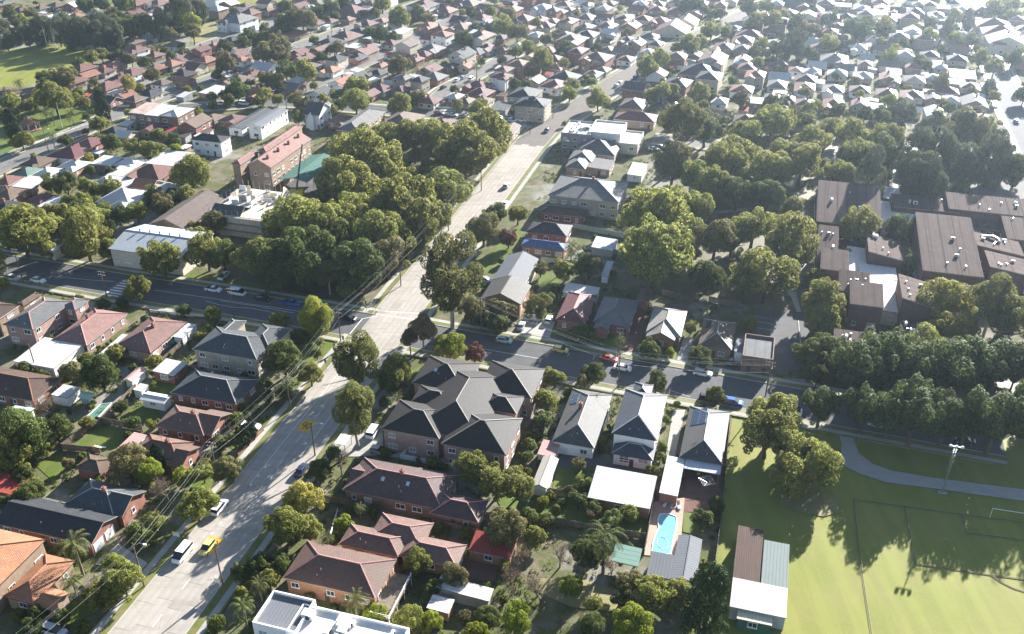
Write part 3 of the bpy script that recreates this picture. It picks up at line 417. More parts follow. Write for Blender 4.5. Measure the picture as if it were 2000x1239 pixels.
200.2 385.4 -14.8 b brick_cream c.|0 0 8.7 9.5 2.8 hip v 22|-2.4 -4.8 3.8 6 2.77 gable v 22
249.7 481.2 -18.7 r brick_red c.|0 0 7.5 9.7 2.8 hip v 26
277.3 546.6 -18.7 m brick_cream 2.|0 0 19 18 5.5 hip u 22
272.4 527.8 -18.9 m white 2c.|0 0 19 18 5.5 hip u 24|5.1 -8.6 8.3 5 5.47 hip v 24
267.1 509 -17.5 m render_cream 2c.|0 0 19 18 5.5 gable v 22|-4.9 -8.8 8.8 5.4 5.47 hip v 22
-170.7 342.4 -15.2 m white .|0 0 13.2 12.6 2.8 hip v 24
-168.1 354.3 -15.8 m brick_red .|0 0 9.4 11 2.8 hip v 22|-2.4 -4.8 4.3 4.6 2.77 gable v 22
-179.3 332.7 -16.7 b brick_tan .|0 0 9.3 10.1 2.8 hip v 26|2.4 -5 4.3 5.7 2.77 hip v 26
-164.4 329.6 -15.1 w brick_red c.|0 0 9.6 8.4 2.8 hip v 24|2.3 -4.1 4.9 5.7 2.77 hip v 24
-178.6 322.4 -16.5 G brick_brown .|0 0 7 8.4 2.8 hip v 26
-171 322.3 -15.3 w white .|0 0 7 8.4 2.8 hip v 26
-181.7 313.8 -14.6 r brick_red c.|0 0 7.5 8.9 2.8 hip v 24
-172.6 311.4 -15.3 w brick_tan .|0 0 8.8 9.6 2.9 flat v 3
-175.5 301.6 -16.6 b brick_red c.|0 0 8.8 9.7 2.8 hip v 24
-171.3 290.7 -14.8 k render_cream c.|0 0 7 8.4 2.8 hip v 26
-162.7 297 -17.4 m brick_tan .|0 0 7 8.4 2.8 hip v 24
-156.3 293.2 -17.2 w brick_cream .|0 0 7 8.4 2.9 flat v 3
-165.7 282.6 -15.7 r brick_brown c.|0 0 7.2 8.4 2.8 gable v 22
-157.9 281.8 -17.1 b brick_red c.|0 0 7.4 9.5 2.8 hip v 22
-153.4 333.2 -16.1 w brick_tan .|0 0 9 8.4 2.9 flat v 3
-143.8 331.9 -15.5 w brick_cream .|0 0 10.1 9 2.8 hip v 22|2.6 -4.2 4.7 5.4 2.77 hip v 22
-144 322.4 -15.6 w brick_tan .|0 0 7 8.4 2.9 flat v 3
-132.6 322.2 -15.6 r brick_red .|0 0 14.2 12.9 2.8 hip v 26|-3.8 -6.3 6.3 5.6 2.77 gable v 26
-130.3 310 -16 t brick_cream .|0 0 9 8.4 2.8 gable u 26
-138.5 311.3 -17.4 w brick_red .|0 0 7 8.4 2.9 flat v 3
-134.5 298.6 -14.8 w white .|0 0 14.1 13.7 2.8 hip v 26|3.4 -6.7 7.1 5.7 2.77 hip v 26
-130.1 335.6 -14.7 w render_cream .|0 0 13.6 13.5 2.9 flat v 3
-122.3 307.4 -15.7 w white .|0 0 7 8.4 2.8 hip v 22
-146.1 314 -16 w brick_red .|0 0 7 8.4 2.8 hip v 26
-149 370.3 -15.2 m brick_tan .|0 0 7 8.4 2.8 gable v 26
-157.2 363.5 -14.8 w brick_cream .|0 0 7 8.4 2.8 gable u 24
-163.7 368.5 -16.8 k brick_tan .|0 0 7.8 8.4 2.8 hip v 26
-161.7 377.1 -14.7 w brick_cream .|0 0 5.2 6.6 2.9 flat v 3
"""
SHEDS = "-125.9 368.7 -16 3.7 6 b;162.5 411.7 -17.3 6.2 4.2 c;-125.8 362.5 -16 5.3 4.4 w;208.3 476 -18 6 4.1 w;101.8 397.8 -17.1 4.2 4.9 r;214.2 415.6 -17.5 3.1 6.9 w;97.4 578.6 -20.2 6 5.2 b;-84.4 424.8 -24.9 5 5.2 g;168.6 600.7 -18 3.7 3.4 w;-222.1 584.7 -25 5.5 6.6 w;-139.4 451 -25 4.6 4.8 z;-123 547.1 -25 6.3 5.9 g;-180.5 442.3 -25 4 5.3 z;180.4 507.1 -18 3.4 4.8 b;-94.7 476.1 -25 4.2 6.2 b;103 624.9 -19.2 4.2 5.7 w;-158.7 482.4 -25 4.3 6.1 z;-229.8 407.8 -21.1 3.2 4.9 g;147.2 440.1 -18 5.1 5.1 c;-75.3 516.5 -25 3.3 3.7 g;-244.2 573.3 -25 5.1 6.1 c;-152.1 487.7 -25 4.4 3.3 b;-200.6 527.7 -25 3.3 3.8 r;223.2 541.4 -18 5.5 5.9 w;-94.9 603.8 -25 4.9 3.7 c;-72.1 427.1 -25 4.8 3.4 z;-206.3 530.2 -25 6 6.2 z;17.9 453.8 -25 4 4.7 r;-234 579.5 -25 3.7 4.1 w;202.6 370.8 -16 3.9 6.8 b;-53.9 506.5 -25 3.3 3.9 r;132.3 416.9 -17.6 3.8 3.9 w;-141.2 370.2 -16 3.6 5.1 r;-183.8 424.2 -24.8 5.5 6.1 w;298.7 610.7 -18 3.4 5.1 w;-135.1 566 -25 3.3 5.2 z;-76.9 460.4 -25 5.1 5.4 w;129.6 464.8 -18 5.5 4.5 r;233.2 520.4 -18 6.3 3.9 z;207.8 621 -18 4.8 5 g;-5.4 464.9 -25 5.4 5.2 w;203.4 455.5 -18 3.5 5 z;-109.2 557.1 -25 3.6 4.8 w;293.7 552.1 -18 4.9 4.9 c;133.8 453 -18 4.2 4.7 w;91.7 417.2 -20.2 3.7 4.8 r;-47.8 450.1 -25 6.3 3.7 w;260 570.9 -18 6.2 3.2 z;-80.2 454.6 -25 4.2 4.3 w;135.9 505.3 -18 5 4.3 w;-80.5 399 -19.2 5.1 3.1 g;68.9 417.8 -23.4 3.7 5.8 w;-196.3 508.6 -25 4.6 4.4 g;201.2 420.7 -17.8 3.3 5.1 w;288.9 528.6 -18 5.5 4.1 z;9.6 471.5 -25 5.6 5 w;138.5 446.3 -18 5.9 5.8 g;121.1 405.2 -17 5.7 6 r;45.4 485.5 -25 5.9 3.3 c;51.9 487 -25 3.2 7 b;-126.2 429.7 -25 4.5 3.4 r;-6.2 612.2 -25 3.7 3.8 r;288.4 614.5 -18 4.6 4.1 z;190.9 626 -18 3.9 5.5 w;65.1 513.2 -25 3.2 4.9 w;217.4 474.2 -18 5.5 5.9 w;-87.7 601.9 -25 5.7 5.2 z;-165.5 573.8 -25 3.4 3.5 c;89.4 629.7 -21.6 5.3 5.4 c;92.6 479.8 -21 4.8 3.7 c;180.3 463.2 -18 4.5 4.1 g;-49.5 515.7 -25 3.2 4.2 b;-98 466.4 -25 4.4 3.2 w;37.8 533.7 -25 3.1 5.4 w;86.8 472.5 -22.1 4.2 5.4 b;252.1 603.9 -18 6.1 3.9 r;54.7 536.1 -25 4.1 4 g;-48.1 583.9 -25 5 4.1 z;-72.9 435.1 -25 6.4 5.9 g;-244.5 632.5 -25 3.2 6.2 w;170.3 462.8 -18 4.3 6.1 g;194 425.4 -18 5.4 5.1 r;-153.8 498.6 -25 5.1 4.2 z;-161 344.5 -16 3.4 4.7 z;-136.2 456.9 -25 4.9 3.8 b;-114.4 458.4 -25 4 6 g;295.9 588 -18 3.5 4.9 w;68.2 627.1 -25 4.3 4.1 z;-279.3 570.7 -25 4 3.1 b;216.1 442 -18 3 5.4 c;220.6 612 -18 3.7 6 r;-25.2 562.2 -25 4.6 3.5 w;81.4 414.3 -21.1 6.2 5.3 w;124.1 423.2 -17.9 6.4 5.1 w;-43.8 423.8 -24.7 4.8 5.9 g;-4.3 419.1 -23.7 3.6 4.5 b;-272 568.2 -25 5.3 5.9 z;-117.7 570.9 -25 4.9 3.8 r;288.8 539.5 -18 3.1 5.6 w;-133.7 363.3 -16 4.4 4.7 b;-66.6 443.5 -25 4.5 6.9 w;-80.3 526.9 -25 5.1 4.6 z;188.7 474.8 -18 4.5 3.7 c;-130.4 550.1 -25 4.7 4.9 b;32.3 522.7 -25 4.5 3.5 c;148.5 415.1 -17.5 4 6.6 w;72.5 584 -24.6 5.6 3.5 z;-63.9 492.3 -25 6 6.2 r;126 596.2 -18 6.2 3.2 w;-75.4 545.2 -25 3.1 3.6 w;265.1 617.2 -18 5.8 6 r;-75.3 417.4 -23.3 4.1 4.9 g;234.7 492.3 -18 4.3 6.6 g;-193.2 418.2 -23.5 5.8 4.5 r;-129.2 349.3 -16 3.3 6.3 w;-291.3 591.6 -25 5.9 3.4 z;193.4 511.6 -18 4.7 5.8 c;-22 541.1 -25 3.5 6.2 z;-150.4 418.7 -23.6 4.4 6.4 w;2.3 475 -25 3.8 5.6 w"
# trees: kind x y crown_radius
TREES = """
C -273.5 508 6.7;C -273.4 521.3 5.6;C -264.7 514.6 5.5;C -256.5 514.6 6.8;C -248.5 516.8 6.8;C -239.7 511.3 6.1;C -235.3 514.6 6.8;C -225.4 506.9 7.3;
C -222.4 513.5 7.3;D -223 533.3 7.6;C -214.7 509.6 5.8;D -215.7 531.5 6.3;O -211.6 529 4.1;D -211.3 542.3 6.4;D -204.4 537.4 6.4;D -199.1 533.1 5.4;
C -197.7 540 7.0;C -240.5 549.9 5.2;O -233 553.7 5.9;D -227.7 556.5 5.6;C -192.1 552.2 9.8;C -189.7 565.1 8.7;C -185.6 567.9 6.0;L -187.3 548.3 6.5;
O -176 520.2 5.6;O -190.4 525.6 4.1;D -265.8 596.2 5.3;D -257.2 602 5.3;D -243.5 600.1 6.0;D -265.8 563.6 4.3;R -282.5 550.2 5.6;O -292.9 580.7 3.8;
D -306.4 581.2 4.1;R -215.8 477.7 4.0;R -212.8 483.5 3.6;D -218.3 468 3.7;D -206 487.7 3.2;D -208.3 484.9 2.6;O -196.9 474.2 3.2;O -194.3 475 3.2;
D -185.4 498.3 2.7;D -176.9 483.7 3.2;D -179.5 508.5 2.3;D -224.2 442.6 4.1;O -208.8 426.8 6.3;D -218.5 458 2.8;P -228.2 424.9 2.9;D -215.8 424.2 4.4;
Y -178.7 428.4 4.2;O -173.6 444.6 3.5;D -197.3 430.1 2.4;D -192.4 425.6 2.4;R -199.7 421.6 3.1;R -198.7 395.4 7.1;R -211.7 399.5 3.7;R -219.4 397.5 5.2;
R -191.5 403.1 3.7;P -197.7 382.3 2.9;P -186.6 382.3 2.6;R -175.2 431.5 2.4;K -173.7 383.6 2.9;P -195.2 383 2.4;O -119.9 543.7 7.7;D -142.4 597.5 4.9;
D -120.3 588 4.5;D -129.2 541.2 6.1;D -141.8 541.1 3.5;D -145 519.3 5.0;D -138.2 520.8 4.1;D -144.8 506.4 4.0;D -150.1 499 3.6;O -127.1 475.2 6.0;
O -122 490.1 6.2;O -117.4 473.2 5.2;O -140.7 455.6 5.8;D -110.1 450.2 4.9;R -99.1 446.3 5.7;D -111 433.2 4.3;D -117.6 440.9 4.0;D -73.8 523.8 5.3;
D -82 539 2.9;O -92.5 492.1 4.4;D -98.4 481.7 3.2;D -97.2 498.5 2.7;D -66.8 521 4.0;R -65.6 555.6 6.9;D -84.9 591.9 2.8;D -112.8 596.2 5.3;
D -106.9 607 4.3;D -91.3 586.7 2.6;D -125.2 417 5.4;D -130.6 415.6 3.3;D -126.3 406.1 3.3;R -112.2 410 4.4;R -113.4 406.3 3.0;R -105.8 410.5 2.8;
R -97.1 407.6 3.5;R -83.6 405.4 3.5;R -79.3 414.9 3.8;R -71.7 423.1 5.5;R -67.8 394 6.8;O -55.6 450.3 5.8;R -48.9 394.6 5.4;D -104.1 472.1 2.6;
R -81.2 599 6.3;D -143.8 449 3.0;D -136.3 414.2 2.8;D -125.1 438.8 2.4;D -132.9 403.3 2.3;D -57.3 580.7 5.1;D -26.2 512 4.8;R -5.8 538.7 6.1;
O 2.9 521 5.9;R 15.3 461.2 6.4;R 1.7 489.1 4.0;R 8.7 495.3 4.1;R 25.9 467.9 3.3;D 28.8 494.5 4.5;D 44.7 496.8 3.9;K 40.1 501.2 1.5;
R -30.4 586.9 2.8;D -24.9 581.2 4.1;O -49 565 3.7;O -3 567.1 5.7;D -21.9 554.3 3.0;R -13.9 385.9 5.2;R 28.4 430.3 3.7;R 38.1 402.5 5.2;
L 26.2 415.1 3.8;D 1.5 433.4 3.5;D 7.3 432.8 2.9;D -26.7 426.6 2.5;O -42.2 410.3 3.8;D -43.8 405.7 2.3;P -17.4 451.8 3.2;D -15.5 476.5 2.2;
P 19.6 416.5 2.2;O -5.3 477.5 2.6;O 18.6 515.3 4.0;D 50.8 590.6 3.3;D 39 544.6 2.5;L 38.2 438.4 2.9;R -24.5 401.1 3.0;R 36.3 449.5 1.9;
D 8.1 454.8 2.7;D 18.2 519.2 2.5;R 66 452.7 5.9;R 74.3 469.1 5.7;R 92.6 492.6 6.2;R 87.8 498.1 3.6;R 103.5 513.3 4.0;R 112.4 532.3 5.6;
R 121.4 538.3 3.7;D 109.2 530.4 3.5;D 127.5 582.1 3.8;R 125 588 3.1;D 145.1 584.1 6.5;R 140 550.1 6.4;R 150.9 551 6.2;D 158.5 594.7 5.3;
D 162.6 541.2 6.1;O 165.5 526.7 6.0;C 141.1 496.9 4.7;C 148.5 485.6 6.7;C 140.5 483.5 4.4;Y 133.8 502.1 4.5;D 127.3 489.6 3.8;O 132.9 488.2 2.8;
D 154.5 485.3 4.4;R 67.7 413.9 4.9;R 73.2 419 3.9;R 62.4 414.8 3.5;R 83.9 408.4 5.3;D 90.3 413.5 2.8;O 101.6 403.4 4.7;R 124.1 470.7 3.3;
D 105.9 439.9 2.6;D 114.1 397.8 4.2;D 119.3 400.1 3.2;R 129 393.1 3.7;R 66.3 374.1 5.9;G 77.2 367.8 6.2;D 74.7 388 4.1;D 87.6 377.2 4.0;
R 107.5 373.5 5.8;R 114.5 375.2 4.5;R 123.6 375.3 4.0;D 111.2 597.1 7.0;O 120.1 592.9 3.1;C 179.7 537.2 6.3;D 191.5 525 7.8;D 205.4 547.9 4.9;
R 210.7 535.1 6.1;R 170.1 503.1 5.3;D 181.7 511 3.4;D 214.3 533.9 3.5;D 241.1 547.1 5.1;R 229.5 517.2 5.0;R 219.1 515.5 3.0;C 248.8 538.3 5.4;
L 241.5 514.4 4.0;O 248.1 507.1 4.7;R 238.1 472.7 5.0;R 236.4 454 5.1;D 254.3 472.7 5.0;L 193.3 476.6 4.3;D 206.2 480.7 3.2;O 206.1 470 3.7;
D 207.8 464.4 3.1;O 200.6 429.6 4.2;R 218.1 413.1 3.1;D 231.4 411.7 4.6;D 141.3 390.3 4.3;D 150.6 384.8 4.2;D 157.6 390.6 2.8;D 162.1 395.1 2.7;
C 162.5 374.6 4.9;R 178.8 379.9 3.6;D 191.4 396.2 2.9;Y 193.3 408.3 2.4;D 157.8 449.1 2.5;O 163.7 438.8 2.4;R 159.8 418.8 2.3;R 289.8 575.3 7.1;
R 304.7 585.8 6.8;R 299.7 568.7 5.0;C 263.1 548.2 5.1;R 267.9 575.9 4.4;O 185.3 369.9 5.0;R 198.8 375.1 3.7;R 133 372.5 3.6;R 140.8 372.6 3.2;
R 186.4 429.7 2.0;O 199.3 396.8 2.2;D -158.5 352.2 3.9;G -145.7 340.3 3.8;R -138 340.1 4.7;D -134.1 352.2 3.9;R -142.6 359.3 3.4;D -156.8 304.9 5.1;
R -147.5 302.1 4.2;D -164.7 309.2 3.5;R -140.9 305 3.5;D -147.9 323 2.3;D -156.9 325.4 1.9;R -143.3 297.1 1.9;R -152.9 283.2 3.3;D -149 289.5 3.4;
R -142.8 287.7 3.2;R -137.5 273.7 4.9;R -137.1 287.8 2.5;D -130.7 284.4 2.6;L -124.3 282.6 3.9;R -148.5 276.9 2.1;Y -152.7 291.6 1.8;R -193.9 351.5 4.2;
P -182.3 353.4 2.5;P -192.4 356.5 2.2;P -186 378.2 2.1;K -201.8 361.7 2.7;R -114.2 310.5 6.7;R -158.1 269 5.9;R -57.2 319.6 9.2;R -50.1 309.5 11.5;
R -48 345.4 7.4;R -38.2 346.6 7.4;R -28.2 339.8 7.7;R -11.3 332.3 12.2;R -17.2 315.9 10.5;R -54.9 288.5 10.1;R -22.9 291.3 8.3;R -33.8 269.3 11.7;
R -50.7 272.7 8.1;R -25.9 274.7 7.2;R -48.3 262.3 8.0;R -40.2 252.1 8.8;R -28.1 265.6 7.1;D -51.2 249.9 7.4;O -36.6 242.7 6.6;D -43.5 235.8 7.7;
R -66.5 261.4 10.0;D -59.2 240.2 8.8;D -70 241.7 7.2;R -75.3 243.3 6.9;R -91 248.2 6.0;D -86 247.1 5.4;R -102.6 243 6.3;R -105.5 229.2 4.0;
R -57.5 258.3 8.9;G -52.2 233.3 4.3;D -66.5 234.1 4.5;R -149.4 256.7 8.9;R -153.9 244.2 5.0;R -129.2 254.5 8.2;R -122.7 255.2 3.8;L -51.7 211.2 5.3;
S -62.3 214.1 2.6;L -80.5 216.2 2.6;D -56 190.9 5.2;R -48.7 186.7 3.3;D -98.4 184.7 5.1;B -104.8 171.7 4.6;O -107.5 188.2 2.7;R -100.2 197.5 2.6;
S -63.5 171.4 1.9;S -62.8 176.1 1.3;D -90.1 220.5 1.9;G -16 214.5 10.5;O -9 264.9 5.3;M -1.1 263.7 3.2;R 1.9 281.5 3.7;D -5.9 280.7 4.1;
G 6.7 216.2 3.8;O -2.4 218.1 3.2;O -11 216.6 3.9;D -7.6 214.8 2.7;D -3.1 211.4 2.8;O 8.5 244.1 2.3;R 15.8 241.8 3.3;D 22.6 242.2 4.6;
P 17.8 250.6 3.0;R 40.8 236.8 11.5;R 43.8 265 10.2;R 52.8 264.5 7.0;T -22.8 202.3 4.9;T -26 200.9 3.4;G -35.9 181.6 7.1;G -34.1 163.1 6.3;
R -28.1 186.3 4.3;D -29.4 184 3.2;L -15.8 198.2 4.0;M -9.4 196.8 3.0;D 19.7 187.7 3.1;R 10.3 186.6 2.7;R 8 176.5 3.1;D 7 169.6 2.5;
D 34.5 183.7 3.1;D 34.6 198.7 2.9;D 18.3 207.3 2.9;P 27.5 200.8 2.0;R 75.3 263.8 7.0;O 61.9 255.5 6.5;R 67.5 257.5 5.2;R 82.9 246.8 8.3;
R 70.6 228.8 8.8;R 65.9 231.9 5.4;D 55.7 235 4.8;R 87.7 236.5 3.2;R 83.8 216 6.3;R 81.2 209.7 5.0;D 78.3 200.4 3.4;R 108.8 265 6.7;
D 121.5 262.7 6.0;P 116.6 242.7 3.3;R 114.1 259.1 2.8;R 118.9 246.1 2.5;D 143.4 264.1 2.3;R 133.9 236.2 2.8;R 101.3 253.5 2.4;Y 115.6 215.7 6.9;
Y 113.1 204.4 5.8;G 123.4 207.4 7.9;G 125.7 200.7 7.1;R 102.7 195.1 5.9;F 80.6 182.2 7.6;F 90.2 185.7 6.7;F 96 182.1 6.9;F 103.4 181.2 7.6;
F 113.8 182 7.6;F 84.3 180.9 5.3;F 107.5 179.9 5.8;F 69.6 170.1 5.1;F 78.6 168.1 5.5;F 94.8 163.5 5.7;F 116.2 163.5 7.6;F 125.2 165.3 7.6;
F 124.3 176.3 7.1;F 87.7 163.3 7.3;F 83.8 166.2 5.0;F 104 160.6 7.3;F 98.9 162.2 5.5;F 115.7 169 5.0;R 57.2 164.4 6.8;D 46.9 194.9 3.1;
D 48 179.2 2.4;L 63.5 213 2.3;R 47.6 211.4 1.8;R 55 159.5 6.3;R 59.6 153.9 5.9;R 62.1 149.3 5.6;R 57 147.5 5.1;G 63.7 333.8 10.9;
D 76.8 355.3 8.1;R 102.6 356.3 9.3;R 91.7 346.8 6.6;R 83.8 325.4 7.9;R 77.4 312.9 8.8;R 100.6 331.5 6.3;R 111.7 333.8 8.1;R 103.9 314.9 8.5;
R 128.8 359.9 5.9;R 133.3 348.7 6.5;R 128.5 324.5 7.5;R 144.8 346.1 6.9;D 137.3 327 7.5;C 123.2 296.9 7.7;C 144.6 316.8 8.5;C 152.7 316.2 8.1;
C 138.4 292.7 8.5;C 139.4 300.2 7.0;C 157.4 314 6.8;O 176.9 345.8 9.1;C 171.4 314.8 8.0;D 180.6 321 6.2;D 181.1 313.7 6.1;R 91.7 309.4 7.2;
R 66 301 7.8;R 71.1 297.2 6.6;O 57.3 312.9 8.0;R 53 276.2 8.4;R 60.2 279.2 5.9;R 93.3 286.4 4.1;D 76.6 293.6 6.5;D 86.7 292.3 6.1;
R 117.2 311.2 6.0;C 165.7 315.7 6.1;D -105.4 159.4 6.1;R -106.3 155.4 4.8;D -100.6 164.2 3.7;R -101.5 159.6 2.9;O -80 151.4 4.2;K -75.6 155.5 1.3;
L -75.4 150 3.3;B -70 144.2 4.1;L -68.4 150.4 2.1;R -62.2 139.1 4.0;O -59 150.4 3.3;D -97.9 144.3 3.0;K -58.9 163.5 1.1;K -58.1 165.7 1.1;
S -64.6 163.5 1.7;D -40.4 151.3 2.8;Y -41.4 140.6 4.2;R -43.2 133.3 3.9;R -39.3 134.2 3.0;B -36.2 153.5 3.1;R -69.7 119.7 3.2;R -72.8 116.8 2.8;
D -82.6 113.9 1.8;P -79.8 124.9 3.5;P -77.9 118.2 2.4;S -72.8 134.2 2.1;S -69.9 133 1.5;L -73.5 125.1 2.3;R -44.2 121.8 2.0;P -44.7 117.7 2.2;
P -46.2 112.4 2.4;S -51.4 111.9 1.9;D -46.5 124.8 2.7;D -43.2 125.6 2.3;D -49.8 123.4 1.9;L -27.3 159.2 1.2;P -30.1 139.3 1.4;L -32.8 135.6 2.2;
P -34.9 130.3 1.7;R -7.4 150.4 4.0;R -3.3 146.1 3.7;R 1 146.1 3.7;S -16.6 155.9 1.7;R -17.2 125.3 2.9;O -10.5 122 2.5;D -14 120.2 1.8;
P -27.1 113.3 2.6;L -23.8 113.9 2.0;R -17.6 111.5 2.9;L -13.9 111.6 2.3;L 0.6 111.6 3.1;S 3.6 161.5 1.9;S 4.6 165.5 1.6;S 3.1 157.9 1.6;
O -1.3 132.4 3.9;R 4.5 132.9 2.0;B 9 127 3.8;B 2.4 126.6 2.9;P 17 125.5 4.3;D 14.8 127.5 3.6;B 5.1 116.3 4.3;B 0.4 120.9 3.3;
O 21 120.5 2.5;R 24.7 116.6 3.8;R 28.9 117.3 3.0;V 33 110.8 5.1;L 20.4 109.6 4.0;D 13.7 111.3 2.3;B 8.4 111.5 1.9;S 15 148.9 2.2;
D 13.4 142.9 2.3;S 9.1 141.7 1.2;S -0.3 139.7 1.6;S 3.2 138.8 1.8;S 6.9 138.2 1.7;S 29.7 153 1.5;D 41.3 142.5 1.7;B 18.4 124.1 2.3;
D -78.6 113.5 1.6;D -82.7 110.9 1.9;S -74.4 111.6 1.4;D -102.1 150.3 2.3;R -110.9 162.2 3.7;S -121.1 192 2.0;S -115.4 189 1.7;D -44.3 112 1.4;
D -41.8 116.8 1.8;S -36.7 118.1 1.2;S -31.7 115.7 1.2;R 150.8 333.3 3.6;R 159.1 306.6 2.8;L 154.5 327.2 2.8;O 68.3 241.2 3.3;O 40.3 253.8 3.2;
R 156.2 301.2 3.1;L 153.2 354.7 3.1;O 46.7 250 5.2;R 115.7 326.6 3.3;O 53.2 253.1 4.3;R 81.6 300.8 2.7;O 128 333.5 5.1;R 136 317.5 2.8;
O 161 350 4.8;L 92.5 326.9 3.4;L 84.2 269.7 4.8;R -53.7 340.1 3.9;R -78.8 256.3 2.6;R -23.2 360.3 3.9;R -62.1 272.5 3.6;R -36.3 314.3 3.7;
R -64.5 252.3 2.8;D -23.5 345.7 3.8;D -32.1 352.3 3.8;R -27.8 303.6 4.2;D -44.7 354.3 3.3;R -71.5 272.7 4.5;R -42.5 320.4 4.7;D -57.1 327.5 3.7;
R -23 324.3 4.1;D -36.5 305 4.1;R -70.5 251.9 4.2;R -46.9 230.1 2.6;R -33.4 254.1 2.9;D -44.9 328.9 3.1;R -63.9 332.8 2.7;D -31.4 359.3 4.1;
R -39.9 331.1 2.5;R -31.4 326.6 3.0;R -7.7 346.5 3.1;R -12.1 344.8 2.7;D -31.4 258.4 4.5;R -62.4 246.5 2.6;D -51.3 325.9 4.1;R -14.5 362.8 2.8;
D -56.2 348.9 2.5;D -69.2 277.1 3.7;R -28.9 322.1 2.5;R -64.3 295.4 3.4;R -33.7 286.3 3.9;R -54.9 331.3 2.7;R -37.1 338 3.2;D -51.1 238.2 2.8;
R -62.2 277.4 3.1;R -57.9 297.7 2.7;D -29.6 294.3 2.9;F 117.4 190.1 3.1;D 97.4 197 3.4;F 111 191.9 3.5;D 75.2 193.7 5.1;F 80.8 190.8 3.7;
F 107.8 187.3 4.8;F 121.4 194.9 4.2;D 100.7 188.8 3.3;F 121.4 186.1 3.2;F 73.5 185.6 3.0;D 110.6 173.4 4.3;F 96.9 191.9 3.5;F 86.4 190.8 3.5;
D 112.3 197.3 3.6;D -129.9 273.3 2.5;R -111.3 295.3 3.9;R -134.1 266.6 2.9;R -142.4 256 2.8;D -118.4 300.8 2.3;O -151.6 270.3 3.8;R -146.6 272.4 3.9;
R -147.5 295.9 3.1;R -125 300 3.0;R -129.2 266.7 3.1;R -135.8 260.4 3.1;O -95.8 272.6 4.1;O -117.6 288.1 3.7;R -101.6 270.7 3.1;D -143.8 279 2.8;
R -136.1 281.3 3.4;D -141.6 269.1 2.5;D -115.7 295.1 3.2;D -154.9 261.5 3.1;R -98.3 265.7 3.6;O -136 256.9 2.5;R -147.8 281 3.7;R -220.3 544.1 2.4;
R 170.9 492 1.6;C 106.1 615.9 1.4;R 50.2 624 3.8;R -308.7 621.8 2.0;D 247.7 498.9 2.8;O -213.8 383.3 3.8;O -191.9 496.9 2.8;L 180.7 428.6 1.4;
R -155.7 491.4 1.6;D -86.3 398.4 2.8;L 173.7 377.6 2.0;D 258 602.8 2.4;R -216.8 410.8 2.4;R 137.6 412 1.4;O 0.1 394.7 1.6;C 245.6 563.3 1.4;
R 46 617.4 1.4;O -41.8 628.5 1.6;R -135.5 510.7 2.4;R -119.8 435 1.6;L -130.8 345 2.8;C 227.8 458.3 1.4;R 154.5 527.5 1.6;D 197.3 481.4 2.4;
D -16.9 539.8 2.8;D 152.3 378.8 2.0;D -185.5 470.7 3.8;D -82.4 419.7 1.6;O 212.2 422 2.4;G -130.7 560.8 3.8;L 211.1 481.6 2.8;D -178.6 356 3.2;
D -119.7 482.2 3.8;R -198.1 597.9 3.8;Y -161.9 336.4 2.4;L -71.9 581 3.8;R -200.9 576.9 2.0;R -237.9 562.9 1.6;D -34.4 471.9 2.0;L -11.3 620.5 3.2;
R 133.1 398.1 3.2;R 134.6 420.6 2.8;D -40.8 621.3 3.2;O 37.8 571.9 1.6;L -154.7 394.9 2.8;R -136.7 345.2 1.6;D -176.7 370.5 1.4;D 174.1 406.8 2.4;
O -93.4 401.5 3.8;C 148.1 566.9 3.2;R 202.6 514.7 2.8;L -14 584.1 3.8;D -13.4 376 3.2;O 158.3 409.8 1.6;D 114.9 390.7 3.8;D 134.5 384.5 3.2;
G 75.3 439.6 2.8;R 255.3 553.6 3.2;L 40.2 587.5 2.4;D 55 564.2 1.4;D 178.4 329 1.6;O -116.4 327.3 3.2;G -89.8 378 3.2;R -295.7 631.4 2.8;
R 78.8 384.9 1.4;D 306.3 595.8 2.0;D 46.7 634.8 2.4;R 102.1 430.4 1.6;O -42.3 388.6 1.4;D 140.3 517.5 1.6;G 253.2 634.5 1.4;O -61 478.4 2.0;
R -152.5 572.3 1.6;O -198.5 437 2.4;R -318.4 608.1 2.4;D 286.6 626.6 3.8;R 324.2 610.2 2.8;R -184 339.4 1.6;R -93.3 432.4 2.4;C -191.5 502 2.0;
O 99.6 368.2 3.8;R 106.6 436.8 1.6;R 91.5 397.2 1.4;D -183.4 388.4 2.0;C -265.1 547.3 2.0;O -157.2 587.4 2.4;G 81.5 382.6 2.8;D 185.3 590.1 3.8;
R -207.1 409.2 3.2;O -43 645 1.4;O -40.4 531.5 1.6;C -141.7 350.2 1.4;L 269.3 490.5 3.2;L 168.9 407.8 3.2;O 51.6 534.4 2.0;O -250.6 627.3 2.4;
R -152.2 428.8 2.0;D 5.7 477.2 2.0;D 222.1 624.9 2.0;D 158.6 381.6 2.4;Y 111.2 379.4 1.6;R 79.5 395.8 3.2;R 26.1 486.6 2.4;C 221.4 425 3.2;
R -236.1 542.6 2.4;R -208.9 556.5 3.2;R -215.3 610.3 2.4;G -47.9 411.5 2.0;O -112.9 580.6 1.4;O -208.8 622.8 3.2;C -169.3 582.5 3.2;L 235.8 525.2 2.8;
R -78.8 395.3 2.8;D -23 525.9 2.4;O 79.3 461.7 2.0;O -80.6 609.1 3.8;R 127.3 610.1 1.4;D 5.2 439.8 2.0;D 24 532.8 2.4;D -75.4 402.8 2.8;
G -81.5 574.8 3.2;D -146.3 428.9 2.0;O 27.3 608.7 1.6;O -110.3 400.7 1.6;D 119.7 387.4 3.8;L 31.4 570.7 2.4;L 85 421 2.8;O 74.3 375.5 2.0;
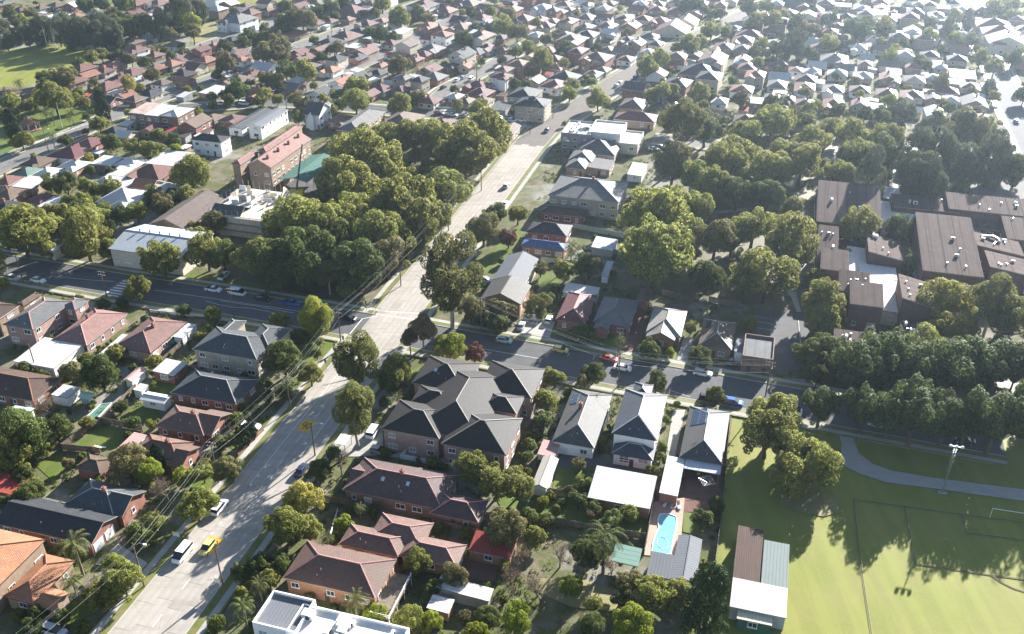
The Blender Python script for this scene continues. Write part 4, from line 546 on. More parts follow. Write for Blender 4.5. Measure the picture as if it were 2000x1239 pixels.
O 134.6 478.9 2.4;R -222.8 614.3 1.4;L 205.7 378.9 2.0;D -172.7 492.1 3.2;R 274 621.6 3.2;D 135.7 379.7 1.6;O 201.6 393 2.4;O 221.1 561.2 3.2;
D -155.3 504.7 3.8;R -204.7 505.2 1.4;D 200.5 592.4 2.0;L 46 533.9 2.4;Y 202.6 492.8 3.8;D 125.5 382.8 3.8;R 146.2 380.6 2.4;R -171.4 372.7 3.8;
R 72.9 445 1.4;C 257.6 547.8 1.4;R 92.8 586 2.4;O 153.6 494.8 3.2;D 266.6 556 2.0;R 22.2 380.3 1.4;R -218.2 639.8 2.4;R -36.4 365.5 3.8;
D -107 577.8 3.2;R -278.8 533.1 2.0;D 132.1 460.9 2.8;C -14.4 550.8 2.4;O 190.7 542.7 1.4;R 244.4 438.3 1.4;D 322.2 626.7 3.2;O -202.5 497.1 3.2;
O 267.3 566.7 2.4;L 106.6 627.6 2.4;R -166.9 392.5 2.0;L -207.3 379.8 2.0;D -53 573.6 2.8;D -6.6 457.9 1.4;C -202.7 566.5 2.0;D 228.8 498.4 2.8;
R 164.3 576.6 3.8;L -87.6 384.3 1.4;R -275.4 621.9 2.8;Y 68.2 604.4 2.0;R 162.1 390.8 2.0;R 8.9 489.3 2.0;D -109.6 519.6 2.8;C 192.7 342.7 2.4;
O 65.8 537.3 2.8;R -183.5 397.5 1.4;R 68.5 427.7 2.4;O -119.9 329.9 2.4;L -135.6 389.9 2.8;G -52.3 468.2 2.4;D 195.9 364.6 2.8;Y -203 423.3 1.6;
D 211.2 505.9 3.8;O 232.6 545.8 2.8;D -200.5 558.3 2.8;R 15.1 563.8 2.8;D -137.5 601.2 1.6;S -1.6 118.1 0.9;S -164.6 275.7 1.1;S -87.5 199.9 0.7;
S -24.1 186.9 0.7;S -3 252 1.3;S 44.1 220.8 1.1;S -3.4 114.9 0.7;S -104.7 206.5 0.7;S 4.1 251.8 1.1;S 30.5 226.5 0.9;S -99.7 217.2 1.3;
S -62.8 165.1 1.1;S -5.1 121.2 1.1;S -84.1 205.5 0.7;S -109.9 170.8 1.3;S 9.9 144 1.1;S -86.2 166.4 0.9;S 14.6 151.6 0.9;S -21.5 121.4 0.9;
S 14 228.4 1.3;S -109.4 197.4 0.8;S -7.8 236.7 0.9;S -34.5 150 1.1;S -62.4 168.7 0.9;S -99.3 194.2 0.9;S -65.7 158.9 1.1;S -0.4 256.9 0.8;
S -20.9 117.1 0.9;S -76.3 163.7 0.7;S -31 156.5 0.9;S -65.8 172.8 0.9;S -20.3 158 0.7;S -19.3 122.4 0.8;S -77 207.8 1.3;S 32.5 265.9 1.1;
S -27.3 139.4 0.9;S -19.9 156 0.9;S -34.5 133.1 1.3;S 5.7 144.9 0.9;S -128.7 203.5 0.8;S 7.3 164.1 0.9;S -77.5 193.3 0.7;S -14.5 155 1.1;
S -12.8 134.2 0.8;S -21.6 112.3 0.9;S -63.9 161.5 0.9;S -91.6 143 0.9;S 1.7 159.5 0.8;S 29.8 127.9 0.9;S -86.5 185.6 1.3;S 36.3 175.4 0.8;
S -26.8 175.2 0.8;S -94.2 192.8 1.3;S -119.5 205.9 1.1;S -86.5 114.3 1.3;S -70.5 189.6 1.3;S 10.7 170.7 1.1;S -7.5 186.2 1.3;S -158.5 275.9 0.8;
S -121.2 206.8 1.3;S -22.8 111.8 0.7;S 3.3 153 1.1;S 35.4 123.8 0.9;S -17.2 115.1 0.8;S 37.6 220.3 1.3;S -24.3 182.9 0.9;S -58.8 185.5 1.3;
S 5.8 156.5 0.8;S -87.3 213.5 1.1;S -40.3 129.2 1.1;S -18.1 154.5 0.7;S 33.7 255.2 0.8;S -93.4 158.7 1.1;S 7 234.6 1.3;S 41.4 176 0.7;
S -117.6 190.8 1.3;S 26.7 285.7 0.7;S -8.2 234.4 0.9;S 32.2 158.4 1.1;S 30.1 244.5 1.3;S -105.3 205.2 0.7;S 8 145.7 1.1;S -9 134.9 1.3;
S -16 114.7 0.8;S 32.8 162 1.3;S -141.8 263.7 0.9;S 19.9 163.4 1.3;S -109.6 176.8 0.7;S -98.6 176.7 1.1;S 8.6 182.5 0.7;S -61 173.7 0.9;
S 44.2 176.7 1.3;S 13.3 182.6 1.3;S 46.6 174.7 0.9;S -86.1 158.5 1.3;S 44.8 222.2 0.8;S 43.9 174.6 0.8;S -20.2 124.5 0.8;S -107.8 267.3 0.8;
S -38.2 117.7 0.7;S -68 156.1 0.7;S -91.6 263.9 0.8;S -100 139 0.9;S -74 136.3 0.7;S -102.8 175.4 0.9;S 5.2 220.8 1.1;S -103.5 207.1 0.7;
S 38.9 287 0.9;S 3.4 264.6 1.1;S -89.5 215.6 0.8;S -79.2 176 0.7;S -92.8 130.9 1.1;S -85.1 129.9 1.3;S 22.5 131.4 0.9;S 1.5 190.1 1.3;
S -90.9 130.3 0.8;S -73.7 174.5 0.8;S 38.6 177.6 1.1;S -13.8 123.3 0.8;S 26.6 268.1 1.3;S -15.2 132.6 1.1;S -83.6 203.5 0.7;S 1.5 149.7 0.8;
S -10.6 131 0.9;S 21.7 169.6 0.8;S -3 138.9 0.8;S -81.1 171.3 0.8;S -89.1 191.1 0.7;S 18.8 235.1 1.3;S -37.4 114.7 0.8;S 35.7 172 1.1;
S -87 150.8 1.3;S 37.3 203.9 1.3;S -89.8 145.3 0.9;S -92 217.1 0.8;S -60.2 176.2 1.3;S -98.6 178.8 0.9;S -84.7 114.2 0.7;S -129.9 224.7 0.7;
S 25 152.7 0.7;S -32.6 141.7 1.3;S -65.3 189.4 1.3;S -74.4 176.7 0.7;S 40.1 202.7 0.7;S -90.7 183.4 0.9;S -26 173.2 1.1;S -83.4 194.9 1.1;
S 35.6 125.8 1.3;S -79.4 164.3 0.9;S -98.3 275.7 0.7;S -66.8 203.7 0.8;S -5.1 133.8 0.7;S 21 152.3 1.1;S -31 112.7 1.1;S -97.7 277.7 0.8;
S 16.3 181.7 0.7;S -106.7 202.7 0.9;S 12.6 280.4 1.1;S -6.1 115.7 0.8;S 21 140.4 0.9;S 22.7 261.3 0.9;S 27.6 226.7 0.7;S -14.6 136.2 1.3;
S 33.3 157.2 1.1;S -81.1 155.3 0.7;S -78.2 121.1 0.7;S -28.2 140.9 1.3;S -32.7 155.8 0.7;S -75.9 146.8 0.7;S 31.5 255.8 0.8;D -54 180.8 2.4;
D -29.2 192.7 2.0;D -91.1 175.8 1.7;D 19.3 136.6 2.4;O -61.2 162.6 1.7;O -49.6 199 1.4;D -122 227.9 1.4;D -10.9 244.2 2.4;R -73.5 121.8 1.7;
D -108.8 225.5 1.7;R -48.4 118.4 1.7;R -49.8 204.8 1.4;R -99.1 149 1.4;D 16.5 140.9 1.7;O 55.6 222.9 1.4;D 34.6 120.9 2.4;D -29.7 177.8 1.7;
R -65.8 155.4 1.4;D -113.2 223.9 2.0;R 14.6 116.1 1.7;D -24 177.2 2.0;R -96.5 170.1 1.7;R -89.4 194.4 2.0;L 10.7 119.8 2.4;B 36.5 179.7 1.7;
O 11.5 146.7 1.4;O -0.5 136.9 2.0;O -94.9 155.5 1.4;L -147.5 236.1 2.0;D -86 169.8 1.7;D 10.8 227.6 1.7;O 17.1 184.8 2.0;D -109.9 190.2 1.4;
R -106.7 195.7 2.4;D 12.7 233.5 1.7;R 23.3 139.6 2.0;D -104.1 191.4 2.0;R -81.5 207.6 2.0;R -1.7 125.6 1.4;D 19.8 116.7 2.0;O 14.3 155 1.4;
D 37.3 137.6 2.4;L -6.3 109.3 2.4;R -70.5 137.2 2.0;D -4.4 112.7 2.4;R -64.7 151.2 2.4;D -57.6 179.9 1.7;B 15.4 138.5 1.7;D -102.2 142.7 1.7;
R -80.7 210.5 1.7;L -81.7 169.2 1.4;L 40.4 199.4 1.4;L -20.4 226.6 2.0;B 51.6 228.6 1.7;D -46.1 243 2.4;D -38.7 158.5 1.7;O -8.4 113.3 1.4;
O -18 232.8 1.4;L 6.2 143.2 1.4;D -55.4 206.1 2.4;
"""
CARS = [
 (-62.7, 129.8, 254.2, 'white', 'van', 'white van driving down the wide main road'),
 (-58.5, 131.4, 254.2, 'yellow', 'hatch', 'yellow hatchback beside the white van on the yellow patch'),
 (-59.2, 142.8, 74.2, 'white', 'wagon', 'white station wagon parked at the kerb near the pruned tree'),
 (-44.9, 154.5, 74.2, 'navy', 'sedan', 'navy sedan parked under the trees by main road'),
 (-59.6, 170.4, -18.5, 'white', 'sedan', 'white sedan in the drive of the pink-ridged bungalow'),
 (-79.4, 111.5, -18.5, 'silver', 'wagon', 'silver station wagon at the bottom edge driveway'),
 (-31.3, 168.1, 74.2, 'white', 'van', 'white van parked beside the dark apartment complex'),
 (-29.3, 161.3, -18.5, 'silver', 'hatch', 'silver hatchback parked behind the bin enclosure of the apartments'),
 (-147.9, 242.6, -18.5, 'silver', 'wagon', 'silver station wagon at the left end of the cross street'),
 (-139.4, 241.0, -18.5, 'white', 'sedan', 'white sedan parked by the small palm verge'),
 (-86.2, 235.3, -18.5, 'white', 'ute', 'white ute first in line on the shaded street'),
 (-78.7, 233.2, -18.5, 'white', 'van', 'white van second in line on the shaded street'),
 (-70.8, 230.1, -18.5, 'black', 'sedan', 'black sedan between white van and blue ute'),
 (-61.9, 227.2, -18.5, 'blue', 'ute', 'blue ute on the shaded street near the junction'),
 (-85.5, 244.2, 74.2, 'white', 'ute', 'white ute parked under trees in the school drive'),
 (-44.7, 218.9, -18.5, 'black', 'sedan', 'black sedan waiting at the junction beside the pole'),
 (-1.9, 207.2, -18.5, 'aqua', 'hatch', 'aqua hatchback near the round lime tree on the cross street'),
 (12.6, 202.6, -18.5, 'yellow', 'hatch', 'yellow hatchback parked by the verge on cross street'),
 (24.6, 198.5, -18.5, 'red', 'sedan', 'red sedan parked at the sunny kerb opposite the white sedan'),
 (27.7, 194.2, -18.5, 'white', 'sedan', 'white sedan in the middle of the cross street'),
 (2.5, 215.0, 74.2, 'silver', 'sedan', 'silver sedan in the drive beside the dark hall'),
 (10.1, 218.3, 74.2, 'white', 'hatch', 'white hatchback under the carport of the maroon cottage'),
 (-7.8, 241.0, -18.5, 'silver', 'wagon', 'silver station wagon beside the grey metal hall'),
 (-21.8, 268.2, 74.2, 'black', 'sedan', 'black sedan first of the cluster beyond the gum'),
 (-18.8, 267.4, 74.2, 'red', 'hatch', 'red hatchback in the cluster beyond the gum'),
 (-15.3, 265.9, 74.2, 'silver', 'sedan', 'silver sedan last of the cluster beyond the gum'),
 (47.3, 191.7, -18.5, 'white', 'wagon', 'white station wagon by the tree opposite the brick substation'),
 (46.8, 180.7, -18.5, 'black', 'wagon', 'black station wagon under the small tree below the street'),
 (52.3, 179.3, -18.5, 'blue', 'wagon', 'blue station wagon next to the black wagon on the street'),
 (65.2, 176.0, -18.5, 'white', 'van', 'white van near the round tree at street corner'),
 (55.3, 197.3, 74.2, 'navy', 'hatch', 'navy hatchback in front of the solar roofed brown house'),
 (83.4, 170.8, -18.5, 'mint', 'hatch', 'mint hatchback half hidden under fig trees'),
 (100.8, 164.8, -18.5, 'black', 'wagon', 'black station wagon in deep shade behind the field lamp'),
 (14.4, 374.5, 254.0, 'black', 'sedan', 'black sedan at the upper junction by the white shops'),
 (-2.0, 314.2, 74.2, 'silver', 'wagon', 'silver station wagon parked on the upper main road'),
 (-2.5, 297.8, 74.2, 'white', 'sedan', 'white sedan parked below the silver wagon on main road'),
 (-32.0, 397.7, -18.9, 'black', 'wagon', 'black station wagon in the car park row behind the school trees'),
 (-26.0, 395.6, -18.4, 'silver', 'sedan', 'silver sedan in the car park row behind the school trees'),
 (-21.0, 393.4, -17.9, 'navy', 'sedan', 'navy sedan last of the cluster beyond the gum'),
 (-17.5, 396.3, -18.5, 'white', 'sedan', 'white sedan in the car park row behind the school trees'),
 (-12.5, 391.3, -17.4, 'white', 'hatch', 'white hatchback in the car park row behind the school trees'),
 (-8.5, 392.7, -17.7, 'black', 'sedan', 'black sedan in the car park row behind the school trees'),
 (-5.8, 389.2, -17.0, 'white', 'van', 'white van in the car park row behind the school trees'),
 (-2.0, 392.0, -17.6, 'silver', 'sedan', 'second silver sedan in the car park row behind the school trees'),
 (0.0, 387.9, -16.6, 'white', 'hatch', 'second white hatchback in the car park row behind the school trees'),
 (4.0, 388.5, -16.8, 'white', 'sedan', 'white sedan in the drive beside the dark hall'),
 (56.5, 352.8, -16.0, 'white', 'sedan', 'white sedan parked beside the upper main road'),
 (59.5, 355.2, -16.0, 'silver', 'hatch', 'silver hatchback parked beside the upper main road'),
 (70.6, 411.8, -22.0, 'silver', 'sedan', 'silver sedan parked near the road bend'),
 (73.7, 411.0, -21.4, 'navy', 'wagon', 'navy station wagon parked near the road bend'),
 (61.1, 454.1, 65.0, 'blue', 'van', 'blue van parked near the road bend'),
 (59.5, 444.4, 65.0, 'black', 'sedan', 'black sedan parked near the road bend'),
 (52.4, 445.3, 65.0, 'white', 'sedan', 'white sedan parked near the road bend'),
 (50.1, 440.1, 65.0, 'silver', 'sedan', 'second silver sedan parked near the road bend'),
 (-26.8, 449.7, 65.0, 'white', 'sedan', 'white sedan parked above the school grove'),
 (-24.0, 454.1, 65.0, 'silver', 'hatch', 'silver hatchback parked above the school grove'),
 (-19.8, 451.4, 65.0, 'white', 'van', 'white van parked above the school grove'),
 (-32.8, 437.5, 65.0, 'black', 'sedan', 'black sedan parked above the school grove'),
 (-132.3, 411.8, -22.0, 'white', 'sedan', 'white sedan parked between oval and white mansion'),
 (-121.6, 411.8, -22.0, 'white', 'van', 'white van parked between oval and white mansion'),
 (-99.4, 552.6, 65.0, 'white', 'sedan', 'white sedan parked in the far left suburb'),
 (-119.9, 512.2, 65.0, 'silver', 'sedan', 'silver sedan parked between oval and white mansion'),
 (166.5, 319.6, -16.0, 'silver', 'wagon', 'silver station wagon parked in the belt behind the brown school'),
 (216.8, 386.5, 73.9, 'blue', 'sedan', 'blue sedan parked in the right-hand house grid'),
 (-142.4, 451.4, -25.0, 'red', 'hatch', 'red hatchback parked between oval and white mansion'),
 (-144.6, 450.5, -25.0, 'white', 'hatch', 'white hatchback parked between oval and white mansion'),
]
POLES = [(-67.4, 122.0, 11.0, 'lamp'), (-53.1, 122.4, 10.0, 'plain'), (-51.9, 176.8, 10.0, 'wood'), (-43.1, 160.1, 9.0, 'lamp'), (-61.7, 150.9, 11.0, 'wood'), (-44.3, 204.1, 12.0, 'wood'), (-32.4, 238.3, 11.0, 'wood'), (-20.8, 276.5, 11.0, 'wood'), (-11.0, 310.4, 11.0, 'wood'), (-8.2, 211.8, 11.0, 'wood'), (25.8, 186.5, 10.0, 'wood'), (60.8, 182.6, 10.0, 'wood'), (26.9, 199.6, 9.0, 'plain'), (-115.2, 230.6, 9.0, 'wood'), (-76.4, 220.5, 9.0, 'wood'), (-143.8, 240.8, 11.0, 'wood'), (-119.0, 193.7, 8.0, 'plain'), (7.5, 372.3, 11.0, 'wood'), (18.7, 337.9, 9.0, 'lamp'), (-101.0, 406.2, 11.0, 'wood'), (-170.7, 383.5, 10.0, 'lamp'), (-183.0, 349.2, 10.0, 'lamp'), (-120.6, 293.9, 9.0, 'plain'), (17.8, 392.5, 11.0, 'wood'), (57.4, 497.3, 10.0, 'wood'), (-99.2, 519.1, 9.0, 'wood'), (-38.1, 440.4, 9.0, 'wood')]
ROADS = {'main_road': {'pts': [(-82.0, 45.0), (-63.2, 111.2), (6.3, 357.0), (14.0, 380.0), (27.0, 402.0), (47.0, 441.0), (83.0, 503.0), (118.0, 556.0), (175.0, 640.0)], 'w': 12.6}, 'cross_street': {'pts': [(109.9, 165.6), (43.5, 187.6), (0.0, 202.1), (-35.6, 214.2), (-79.6, 228.5), (-115.3, 238.9), (-145.2, 248.7), (-170.3, 255.6)], 'w': 12.4}, 'park_street': {'pts': [(-215.0, 270.0), (-194.5, 332.5), (-184.5, 364.0), (-173.0, 405.0), (-165.0, 417.0), (-143.0, 463.0), (-122.0, 510.0), (-77.0, 596.0), (-55.0, 640.0)], 'w': 9.5}, 'shop_street': {'pts': [(13.0, 386.0), (-34.0, 398.0), (-70.0, 407.0), (-106.0, 417.0), (-135.0, 409.0), (-170.0, 404.0)], 'w': 9.5}, 'garden_street': {'pts': [(-107.0, 415.0), (-91.0, 453.6), (-75.0, 487.0), (-58.0, 530.6), (-30.0, 600.0)], 'w': 8.5}, 'oval_street': {'pts': [(-210.0, 432.0), (-195.0, 462.7), (-170.0, 519.0), (-140.0, 590.0)], 'w': 8}, 'middle_street': {'pts': [(-36.0, 400.0), (-34.0, 432.0), (-19.0, 458.0), (-5.0, 489.0), (20.0, 545.0)], 'w': 8}, 'far_street': {'pts': [(205.0, 345.0), (214.0, 374.0), (229.0, 420.0), (243.0, 458.0), (262.0, 520.0), (285.0, 600.0)], 'w': 9}, 'back_lane': {'pts': [(58.0, 366.0), (75.0, 361.0), (100.0, 352.0), (150.0, 340.0), (206.0, 331.0)], 'w': 8.5}}
PATCHES = [
 ('sports_field', 'field', 'sunlit mown sports field with burnt line marks', [(52.0, 177.4), (67.4, 177.4), (83.3, 174.4), (118.1, 165.3), (92.4, 107.9), (33.1, 107.9), (42.3, 142.2)]),
 ('oval_lawn', 'field', 'pale mown cricket oval behind the houses', [(-281.5, 507.9), (-265.7, 517.2), (-232.9, 520.1), (-222.6, 515.6), (-218.9, 507.9), (-219.8, 495.0), (-222.3, 469.1), (-232.3, 442.9), (-248.1, 438.6)]),
 ('park_lawn', 'lawn', 'corner park lawn with rotunda and palms', [(-200.6, 339.5), (-188.4, 366.3), (-178.7, 391.8), (-185.4, 408.3), (-209.3, 405.6), (-228.9, 398.0)]),
 ('far_field', 'field', 'far sunlit playing field at the top edge', [(-182.4, 622.3), (-141.1, 619.2), (-147.1, 652.3), (-185.4, 652.3)]),
 ('grass_paddock', 'drygrass', 'dry grass paddock behind the tree belt', [(-192.2, 568.1), (-181.9, 577.5), (-153.9, 564.9), (-158.0, 545.0), (-162.8, 534.1), (-179.5, 525.9)]),
 ('car_park', 'asphalt', 'small asphalt car park beside the brick substation', [(67.8, 224.2), (82.1, 224.2), (75.7, 196.0), (64.9, 191.5), (69.8, 209.4), (65.0, 210.8)]),
 ('school_yard', 'asphalt', 'asphalt school yard between hall and green shelter', [(-104.3, 305.2), (-88.5, 332.5), (-69.6, 329.9), (-63.6, 317.1), (-68.0, 281.3), (-94.1, 277.2)]),
 ('parking_strip', 'asphalt', 'asphalt parking strip below the corner pub', [(-40.6, 393.0), (-35.1, 403.1), (-10.2, 398.0), (4.7, 385.7), (3.1, 376.4)]),
 ('lawn', 'lawn', 'fenced back lawn left of the curved-porch house', [(-98.2, 162.0), (-94.4, 171.2), (-85.1, 168.2), (-86.3, 163.6), (-90.6, 161.4)]),
 ('lawn', 'lawn', 'front lawn under the wires by the curved porch', [(-70.7, 154.4), (-67.4, 159.1), (-63.5, 156.8), (-63.2, 149.4), (-67.4, 149.7)]),
 ('lawn', 'lawn', 'clipped front lawn beside the pink-ridged bungalow', [(-65.0, 164.6), (-61.8, 169.2), (-58.2, 166.2), (-61.2, 162.0)]),
 ('lawn', 'lawn', 'front garden lawn of the slate house', [(-74.3, 135.4), (-69.3, 140.5), (-68.1, 138.9), (-71.7, 133.9)]),
 ('lawn', 'lawn', 'front lawn of the orange house by the small palms', [(-80.7, 116.4), (-77.4, 120.2), (-73.7, 115.6), (-77.8, 113.2)]),
 ('driveway', 'concrete', 'concrete drive to the two white garage doors', [(-78.7, 127.7), (-76.3, 133.2), (-66.4, 126.3), (-67.9, 122.8), (-72.5, 126.3)]),
 ('lawn', 'lawn', 'patchy back lawn beside the red shed', [(-102.8, 156.8), (-99.7, 162.3), (-95.0, 156.8), (-96.6, 151.4)]),
 ('lawn', 'lawn', 'small back lawn beside the long white shed', [(-90.1, 174.0), (-89.0, 179.3), (-82.6, 177.9), (-83.3, 173.6)]),
 ('lawn', 'lawn', 'shaded lawn behind the brick garage', [(-88.4, 184.9), (-87.7, 190.7), (-81.2, 187.2), (-83.0, 183.0)]),
 ('lawn', 'lawn', 'corner lawn with garden bed at the junction', [(-57.1, 197.6), (-54.9, 207.2), (-48.4, 213.6), (-45.0, 207.2), (-50.8, 197.6)]),
 ('lawn', 'lawn', 'verge lawn with the small palm by the crossing', [(-134.3, 234.7), (-132.8, 238.5), (-118.2, 234.7), (-112.9, 231.5), (-116.5, 228.8)]),
 ('lawn', 'lawn', 'green strip under the trees beside the white ute', [(-120.5, 250.5), (-82.7, 243.5), (-58.5, 233.6), (-58.8, 229.9), (-92.9, 241.8), (-119.0, 246.4)]),
 ('lawn', 'lawn', 'sunny front lawns beside the upper main road', [(-9.4, 256.6), (-2.2, 270.8), (3.0, 281.9), (3.5, 270.8), (-3.8, 251.7), (-8.0, 245.8)]),
 ('lawn', 'lawn', 'sunny back lawn behind the dark hall', [(5.9, 240.1), (9.8, 247.6), (15.5, 243.5), (10.4, 235.7)]),
 ('lawn', 'lawn', 'front lawn of the pale grey tiled house', [(34.7, 205.4), (43.9, 207.2), (41.6, 198.5), (33.1, 199.3)]),
 ('lawn', 'lawn', 'front lawns of the maroon and grey houses', [(11.7, 215.4), (29.6, 209.9), (28.1, 204.5), (10.1, 210.8)]),
 ('driveway', 'concrete', 'concrete drives below the dark gabled hall', [(0.5, 217.4), (11.8, 218.3), (9.5, 207.2), (3.8, 208.1)]),
 ('driveway', 'brickpave', 'long dark brick driveway between the grey and pale houses', [(36.0, 227.8), (39.2, 227.3), (31.8, 200.6), (28.5, 201.9)]),
 ('driveway', 'concrete', 'pale drive beside the pale grey tiled house', [(45.5, 209.4), (48.0, 209.0), (43.7, 194.3), (41.0, 195.6)]),
 ('lawn', 'lawn', 'small lawn beside the apartment corner', [(-25.5, 193.5), (-20.1, 198.5), (-18.1, 196.8), (-22.9, 188.8)]),
 ('driveway', 'concrete', 'concrete forecourt beside the apartment bins', [(-42.9, 160.4), (-35.2, 167.5), (-29.5, 170.2), (-28.3, 160.4), (-34.1, 159.8), (-39.6, 159.8)]),
 ('courtyard', 'concrete', 'apartment garden courtyard with low white walls', [(-27.1, 159.8), (-22.3, 162.9), (-10.5, 158.6), (-10.8, 156.2)]),
 ('lawn', 'lawn', 'sunny back lawn beside the long white shed', [(7.9, 146.9), (9.9, 156.2), (15.4, 155.0), (12.6, 145.8)]),
 ('courtyard', 'asphalt', 'dark paved yard behind the two-storey white house', [(10.7, 160.4), (18.5, 159.8), (31.0, 156.2), (28.7, 153.2), (10.1, 156.2)]),
 ('lawn', 'lawn', 'long back lawn below the orange brick garage', [(-3.6, 146.9), (15.9, 145.3), (27.4, 140.0), (25.8, 134.9), (9.7, 137.9), (-1.0, 140.5)]),
 ('driveway', 'concrete', 'long concrete drive between the white house and solar house', [(33.6, 159.8), (37.8, 177.1), (40.7, 177.1), (35.6, 159.8)]),
 ('courtyard', 'brickpave', 'brick paved courtyard with the rotary clothesline', [(37.0, 155.0), (44.9, 154.1), (42.1, 142.1), (34.7, 142.1)]),
 ('pool_deck', 'pinkpave', 'pinkish paved deck round the swimming pool', [(28.6, 145.0), (35.6, 146.4), (33.2, 135.4), (31.0, 129.4), (25.1, 130.1)]),
 ('lawn', 'lawn', 'strip lawn beside the pool deck', [(34.7, 142.1), (38.1, 141.5), (36.6, 135.4), (33.6, 136.4)]),
 ('lawn', 'drygrass', 'rough grass between bare trees in the bottom yard', [(4.4, 124.1), (12.4, 124.1), (20.7, 120.6), (19.5, 116.0), (10.7, 117.2), (4.3, 121.0)]),
 ('courtyard', 'brickpave', 'red paved yard beside the red roofed outbuilding', [(-9.1, 128.7), (-2.6, 127.3), (-3.2, 122.8), (-8.3, 124.1)]),
 ('dirt_patch', 'worn', 'bare dirt under the large field-side tree', [(55.6, 147.5), (61.3, 149.2), (67.2, 146.4), (66.2, 142.1), (62.6, 140.7), (57.9, 142.1), (54.8, 144.2)]),
 ('park_path', 'concrete', 'curved concrete path through the park', [(74.2, 170.2), (77.5, 170.2), (76.6, 165.5), (76.2, 161.1), (77.9, 157.4), (81.3, 155.0), (89.6, 152.6), (108.2, 148.6), (106.5, 145.0), (88.3, 149.2), (78.8, 151.2), (74.4, 153.8), (72.1, 156.2), (70.3, 158.0), (71.9, 159.8), (73.4, 164.2)]),
 ('concrete_strip', 'concrete', 'pale crossover beside the car park entrance', [(63.4, 190.7), (72.3, 189.8), (71.4, 184.1), (62.6, 184.8)]),
 ('school_path', 'concrete', 'path winding up beside the car park trees', [(80.6, 236.8), (81.9, 235.7), (80.9, 227.3), (80.3, 223.2), (79.1, 223.2), (79.7, 231.5), (79.0, 236.8)]),
 ('school_court', 'brickpave', 'paved court among the brown school blocks', [(104.7, 271.9), (115.4, 274.4), (131.6, 266.0), (122.5, 242.3), (107.8, 222.9), (100.0, 215.0), (95.2, 228.7), (100.5, 246.6)]),
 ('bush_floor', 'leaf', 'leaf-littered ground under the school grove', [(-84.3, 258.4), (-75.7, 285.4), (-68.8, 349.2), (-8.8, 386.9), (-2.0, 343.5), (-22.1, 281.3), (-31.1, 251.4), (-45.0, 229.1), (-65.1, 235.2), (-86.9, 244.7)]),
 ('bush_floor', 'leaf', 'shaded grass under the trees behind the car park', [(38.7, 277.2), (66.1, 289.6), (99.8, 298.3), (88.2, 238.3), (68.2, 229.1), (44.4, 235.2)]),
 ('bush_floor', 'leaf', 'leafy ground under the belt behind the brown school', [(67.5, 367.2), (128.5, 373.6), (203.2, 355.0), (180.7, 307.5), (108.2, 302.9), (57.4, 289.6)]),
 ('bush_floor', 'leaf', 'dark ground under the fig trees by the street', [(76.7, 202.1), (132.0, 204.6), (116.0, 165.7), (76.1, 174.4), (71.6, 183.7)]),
 ('lane_paving', 'oldasphalt', 'pale paved lane behind the school belt', [(168.1, 329.9), (191.4, 322.1), (179.9, 298.3), (159.6, 305.2)]),
]
POOLS = [
 ('pool_water', 'turquoise backyard swimming pool with steps', [(29.1, 139.7), (29.8, 141.4), (31.5, 141.4), (32.9, 140.7), (32.9, 139.2), (31.6, 134.9), (30.3, 130.3), (28.5, 130.0), (26.7, 130.4), (27.2, 132.9), (28.1, 135.4), (29.0, 137.4)]),
 ('pool_water', 'dull green backyard pool beside the fence', [(-98.9, 173.3), (-97.4, 179.1), (-95.0, 179.7), (-96.1, 173.0)]),
]
